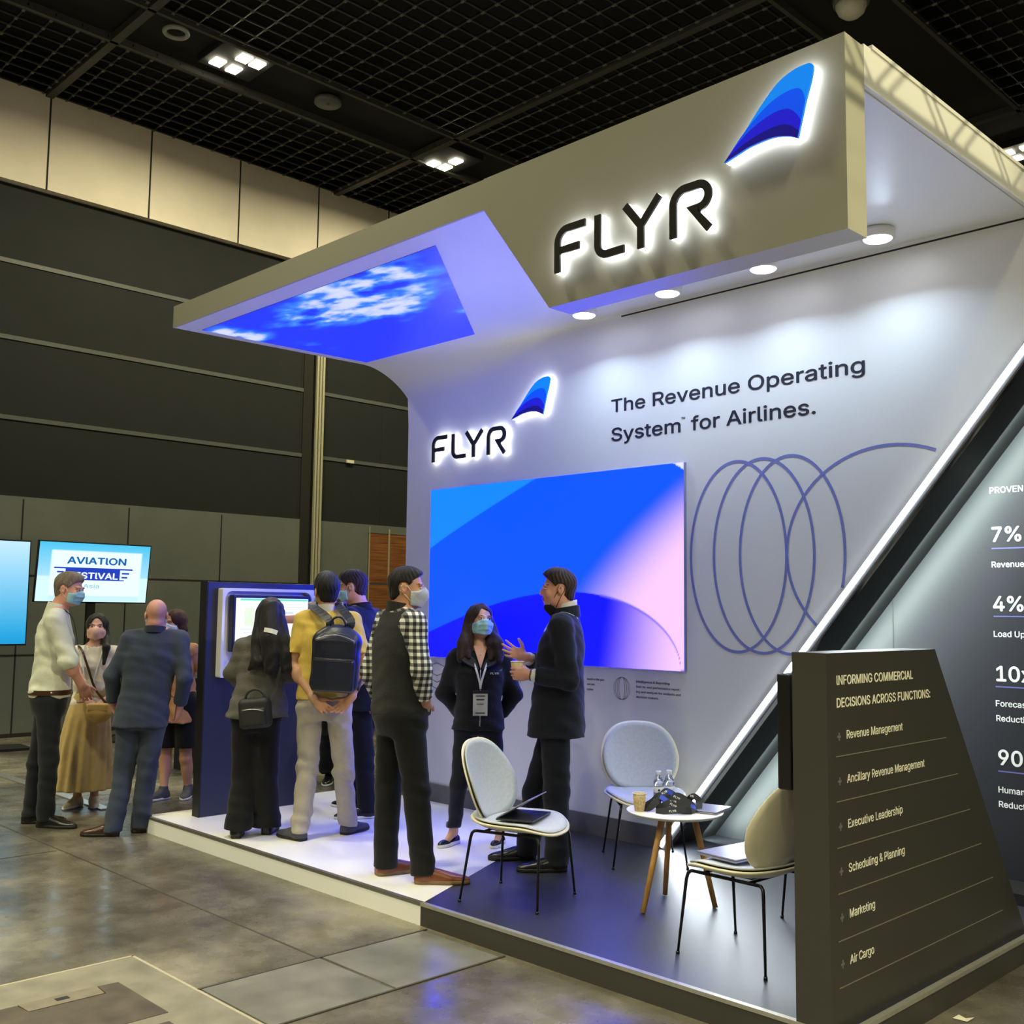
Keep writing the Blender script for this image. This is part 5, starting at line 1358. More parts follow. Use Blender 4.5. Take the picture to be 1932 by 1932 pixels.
        def reg(x, y, z):
            x, y, z = x-hc[0], y-hc[1], z-hc[2]
            u = (M[0, 0]*x+M[1, 0]*y+M[2, 0]*z)/k; v = (M[0, 1]*x+M[1, 1]*y+M[2, 1]*z)/k; w = (M[0, 2]*x+M[1, 2]*y+M[2, 2]*z)/k
            cut = (line+recede*np.clip(np.abs(u)*12-0.3, 0, 1)*(w > 0.04)-(w-v))*0.7
            cut = np.maximum(cut, back-w)
            ear = 0.034-np.sqrt(((v+0.010)/1.0)**2+((w+0.004)/1.15)**2)     # clear the ears
            cut = np.maximum(cut, np.where(np.abs(u) > 0.05, ear*0.8, -1))
            th = np.arctan2(u, v+0.02); rs = rough*(np.sin(th*23+2.5*np.sin(w*45+seed)+seed)*0.8+0.6*np.sin(th*11+w*60+seed*2))*np.clip((np.abs(u)+np.abs(v+0.02))*25, 0, 1)
            return cut*k, rs*k
        X = g._xyz([slice(0, len(a)) for a in g.ax]); c, rs = reg(*X)
        g.F = np.maximum(g.F+rs.astype(np.float32), c.astype(np.float32))
        return g.obj('hair', m, s.root, 1)
    def hair_long(s, m, locks, cap=0.016, line=-0.02, strand=0.006, part=True, seed=0, freq=90):
        """locks: list of (points, radii) falling from the cap"""
        k = s.hk; P = [s.hc]
        for p, r in locks: P += list(p)
        g = s.grid(P, 0.16, 0.0055)
        g.ell(s.hl(0, -0.016, 0.034), np.array([0.075+cap, 0.094+cap*0.8, 0.083+cap])*k, s.HM)
        M, hc = s.HM, s.hc
        def reg(x, y, z):
            x, y, z = x-hc[0], y-hc[1], z-hc[2]
            u = (M[0, 0]*x+M[1, 0]*y+M[2, 0]*z)/k; v = (M[0, 1]*x+M[1, 1]*y+M[2, 1]*z)/k; w = (M[0, 2]*x+M[1, 2]*y+M[2, 2]*z)/k
            face = np.sqrt((u/0.056)**2+((w+0.015)/0.092)**2)
            return np.where(v > 0.02, (1-face)*0.05, -0.05)*k
        X = g._xyz([slice(0, len(a)) for a in g.ax]); g.F = np.maximum(g.F, reg(*X).astype(np.float32))
        for p, r in locks: g.chain([np.array(q) for q in p], r, 0.03)
        g.disp(lambda x, y, z: strand*np.sin(x*freq+seed+2.2*np.sin(z*14+seed))*np.sin(y*freq*0.9+1.7*np.sin(z*11)))
        return g.obj('hair', m, s.root, 1)
    def mask(s, m, mloop, z0=-0.108, z1=-0.004, puff=0.010, pleats=True, name='face_mask', loops=True, low=0.0):
        k = s.hk; g = Sdf(s.hc-0.17*k, s.hc+0.17*k, 0.0034)
        E = lambda c, r, kk=0.02: g.ell(s.hl(*c), np.array(r)*k, s.HM, kk*k)
        E((0, 0.028, -0.03+low), (0.060+puff, 0.066+puff, 0.083+puff)); E((0, 0.052, -0.085+low), (0.036+puff, 0.034+puff, 0.030+puff), 0.03); E((0, 0.098, -0.035+low), (0.016+puff, 0.024+puff*0.6, 0.036), 0.035)
        for sx in (-1, 1): E((sx*0.038, 0.068, -0.026), (0.020+puff, 0.016+puff*0.8, 0.020+puff), 0.02); E((sx*0.045, 0.014, -0.062), (0.016+puff, 0.034+puff, 0.034+puff), 0.03)
        M, hc = s.HM, s.hc
        def reg(x, y, z):
            x, y, z = x-hc[0], y-hc[1], z-hc[2]
            u = (M[0, 0]*x+M[1, 0]*y+M[2, 0]*z)/k; v = (M[0, 1]*x+M[1, 1]*y+M[2, 1]*z)/k; w = (M[0, 2]*x+M[1, 2]*y+M[2, 2]*z)/k
            a = np.maximum(w-(z1+0.012-np.abs(u)*0.45), z0-w+np.abs(u)*0.25); a = np.maximum(a, 0.030-v)
            pl = (0.0035*np.abs(np.sin((w+0.01)*105)) if pleats else 0*w)
            return a*k, pl*k*(np.abs(u) < 0.05)
        X = g._xyz([slice(0, len(a)) for a in g.ax]); a, pl = reg(*X); g.F = np.maximum(g.F+pl.astype(np.float32), a.astype(np.float32))
        o = g.obj(name, m, s.root, 1)
        if loops:
            for sx in (-1, 1):
                tube('ear_loop', [s.hl(sx*0.066, 0.036, z1-0.022+low), s.hl(sx*0.079, 0.012, 0.012), s.hl(sx*0.083, -0.028, 0.012), s.hl(sx*0.082, -0.034, -0.012), s.hl(sx*0.078, 0.004, -0.042+low), s.hl(sx*0.064, 0.036, z0+0.034)], 0.0017, mloop, o, n=6)
        return o
    def strap(s, name, pts, nr, w, m, parent=None, t=0.003):
        return ribbon(name, pts, nr, w, m, parent or s.root, t)
    def lanyard(s, m, front=True, back=True, drop=0.33, w=0.014, d=0.13):
        f3 = np.append(s.f, 0); r3 = np.append(s.r, 0); n = s.nb
        a = [n-f3*0.062+np.array([0, 0, 0.022])+r3*0.0, n+r3*0.064+np.array([0, 0, 0.028]), n+r3*0.075+f3*(d*0.75)+np.array([0, 0, -0.06]), n+r3*0.02+f3*(d+0.015)+np.array([0, 0, -drop])]
        b = [a[0]]+[q-2*r3*((q-n)@r3) for q in a[1:]]
        nr = [Vector(-f3+np.array([0, 0, 0.6])), Vector(r3+np.array([0, 0, 0.8])), Vector(f3), Vector(f3)]
        o = ribbon('lanyard', a, nr, w, m, s.root, 0.002); nr2 = [nr[0], Vector(-r3+np.array([0, 0, 0.8])), nr[2], nr[3]]
        ribbon('lanyard', b, nr2, w, m, s.root, 0.002)
        return a[-1]
    def badge(s, p, m, w=0.09, h=0.13):
        f3 = np.append(s.f, 0); r3 = np.append(s.r, 0); u = np.array([0, 0, 1.0])
        V = []; 
        for t in (0.0, 0.004):
            for a, b in ((-1, -1), (1, -1), (1, 0), (-1, 0)): V.append(p+r3*a*w/2+u*b*-1*0+u*(b*h if b else 0)+f3*t)
        o = mesh_obj('badge', V, [(3, 2, 1, 0), (4, 5, 6, 7), (0, 1, 5, 4), (1, 2, 6, 5), (2, 3, 7, 6), (3, 0, 4, 7)], m, s.root)
        return o
# ================================================================== the people
SK_LIGHT = skin_mat('skin_light', rgb(206, 158, 138)); SK_ROSY = skin_mat('skin_rosy', rgb(212, 154, 134)); SK_TAN = skin_mat('skin_tan', rgb(196, 146, 116)); SK_OLIVE = skin_mat('skin_olive', rgb(188, 138, 112))
H_BLK = cloth('black_hair', rgb(20, 18, 20), 0.55, 0.2, 120); H_DBR = cloth('dark_brown_hair', rgb(44, 30, 28), 0.6, 0.2, 120); H_GRY = cloth('grey_brown_hair', rgb(116, 104, 92), 0.65, 0.2, 120); H_RED = cloth('red_brown_hair', rgb(58, 30, 30), 0.6, 0.2, 120)
MK_BLUE = cloth('pale_blue_mask', rgb(150, 196, 208), 0.8, 0.1, 60); MK_PINK = cloth('pink_mask', rgb(226, 180, 164), 0.8, 0.1, 60); MK_GREY = cloth('grey_fabric_mask', rgb(168, 172, 184), 0.85, 0.2, 90); MK_BLK = cloth('black_mask', rgb(16, 16, 22), 0.8, 0.1, 60); MK_WHT = cloth('white_mask', rgb(206, 216, 236), 0.8, 0.1, 60)
C_BLK = cloth('black_trouser_cloth', rgb(20, 21, 25)); C_NVY = cloth('dark_navy_denim', rgb(24, 27, 36)); C_SUIT = cloth('blue_grey_suit_cloth', rgb(56, 64, 82)); C_DSUIT = cloth('dark_navy_suit_cloth', rgb(24, 27, 37)); C_STONE = cloth('stone_chino_cloth', rgb(166, 158, 146))
C_SHIRT = cloth('pale_grey_shirt_cloth', rgb(206, 208, 196)); C_YEL = cloth('yellow_polo_cloth', rgb(214, 184, 90)); C_WHT = cloth('white_cotton', rgb(226, 224, 218)); C_CRM = cloth('cream_cotton', rgb(222, 214, 200)); C_TANS = cloth('tan_skirt_cloth', rgb(190, 164, 108)); C_GCAR = cloth('grey_cardigan_knit', rgb(96, 95, 90), 0.95, 0.6, 200); C_VEST = cloth('charcoal_fleece', rgb(42, 43, 44), 0.95, 0.5, 220); C_SOFT = cloth('black_softshell', rgb(26, 28, 34), 0.8, 0.2, 90); C_PEACH = cloth('peach_top_cloth', rgb(206, 150, 104)); C_DGREY = cloth('charcoal_panel_cloth', rgb(48, 50, 56), 0.85, 0.2, 90)
L_BRN = mat('brown_leather', rgb(118, 66, 40), 0.32, noise=0.15, scale=12); L_DBR = mat('dark_brown_leather', rgb(62, 38, 28), 0.28, noise=0.12, scale=12); L_BLK = mat('black_leather', rgb(20, 20, 24), 0.28, noise=0.1, scale=12); L_SOLE = mat('tan_sole', rgb(126, 98, 70), 0.6); L_WSOLE = mat('white_sole', rgb(224, 224, 228), 0.5); L_DSOLE = mat('black_sole', rgb(18, 16, 16), 0.6); L_CRM = mat('cream_canvas', rgb(218, 208, 186), 0.8); L_SNK = mat('grey_sneaker', rgb(66, 68, 78), 0.7, noise=0.15)
M_WEB = mat('black_webbing', rgb(18, 18, 20), 0.7); M_WWEB = mat('white_webbing', rgb(226, 226, 230), 0.7); M_STEEL = mat('brushed_steel', rgb(190, 190, 192), 0.3, metal=0.9); M_BDG = mat('badge_card', rgb(204, 206, 212), 0.45); M_LOOP = mat('white_elastic', rgb(222, 222, 224), 0.8); M_DLOOP = mat('black_elastic', rgb(18, 18, 20), 0.8)
def plaid():
    m = bpy.data.materials.new('black_white_plaid'); m.use_nodes = True; nt = m.node_tree; b = nt.nodes['Principled BSDF']; b.inputs['Roughness'].default_value = 0.85
    tc = nt.nodes.new('ShaderNodeTexCoord'); sep = nt.nodes.new('ShaderNodeSeparateXYZ'); nt.links.new(tc.outputs['Object'], sep.inputs[0])
    def wave(sock, n, ph):
        a = nt.nodes.new('ShaderNodeMath'); a.operation = 'MULTIPLY'; nt.links.new(sock, a.inputs[0]); a.inputs[1].default_value = n
        s = nt.nodes.new('ShaderNodeMath'); s.operation = 'SINE'; nt.links.new(a.outputs[0], s.inputs[0])
        g = nt.nodes.new('ShaderNodeMath'); g.operation = 'GREATER_THAN'; nt.links.new(s.outputs[0], g.inputs[0]); g.inputs[1].default_value = ph
        return g
    xy = nt.nodes.new('ShaderNodeMath'); xy.operation = 'MULTIPLY_ADD'; nt.links.new(sep.outputs['Y'], xy.inputs[0]); xy.inputs[1].default_value = 0.35; nt.links.new(sep.outputs['X'], xy.inputs[2])
    w1 = wave(xy.outputs[0], 165, 0.0); w2 = wave(sep.outputs['Z'], 165, 0.0)
    ad = nt.nodes.new('ShaderNodeMath'); ad.operation = 'ADD'; nt.links.new(w1.outputs[0], ad.inputs[0]); nt.links.new(w2.outputs[0], ad.inputs[1])
    dv = nt.nodes.new('ShaderNodeMath'); dv.operation = 'MULTIPLY'; dv.inputs[1].default_value = 0.5; nt.links.new(ad.outputs[0], dv.inputs[0])
    r = nt.nodes.new('ShaderNodeValToRGB'); r.color_ramp.interpolation = 'CONSTANT'; e = r.color_ramp.elements
    e[0].position = 0; e[0].color = rgb(226, 226, 222); e[1].position = 0.35; e[1].color = rgb(112, 114, 116); e2 = e.new(0.8); e2.color = rgb(26, 27, 30)
    nt.links.new(dv.outputs[0], r.inputs[0]); nt.links.new(r.outputs[0], b.inputs['Base Color'])
    return m
C_PLAID = plaid()
def setfeet(P, feet, toes, gz=None, az=0.088):
    P.toe = [nrmz(t) for t in toes]; P.gz = gz or [0.0, 0.0]
    out = []
    for q in feet:
        w = onz(q[0], q[1], P.O[2])-P.O; out.append(np.array([w@P.R, w@P.A, az]))
    P.an_ = out
    return out
SPEC_SHIRT = [(-0.06, .172, .128, 0), (0.1, .172, .128, 0), (0.2, .166, .122, .0), (0.45, .170, .122, .005), (0.68, .186, .128, .008), (0.85, .172, .104, 0), (0.98, .09, .072, 0)]
SPEC_SUIT = [(-0.20, .196, .150, -.01), (0.0, .190, .142, -.005), (0.28, .176, .130, 0), (0.5, .184, .132, .005), (0.7, .202, .136, .008), (0.86, .186, .110, 0), (0.98, .10, .078, 0)]

def belt(P, z, w, d, m, name='belt', h=0.036):
    c = P.spine(z); pts = []
    for a in np.linspace(0, 2*math.pi, 48, endpoint=False):
        u = math.copysign(abs(math.cos(a))**0.83, math.cos(a))*w; v = math.copysign(abs(math.sin(a))**0.83, math.sin(a))*d
        pts.append(np.array([c[0]+P.r[0]*u+P.f[0]*v, c[1]+P.r[1]*u+P.f[1]*v, z]))
    V = []; F = []; n = len(pts)
    for q in pts:
        o = np.array([q[0]-c[0], q[1]-c[1], 0]); o = o/np.linalg.norm(o)
        V += [q-o*0.006, q+o*0.003, q+o*0.003+np.array([0, 0, h]), q-o*0.006+np.array([0, 0, h])]
    for i in range(n):
        for j in range(4): F.append((i*4+j, i*4+(j+1) % 4, ((i+1) % n)*4+(j+1) % 4, ((i+1) % n)*4+j))
    return mesh_obj(name, V, F, m, P.root)

def build_p1():
    P = Person('person', 'tall person in pale grey shirt with rolled sleeves and mask, leftmost of the group', (78, 1557), 0.0, (0.93, 0.36), (1.0, -0.08), 1.88, SK_ROSY, pitch=-0.16)
    an = setfeet(P, [(84, 1560), (56, 1553)], [(0.95, -0.18), (0.93, 0.15)])
    P.skeleton(P.J(131, 1112), P.J(107, 1151), P.J(93, 1320), el=[P.J(129, 1248, -0.20), P.J(133, 1246, 0.24)], wr=[P.J(153, 1292, -0.08), P.J(158, 1296, 0.10)],
               kn=[P.J(92, 1436, -0.08), P.J(70, 1436, 0.10)], an=an, sw=0.185)
    P.body(armr=1.0, hd=[((0.35, 0.35, -0.85), (-0.3, 0.9, 0.0), dict(curl=0.7)), ((0.25, -0.45, -0.8), (-0.3, -0.9, 0), dict(curl=0.7))], hair_c=H_GRY)
    P.hair_short(H_GRY, 0.013, line=-0.008, top=0.012, rough=0.003, recede=0.01)
    P.mask(MK_BLUE, M_LOOP)
    P.trousers(C_NVY, thigh=0.088, knee=0.064, hem=0.056, seed=0.4)
    P.top('shirt', C_SHIRT, [(0.03, .176, .136, 0), (0.10, .184, .144, 0), (0.22, .176, .134, .0), (0.45, .176, .128, .005), (0.68, .188, .130, .004), (0.85, .172, .106, -0.004), (0.98, .09, .072, 0)], sl=1.16, upper=0.062, lower=0.055, cuff=0.054, neckcut=0.062, folds=0.005, seed=1.2)
    P.collar('collar', C_SHIRT, h=0.055, r=0.064, open_=0.35)
    belt(P, P.hp[2]+0.045, 0.186*P.k, 0.142*P.k, L_DBR)
    P.lanyard(M_WEB, drop=0.30, d=0.152)
    P.shoe(0, L_BLK, L_DSOLE, L=0.31, name='shoe'); P.shoe(1, L_BLK, L_DSOLE, L=0.31, name='shoe')
    return P
def build_p2():
    P = Person('person', 'person in cream blouse and long tan skirt with pink mask', (161, 1527), 0.0, (0.12, -1.0), (0.28, -0.95), 1.57, SK_LIGHT, pitch=0.05)
    an = setfeet(P, [(145, 1522), (177, 1520)], [(-0.25, -0.95), (0.35, -0.9)], az=0.075)
    P.skeleton(P.J(183, 1184), P.J(181, 1219), P.J(168, 1330), el=[P.J(150, 1288, 0.06), P.J(211, 1284, 0.06)], wr=[P.J(166, 1322, -0.16), P.J(204, 1318, -0.16)],
               kn=[P.J(150, 1430), P.J(178, 1430)], an=an, sw=0.165, hw=0.085)
    P.body(fem=True, bare_legs=True, hd=[((0.55, -0.35, -0.5), (0.3, 0.3, -0.8), dict(curl=0.5)), ((-0.55, -0.35, -0.5), (-0.3, 0.3, -0.8), dict(curl=0.5))], hair_c=H_BLK)
    J = P.J
    P.hair_long(H_BLK, [([P.hl(-0.062, -0.01, 0.03), P.hl(-0.070, -0.01, -0.06), J(201, 1222, -0.085), J(196, 1252, -0.125)], [0.028, 0.032, 0.030, 0.014]), ([P.hl(0.06, -0.03, 0.02), P.hl(0.062, -0.03, -0.07), J(168, 1214, 0.05)], [0.03, 0.026, 0.018]), ([P.hl(0, -0.08, 0.0), P.nb+np.array([0, 0.10, -0.02])], [0.045, 0.035])], strand=0.003, cap=0.012)
    P.mask(MK_PINK, M_LOOP, pleats=False, puff=0.012)
    P.top('blouse', C_CRM, [(-0.02, .168, .128, 0), (0.2, .155, .118, 0), (0.45, .16, .118, .005), (0.66, .178, .13, .012), (0.85, .155, .098, 0), (0.98, .08, .07, 0)], sl=1.55, upper=0.058, cuff=0.05, neckcut=0.066, shr=0.06, folds=0.005, seed=2.2)
    def wav(th, z): return 0.045*np.sin(th*15)*np.clip((P.hp[2]+0.05-z)*2.2, 0, 1)
    g = Sdf((-0.5, -0.5, 0.15), (0.5, 0.5, 1.0), 0.0085)
    zt = P.hp[2]+0.10; c = P.spine(zt); zb = 0.165
    g.loft([(zb, c[0]-0.035, c[1], .235, .215), (0.5, c[0]-0.025, c[1], .205, .185), (0.75, c[0]-0.01, c[1], .172, .145), (zt-0.05, c[0], c[1], .142, .112), (zt, c[0], c[1], .132, .104)], P.r, wav=wav, p=2.1)
    g.obj('skirt', C_TANS, P.root)
    P.lanyard(M_WWEB, drop=0.34, d=0.155, w=0.011)
    P.shoe(0, L_CRM, L_WSOLE, L=0.24, W=0.043, top=0.06); P.shoe(1, L_CRM, L_WSOLE, L=0.24, W=0.043, top=0.06)
    # handbag
    t = thing('handbag', 'tan leather handbag on a dark strap, worn by the person in the tan skirt', 'handbag', tuple(P.O), YAW)
    M_BAG = mat('tan_leather', rgb(196, 160, 96), 0.5, noise=0.1, scale=12)
    c = J(187, 1345, -0.21); g = Sdf(c-0.2, c+0.2, 0.006); g.ell(c, (0.10, 0.05, 0.085), None); g.rbox(c+np.array([0, 0, 0.03]), (0.085, 0.04, 0.05), None, 0.025, 0.03)
    g.plane((0, 0, 1), c[2]+0.075); b = g.obj('bag_body', M_BAG, t)
    g = Sdf(c-0.2, c+0.2, 0.006); g.rbox(c+np.array([0, -0.032, 0.045]), (0.085, 0.02, 0.035), None, 0.018); g.obj('flap', M_BAG, t)
    s0 = P.sh[0]+np.array([0.02, -0.02, 0.062])
    ribbon('strap', [c+np.array([0.06, 0.0, 0.07]), J(180, 1300, -0.165), J(167, 1262, -0.165), J(156, 1230, -0.13), s0, s0+np.array([0, 0.08, -0.01]), s0+np.array([0.04, 0.13, -0.12])], [Vector((0, -1, 0.1)), Vector((0, -1, 0.1)), Vector((0, -1, 0.1)), Vector((0, -0.9, 0.5)), Vector((0, -0.1, 1)), Vector((0, 0.7, 0.7)), Vector((0, 1, 0))], 0.018, L_DBR, t, 0.004)
    return P
def build_p3():
    P = Person('person', 'bald person in blue grey suit seen from behind, beside the platform corner', (240, 1574), 0.0, (-0.05, 1.0), (-0.35, 0.94), 1.69, SK_ROSY, pitch=-0.05)
    an = setfeet(P, [(262, 1570), (210, 1577)], [(0.75, 0.5), (-0.93, -0.05)])
    P.skeleton(P.J(295, 1161), P.J(294, 1190), P.J(268, 1348), el=[P.J(349, 1281, -0.03), P.J(211, 1274, -0.03)], wr=[P.J(338, 1338, 0.07), P.J(214, 1334, 0.06)],
               kn=[P.J(276, 1460, 0.03), P.J(234, 1460, 0.03)], an=an, sw=0.185)
    P.body(hd=[((-0.25, 0.3, -0.9), (-0.9, 0.2, 0), dict(curl=0.9)), ((0.3, 0.35, -0.85), (0.9, 0.2, 0), dict(curl=0.9))], hair_c=SK_ROSY)
    P.mask(MK_BLUE, M_LOOP)
    P.trousers(C_SUIT, thigh=0.094, knee=0.074, hem=0.070, seed=2.0, hipw=.182, hipd=.134, hemz=0.03)
    P.top('suit_jacket', C_SUIT, [(-0.14, .202, .155, -.005), (0.0, .198, .150, -.005), (0.28, .184, .136, 0), (0.5, .19, .136, .005), (0.7, .208, .138, .004), (0.86, .190, .112, 0), (0.98, .10, .078, 0)], sl=1.82, upper=0.058, cuff=0.050, neckcut=0.062, folds=0.0035, seed=0.7, shr=0.066)
    P.collar('jacket_collar', C_SUIT, h=0.044, r=0.072, open_=0.5, th=0.012)
    P.shoe(0, L_DBR, L_DSOLE, L=0.28); P.shoe(1, L_DBR, L_DSOLE, L=0.28)
    return P
def build_p4():
    P = Person('person', 'person with red brown bob, white mask and dark shorts behind the bald person', (330, 1505), 0.0, (-0.35, -0.9), (-0.55, -0.8), 1.60, SK_TAN, pitch=-0.02)
    an = setfeet(P, [(308, 1508), (354, 1504)], [(-0.5, -0.8), (0.1, -1.0)])
    P.skeleton(P.J(330, 1176), P.J(336, 1211), P.J(337, 1322), el=[P.J(303, 1270, -0.05), P.J(377, 1262, 0.0)], wr=[P.J(316, 1300, -0.2), P.J(392, 1256, -0.2)],
               kn=[P.J(312, 1432), P.J(350, 1432)], an=an, sw=0.175, hw=0.09)
    P.body(armr=1.0, fem=True, bare_legs=True, hair_c=H_RED)
    J = P.J
    P.hair_long(H_RED, [([P.hl(0.065, -0.03, 0.03), P.hl(0.075, -0.03, -0.06), P.hl(0.07, -0.025, -0.12)], [0.035, 0.036, 0.022]), ([P.hl(-0.065, -0.03, 0.03), P.hl(-0.078, -0.03, -0.06), P.hl(-0.07, -0.025, -0.13)], [0.035, 0.038, 0.026]), ([P.hl(0, -0.07, 0.0), P.hl(0, -0.08, -0.12)], [0.055, 0.05])], strand=0.002, cap=0.016)
    P.mask(MK_WHT, M_LOOP)
    P.top('sleeveless_top', C_PEACH, [(-0.36, .185, .150, 0), (-0.1, .180, .145, 0), (0.2, .162, .126, 0), (0.45, .165, .125, .005), (0.68, .180, .13, .01), (0.85, .15, .10, 0), (0.98, .08, .07, 0)], sl=0.25, neckcut=0.07, shr=0.058, folds=0.004)
    # shorts
    P.an_full = P.an; z1 = 0.46
    g = P.grid([P.hp+0.1, P.kn[0], P.kn[1]], 0.24, 0.0085)
    g.loft(P.torso_st([(-0.12, .172, .13, 0), (0, .182, .138, 0), (0.15, .16, .12, 0)]), P.r, 0.02)
    for i in (0, 1): g.cone(P.hj[i], P.kn[i], 0.102, 0.084, 0.03)
    g.plane((0, 0, -1), -0.43); g.obj('shorts', C_BLK, P.root)
    P.shoe(0, L_SNK, L_WSOLE, L=0.26, W=0.046); P.shoe(1, L_SNK, L_WSOLE, L=0.26, W=0.046)
    return P
def build_p5():
    P = Person('person', 'person with long black hair in grey cardigan, facing the kiosk screen', (474, 1578), PZ, (-0.12, 1.0), (-0.1, 1.0), 1.59, SK_LIGHT, pitch=-0.30)
    an = setfeet(P, [(505, 1573), (446, 1580)], [(0.1, 1.0), (-0.15, 1.0)])
    P.skeleton(P.J(511, 1163, 0.06), P.J(501, 1203, 0.01), P.J(484, 1352), el=[P.J(547, 1273, 0.02), P.J(438, 1268, 0.02)], wr=[P.J(538, 1268, 0.25), P.J(452, 1290, 0.25)],
               kn=[P.J(500, 1465, 0.03), P.J(462, 1468, 0.03)], an=an, sw=0.16, hw=0.085)
    P.body(fem=True, hair_c=H_BLK)
    J = P.J
    P.hair_long(H_BLK, [([P.hl(0, -0.09, 0.02), J(512, 1205, -0.10), J(513, 1262, -0.14)], [0.075, 0.075, 0.05]), ([P.hl(-0.05, -0.06, 0.0), J(487, 1210, -0.08), J(484, 1248, -0.13), J(470, 1262, -0.14)], [0.05, 0.045, 0.04, 0.012]), ([P.hl(0.05, -0.06, 0.0), J(534, 1210, -0.08), J(540, 1262, -0.12)], [0.05, 0.05, 0.04])], strand=0.004, cap=0.018)
    nb = P.hl(0, -0.115, -0.02)
    ribbon('hair_band', [J(499, 1188, -0.155), J(511, 1190, -0.172), J(523, 1194, -0.155)], (0, -1, 0.1), 0.03, M_WWEB, P.root, 0.004)
    P.trousers(C_BLK, thigh=0.102, knee=0.098, hem=0.102, hipw=.18, hipd=.135, hemz=0.05, seed=3.0, waist=.15, folds=0.006)
    P.top('cardigan', C_GCAR, [(0.0, .232, .175, -0.015), (0.15, .205, .160, -0.01), (0.4, .182, .142, 0), (0.66, .178, .132, .004), (0.86, .158, .104, 0), (0.98, .085, .07, 0)], sl=1.75, upper=0.062, cuff=0.054, neckcut=0.06, folds=0.007, seed=4.0, shr=0.062, wav=lambda th, z: 0.05*np.sin(th*5+1)*np.clip((P.hp[2]+0.25-z)*3, 0, 1))
    P.shoe(0, L_BLK, L_DSOLE, L=0.245, W=0.044); P.shoe(1, L_BLK, L_DSOLE, L=0.245, W=0.044)
    t = thing('shoulder_bag', 'small black bag hanging on the back of the person in grey cardigan', 'bag', tuple(P.O), YAW)
    c = J(482, 1345, -0.24); M = np.array([[math.cos(0.1), 0, -math.sin(0.1)], [0, 1, 0], [math.sin(0.1), 0, math.cos(0.1)]])
    M_SB = mat('black_bag_nylon', rgb(30, 31, 33), 0.6, noise=0.1)
    g = Sdf(c-0.22, c+0.22, 0.006); g.rbox(c, (0.105, 0.055, 0.10), M, 0.035); g.obj('bag_body', M_SB, t)
    g = Sdf(c-0.22, c+0.22, 0.006); g.rbox(c+np.array([0, -0.05, -0.025]), (0.085, 0.022, 0.062), M, 0.02); g.obj('front_pocket', M_SB, t)
    tube('handle', [c+np.array([0.055*math.cos(a)*1.15, -0.02, 0.095+0.06*math.sin(a)]) for a in np.linspace(0, math.pi, 12)], 0.008, M_SB, t)
    tube('zip', [c+np.array([x, -0.0745+0.3*x*x, 0.01+0.02*math.cos(x*16)]) for x in np.linspace(-0.07, 0.07, 10)], 0.003, M_STEEL, t, n=6)
    ribbon('strap', [c+np.array([0.085, 0.0, 0.07]), J(520, 1300, -0.175), J(528, 1262, -0.15), J(535, 1222, -0.10), P.sh[0]+np.array([-0.01, 0.0, 0.068]), P.sh[0]+np.array([-0.02, 0.09, 0.0])], [Vector((0, -1, 0)), Vector((0, -1, 0)), Vector((0, -1, 0.1)), Vector((0, -0.9, 0.4)), Vector((0, 0, 1)), Vector((0, 1, 0.5))], 0.022, M_WEB, t, 0.004)
    return P
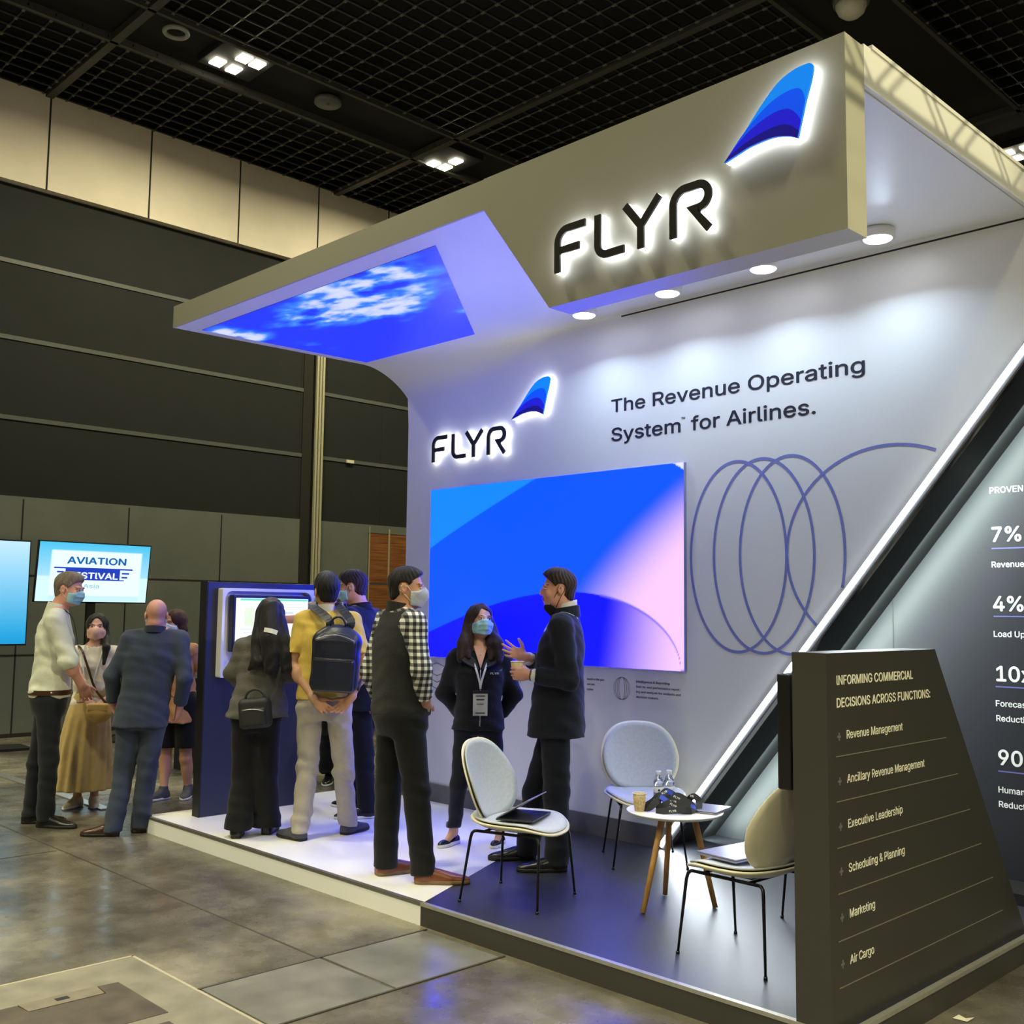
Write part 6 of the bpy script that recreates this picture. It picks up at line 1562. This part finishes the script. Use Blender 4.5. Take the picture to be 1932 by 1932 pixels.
def build_p6():
    P = Person('person', 'person in yellow polo and stone chinos, hands clasped behind the back', (610, 1582), PZ, (-0.10, 1.0), (-0.42, 0.9), 1.74, SK_TAN, pitch=-0.06)
    an = setfeet(P, [(656, 1573), (564, 1585)], [(0.5, 0.85), (-0.72, 0.6)])
    P.skeleton(P.J(616, 1117), P.J(619, 1152), P.J(612, 1328), el=[P.J(689, 1258, -0.03), P.J(551, 1254, -0.03)], wr=[P.J(660, 1319, -0.165), P.J(595, 1320, -0.165)],
               kn=[P.J(648, 1452, 0.02), P.J(580, 1455, 0.02)], an=an, sw=0.165)
    P.body(armr=1.0, hd=[((-0.62, -0.12, -0.62), (-0.25, -0.92, 0.1), dict(curl=0.55, spread=0.3, fc=[0.15, 0.6, 0.9, 1.0], thumb=0.7)), ((0.66, -0.12, -0.58), (0.25, -0.92, 0.1), dict(curl=0.55, spread=0.3, fc=[0.15, 0.6, 0.9, 1.0], thumb=0.7))], hair_c=H_BLK)
    P.hair_short(H_BLK, 0.018, line=-0.022, top=0.030, rough=0.0022, back=-0.078, seed=3)
    P.mask(MK_WHT, M_LOOP)
    P.trousers(C_STONE, thigh=0.090, knee=0.070, hem=0.062, seed=5.0, hipw=.172, hipd=.128, hemz=0.055, folds=0.009)
    P.top('polo_shirt', C_YEL, [(0.05, .186, .134, -.005), (0.2, .184, .128, 0), (0.45, .184, .128, .0), (0.68, .188, .130, .004), (0.86, .175, .106, 0), (0.98, .09, .072, 0)], sl=0.74, upper=0.062, neckcut=0.058, folds=0.005, seed=6.0)
    P.collar('collar', C_WHT, h=0.045, r=0.064, open_=0.3, th=0.006)
    P.shoe(0, L_SNK, L_DSOLE, L=0.28); P.shoe(1, L_SNK, L_DSOLE, L=0.28)
    # wristwatch on the left wrist
    d = nrmz(P.wr[1]-P.el[1]); c = P.wr[1]-d*0.03; x = nrmz(np.cross(d, (0, -1, 0))); y = np.cross(d, x)
    w = tube('wristwatch', [c+(x*math.cos(a)+y*math.sin(a))*0.030 for a in np.linspace(0, 2*math.pi, 20, endpoint=False)], 0.006, M_STEEL, P.root, closed=True)
    # backpack
    t = thing('backpack', 'dark navy leather backpack on the back of the yellow polo wearer', 'backpack', tuple(P.O), YAW)
    M_BP = mat('navy_leather', rgb(26, 31, 50), 0.34, noise=0.12, scale=10, bump=0.06, bscale=120)
    c = P.J(634, 1242, -0.215); a = 0.05; M = np.array([[math.cos(a), 0, math.sin(a)], [0, 1, 0], [-math.sin(a), 0, math.cos(a)]])
    L = lambda x, y, z: c+M@np.array([x, y, z])
    g = Sdf(c-0.3, c+0.3, 0.0065); g.rbox(L(0, 0, -0.03), (0.158, 0.075, 0.190), M, 0.055); g.ell(L(0, 0, 0.12), (0.150, 0.072, 0.105), M, 0.04); g.disp(FOLD(0.003, 12, 14, 1.0)); g.obj('main_compartment', M_BP, t)
    g = Sdf(c-0.3, c+0.3, 0.0065); g.rbox(L(0, -0.07, -0.105), (0.140, 0.03, 0.112), M, 0.028); pk = g.obj('front_pocket', M_BP, t)
    g = Sdf(c-0.3, c+0.3, 0.0065); g.rbox(L(0, -0.060, 0.055), (0.140, 0.026, 0.075), M, 0.026); g.ell(L(0, -0.052, 0.12), (0.125, 0.030, 0.060), M, 0.03); g.obj('upper_panel', M_BP, t)
    tube('zip', [L(x, -0.098, 0.125+0.03*math.cos(x*11)-0.6*x*x) for x in np.linspace(-0.13, 0.13, 16)], 0.003, M_STEEL, t, n=6)
    tube('zip', [L(x, -0.101, 0.0-0.2*x*x) for x in np.linspace(-0.13, 0.13, 12)], 0.003, M_BP, t, n=6)
    tube('handle', [L(0.05*math.cos(q), -0.02, 0.215+0.058*math.sin(q)) for q in np.linspace(0, math.pi, 12)], 0.008, M_BP, t)
    for sx, i in ((1, 0), (-1, 1)):
        sp = P.sh[i]*0.55+P.nb*0.45; sp = np.array([sp[0], sp[1], sp[2]])
        ribbon('shoulder_strap', [L(sx*0.06, 0.03, 0.19), L(sx*0.075, 0.04, 0.25), sp+np.array([0, -0.075, 0.062]), sp+np.array([0, -0.02, 0.088]), sp+np.array([0, 0.05, 0.072]), sp+np.array([sx*0.01, 0.125, -0.03]), sp+np.array([sx*0.05, 0.15, -0.2]), L(sx*0.15, 0.16, -0.10), L(sx*0.15, 0.05, -0.19)],
               [Vector((0, -1, 0.3)), Vector((0, -1, 0.3)), Vector((0, -0.75, 0.7)), Vector((0, -0.1, 1)), Vector((0, 0.4, 1)), Vector((0, 1, 0.3)), Vector((sx*0.4, 1, 0)), Vector((sx, 0.6, 0)), Vector((sx, 0, 0))], 0.055, M_BP, t, 0.010)
    return P
def build_p7():
    P = Person('person', 'person in dark navy jacket and mask pointing at the kiosk screen', (690, 1536), PZ, (-0.85, 0.35), (-0.98, 0.12), 1.82, SK_ROSY, pitch=-0.15)
    an = setfeet(P, [(676, 1526), (694, 1543)], [(-0.8, 0.4), (-0.9, -0.25)])
    P.skeleton(P.J(665, 1108), P.J(681, 1147), P.J(690, 1305), el=[P.J(592, 1166, 0.08), P.J(706, 1250, -0.20)], wr=[P.J(522, 1170, 0.05), P.J(694, 1318, -0.14)],
               kn=[P.J(676, 1420, 0.08), P.J(686, 1425, -0.08)], an=an, sw=0.185)
    P.body(armr=1.0, hd=[((-1, -0.05, -0.06), (0, 0.3, -1), dict(curl=0.5, fc=[0.05, 0.9, 1.0, 1.0])), None], hair_c=H_DBR)
    P.hair_short(H_DBR, 0.016, line=-0.012, top=0.016, rough=0.002, back=-0.088)
    P.mask(MK_BLUE, M_LOOP)
    P.trousers(C_BLK, thigh=0.090, knee=0.072, hem=0.066, seed=7.0)
    P.top('jacket', C_DSUIT, SPEC_SUIT, sl=1.05, upper=0.064, cuff=0.052, neckcut=0.064, folds=0.003, seed=8.0)
    P.collar('jacket_collar', C_DSUIT, h=0.042, r=0.070, open_=0.5, th=0.010)
    P.collar('shirt_collar', C_CRM, h=0.035, r=0.058, open_=0.35, th=0.004)
    P.shoe(0, L_BLK, L_WSOLE, L=0.30); P.shoe(1, L_BLK, L_WSOLE, L=0.30)
    return P
def build_p8():
    P = Person('person', 'person in charcoal vest over plaid shirt with brown shoes, standing at the platform front', (762, 1657), PZ, (0.84, 0.54), (0.99, -0.02), 1.77, SK_OLIVE, pitch=-0.02)
    an = setfeet(P, [(800, 1666), (726, 1650)], [(0.98, 0.02), (0.85, 0.5)])
    P.skeleton(P.J(768, 1110), P.J(755, 1152), P.J(756, 1352), el=[P.J(796, 1264, -0.22), P.J(697, 1268, 0.13)], wr=[P.J(803, 1322, -0.13), P.J(718, 1326, 0.22)],
               kn=[P.J(786, 1492, -0.08), P.J(732, 1488, 0.10)], an=an, sw=0.188)
    P.body(hd=[((-0.25, 0.55, -0.8), (-0.2, 0.95, 0), dict(curl=0.9)), ((0.4, 0.2, -0.9), (0, -0.9, 0), dict(curl=0.6))], hair_c=H_BLK)
    P.hair_short(H_BLK, 0.010, line=-0.004, top=0.006, rough=0.0015, back=-0.09, recede=0.02)
    P.mask(MK_GREY, M_LOOP, z0=-0.114, z1=0.0, puff=0.013, pleats=False)
    P.trousers(C_BLK, thigh=0.098, knee=0.076, hem=0.068, seed=9.0, hipw=.19, hipd=.145, folds=0.005, waist=.17)
    P.top('shirt', C_PLAID, SPEC_SHIRT, sl=1.9, upper=0.056, cuff=0.046, neckcut=0.055, folds=0.004, seed=1.0, shr=0.062)
    P.top('vest', C_VEST, [(0.02, .190, .150, 0), (0.08, .194, .153, 0), (0.25, .188, .148, .0), (0.45, .190, .146, .002), (0.68, .198, .144, .0), (0.85, .168, .116, -0.004), (0.97, .10, .08, 0)], sl=0, shr=0.058, neckcut=0.06, folds=0.003, seed=2.0, trap=0.064)
    P.collar('vest_collar', C_VEST, h=0.052, r=0.068, open_=0.4, th=0.008)
    P.shoe(0, L_BRN, L_SOLE, L=0.315, W=0.05); P.shoe(1, L_BRN, L_SOLE, L=0.315, W=0.05)
    return P
def build_p9():
    P = Person('person', 'person with long brown hair, blue mask and badge in black FLYR jacket', (897, 1600), PZ, (0.06, -1.0), (0.42, -0.9), 1.575, SK_LIGHT, pitch=0.14, roll=0.06)
    an = setfeet(P, [(855, 1592), (943, 1592)], [(-0.5, -0.85), (-0.25, -0.95)], az=0.075)
    P.skeleton(P.J(906, 1172), P.J(906, 1224), P.J(903, 1362), el=[P.J(838, 1308, 0.06), P.J(969, 1312, 0.06)], wr=[P.J(872, 1350, 0.12), P.J(944, 1352, 0.12)],
               kn=[P.J(866, 1480, -0.02), P.J(934, 1480, -0.02)], an=an, sw=0.17, hw=0.088)
    P.body(fem=True, bare_legs=False, hair_c=H_DBR, hd=[((0.6, 0.3, -0.6), (0, -1, 0), dict(curl=0.6)), ((-0.6, 0.3, -0.6), (0, -1, 0), dict(curl=0.6))])
    J = P.J
    P.hair_long(H_DBR, [([P.hl(0.066, -0.01, 0.03), P.hl(0.082, -0.02, -0.06), J(874, 1215, -0.075), J(868, 1243, -0.11)], [0.030, 0.040, 0.042, 0.022]), ([P.hl(0.06, -0.04, 0.0), J(884, 1212, -0.04), J(884, 1240, -0.11)], [0.035, 0.034, 0.018]),
                        ([P.hl(-0.066, -0.02, 0.03), P.hl(-0.084, -0.02, -0.05), J(938, 1216, -0.07), J(943, 1246, -0.11)], [0.030, 0.042, 0.044, 0.022]), ([P.hl(-0.06, -0.04, 0.0), J(928, 1215, -0.04), J(926, 1244, -0.115)], [0.035, 0.036, 0.018]), ([P.hl(0, -0.075, 0.0), J(905, 1222, 0.15)], [0.055, 0.055])], strand=0.005, cap=0.012, freq=80)
    P.mask(MK_BLUE, M_LOOP)
    P.trousers(C_NVY, thigh=0.088, knee=0.062, hem=0.050, hipw=.178, hipd=.13, seed=4.0, hemz=0.115, waist=.14)
    for i in (0, 1):
        a = P.an[i]; lathe('turned_cuff', [(0.047, 0.0), (0.050, 0.004), (0.050, 0.028), (0.047, 0.032)], mat('pale_denim_cuff', rgb(92, 92, 98), 0.8), P.root, n=24, loc=(a[0], a[1], 0.108))
    P.top('jacket', C_SOFT, [(-0.10, .195, .150, 0), (0.05, .185, .142, 0), (0.3, .165, .128, 0), (0.5, .172, .132, .006), (0.68, .185, .140, .012), (0.86, .160, .104, 0), (0.98, .085, .072, 0)], sl=1.92, upper=0.062, cuff=0.05, neckcut=0.058, folds=0.004, seed=5.0, shr=0.064)
    f3 = np.append(P.f, 0); r3 = np.append(P.r, 0); up = np.array([0, 0, 1.0]); n = P.nb
    # open collar flaps, neckline, zip, chest logo
    for sx in (-1, 1):
        o = mesh_obj('collar_flap', [n+r3*sx*0.065+up*0.035-f3*0.01, n+r3*sx*0.012+f3*0.150-up*0.125, n+r3*sx*0.075+f3*0.150-up*0.095, n+r3*sx*0.135+f3*0.118-up*0.060, n+r3*sx*0.115+f3*0.04+up*0.018,
                     n+r3*sx*0.060+up*0.030-f3*0.02, n+r3*sx*0.010+f3*0.138-up*0.130, n+r3*sx*0.075+f3*0.136-up*0.105, n+r3*sx*0.135+f3*0.10-up*0.070, n+r3*sx*0.11+f3*0.03+up*0.006], [(0, 1, 2, 3, 4), (9, 8, 7, 6, 5), (0, 5, 6, 1), (1, 6, 7, 2), (2, 7, 8, 3), (3, 8, 9, 4), (4, 9, 5, 0)], C_DGREY, P.root)
    mesh_obj('neck_opening', [n+r3*0.045+f3*0.062+up*0.02, n-r3*0.045+f3*0.062+up*0.02, n+f3*0.148-up*0.125, n+r3*0.03+f3*0.03, n-r3*0.03+f3*0.03, n+f3*0.11-up*0.12], [(0, 2, 1), (3, 4, 5), (0, 3, 5, 2), (1, 2, 5, 4), (0, 1, 4, 3)], SK_LIGHT, P.root)
    lathe('pendant', [(0.001, -0.005), (0.005, 0.0), (0.001, 0.005)], M_STEEL, P.root, n=12, loc=tuple(n+f3*0.108-up*0.035))
    zp = [n+f3*(0.146+0.004*math.sin(t*3))*1.0+up*(-0.13-0.36*t) for t in np.linspace(0, 1, 8)]
    tube('zip', [np.array([q[0], q[1], q[2]])+f3*(-0.004 if i < 2 else 0.0) for i, q in enumerate(zp)], 0.003, M_STEEL, P.root, n=6)
    sw_ = nrmz(r3); 
    R = Matrix((tuple(-r3), tuple(up), tuple(f3))).transposed()
    text_mesh('chest_logo', 'FLYR', 0.017, tuple(n-r3*0.062+f3*0.151-up*0.158), M_TXW, P.root, rot=R, width=0.055, depth=0.001, weight=0.02)
    mesh_obj('chest_emblem', [n-r3*0.120+f3*0.146-up*0.138, n-r3*0.138+f3*0.145-up*0.135, n-r3*0.141+f3*0.145-up*0.118, n-r3*0.122+f3*0.145-up*0.134], [(0, 1, 2, 3)], mat('emblem_teal', rgb(70, 150, 170), 0.5), P.root)
    # lanyard and badge
    for sx in (-1, 1): ribbon('lanyard', [n+r3*sx*0.05+f3*0.10-up*0.075, n+r3*sx*0.028+f3*0.155-up*0.13, n+r3*sx*0.004+f3*0.162-up*0.215, n+f3*0.163-up*0.25], Vector(f3), 0.013, M_WWEB, P.root, 0.002)
    bp = n+f3*0.166-up*0.262; b = P.badge(bp, M_BDG, 0.094, 0.158)
    box_pts = lambda a0, a1, z0, z1, dz: [bp+r3*a0+up*z0+f3*dz, bp+r3*a1+up*z0+f3*dz, bp+r3*a1+up*z1+f3*dz, bp+r3*a0+up*z1+f3*dz]
    def slab(name, a0, a1, z0, z1, m):
        V = box_pts(a0, a1, z0, z1, 0.0042)+box_pts(a0, a1, z0, z1, 0.0056); mesh_obj(name, V, [(3, 2, 1, 0), (4, 5, 6, 7), (0, 1, 5, 4), (1, 2, 6, 5), (2, 3, 7, 6), (3, 0, 4, 7)], m, b)
    slab('badge_header', -0.047, 0.047, -0.018, 0.0, M_BLACK)
    slab('badge_print', -0.03, 0.03, -0.036, -0.030, M_INK); slab('badge_print', -0.026, 0.026, -0.060, -0.053, M_INK); slab('badge_print', -0.022, 0.022, -0.086, -0.083, M_INK); slab('badge_print', -0.03, 0.03, -0.144, -0.138, M_INK)
    M_FLAT = mat('black_flat_leather', rgb(20, 20, 22), 0.3)
    P.shoe(0, M_FLAT, L_WSOLE, L=0.235, W=0.040, low=True); P.shoe(1, M_FLAT, L_WSOLE, L=0.235, W=0.040, low=True)
    return P
def build_p10():
    P = Person('person', 'person in dark suit gesturing with one hand and holding a cup', (1030, 1634), PZ, (-0.98, 0.16), (-1.0, -0.03), 1.775, SK_ROSY, pitch=0.0)
    an = setfeet(P, [(994, 1620), (1052, 1643)], [(-0.95, -0.2), (-0.98, -0.12)])
    cw = P.J(976, 1268, -0.09)
    P.skeleton(P.J(1053, 1112), P.J(1066, 1160), P.J(1051, 1350), el=[P.J(1046, 1268, 0.19), P.J(1074, 1284, -0.22)], wr=[P.J(992, 1240, 0.02), P.J(1001, 1273, -0.165)],
               kn=[P.J(1012, 1490, 0.09), P.J(1050, 1498, -0.09)], an=an, sw=0.19)
    P.body(hd=[((-0.93, -0.05, 0.36), (0.1, -0.95, 0.25), dict(curl=0.22, spread=0.55, thumb=1.15, fc=[0.1, 0.2, 0.35, 0.5])), ((-1.0, 0.12, 0.03), (0.12, 1.0, 0.0), dict(curl=1.15, spread=0.05, thumb=0.55, fc=[1.0, 1.1, 1.15, 1.2]))], hair_c=H_DBR)
    P.hair_short(H_DBR, 0.012, line=-0.004, top=0.020, rough=0.002, back=-0.080, fringe=0.008)
    # mask pulled under the chin
    g = Sdf(P.hc-0.22, P.hc+0.15, 0.0036); g.ell(P.hl(0, 0.048, -0.112), np.array([0.050, 0.042, 0.034])*P.hk, P.HM); g.ell(P.hl(0, 0.028, -0.140), np.array([0.044, 0.034, 0.030])*P.hk, P.HM, 0.02)
    mk = g.obj('face_mask', MK_BLK, P.root, 2)
    for sx in (-1, 1): tube('ear_loop', [P.hl(sx*0.046, 0.052, -0.10), P.hl(sx*0.074, 0.018, -0.03), P.hl(sx*0.083, -0.02, 0.022), P.hl(sx*0.084, -0.036, 0.0), P.hl(sx*0.079, -0.012, -0.045), P.hl(sx*0.052, 0.02, -0.122)], 0.0019, M_DLOOP, mk, n=6)
    P.trousers(C_DSUIT, thigh=0.094, knee=0.078, hem=0.072, seed=2.0, hipw=.182, hipd=.14, hemz=0.03)
    P.top('dress_shirt', C_WHT, [(-0.06, .172, .13, 0), (0.2, .166, .125, .0), (0.45, .170, .130, .005), (0.68, .186, .132, .010), (0.85, .172, .112, 0.004), (0.98, .09, .076, 0)], sl=1.97, upper=0.05, cuff=0.038, neckcut=0.066, folds=0.0, shr=0.055)
    P.top('suit_jacket', C_DSUIT, [(-0.20, .200, .175, .0), (0.0, .192, .165, .0), (0.28, .178, .150, .004), (0.5, .184, .146, .008), (0.7, .200, .142, .008), (0.86, .180, .112, 0), (0.98, .10, .078, 0)], sl=1.84, upper=0.058, cuff=0.048, neckcut=0.066, folds=0.004, seed=3.0, shr=0.066,
          extra=lambda g: g.ell(P.nb+np.append(P.f, 0)*0.125-np.array([0, 0, 0.06]), (0.048, 0.062, 0.165), np.stack([np.append(P.r, 0), np.append(P.f, 0), np.array([0, 0, 1.0])], -1), 0.0, True))
    P.collar('shirt_collar', C_WHT, h=0.085, r=0.062, open_=0.25, th=0.005)
    P.collar('jacket_collar', C_DSUIT, h=0.055, r=0.074, open_=0.75, th=0.012)
    f3 = np.append(P.f, 0); r3 = np.append(P.r, 0); up = np.array([0, 0, 1.0]); n = P.nb
    d = nrmz(P.wr[1]-P.el[1]); c = P.wr[1]-d*0.005; x = nrmz(np.cross(d, (0, -1, 0))); y = np.cross(d, x)
    tube('wristwatch', [c+(x*math.cos(a)+y*math.sin(a))*0.032 for a in np.linspace(0, 2*math.pi, 20, endpoint=False)], 0.006, mat('watch_bronze', rgb(96, 88, 74), 0.4, metal=0.6), P.root, closed=True)
    P.shoe(0, L_BLK, L_DSOLE, L=0.30); P.shoe(1, L_BLK, L_DSOLE, L=0.30)
    cc = P.J(976, 1281, -0.115)
    w = P.O+P.R*cc[0]+P.A*cc[1]+np.array([0, 0, cc[2]])
    cup('paper_cup', 'plain kraft paper cup held by the person in the dark suit', tuple(w), h=0.105, r0=0.029, r1=0.041)
    return P
def build_p11():
    P = Person('person', 'person behind the kiosk with only dark trouser legs and shoes showing', (645, 1478), 0.0, (0.1, -1.0), (0.1, -1.0), 1.72, SK_TAN)
    an = setfeet(P, [(621, 1477), (672, 1482)], [(0.0, -1.0), (0.1, -1.0)])
    P.skeleton(P.J(645, 1153), P.J(645, 1187), P.J(645, 1297), el=[P.J(608, 1240), P.J(682, 1240)], wr=[P.J(606, 1290), P.J(684, 1290)], kn=[P.J(624, 1390), P.J(668, 1390)], an=an)
    P.body(hair_c=H_DBR)
    P.hair_short(H_DBR, 0.013)
    P.trousers(C_BLK, thigh=0.10, knee=0.10, hem=0.10, hemz=0.10, seed=1.0, folds=0.006)
    P.top('shirt', C_BLK, SPEC_SHIRT, sl=1.9)
    P.shoe(0, L_BLK, L_WSOLE, L=0.29); P.shoe(1, L_BLK, L_WSOLE, L=0.29)
    return P
import time as _t
if not os.environ.get('NOPEOPLE'):
    for fn in (build_p1, build_p2, build_p3, build_p4, build_p5, build_p6, build_p7, build_p8, build_p9, build_p10, build_p11):
        _s = _t.time(); fn(); print(fn.__name__, round(_t.time()-_s, 2))
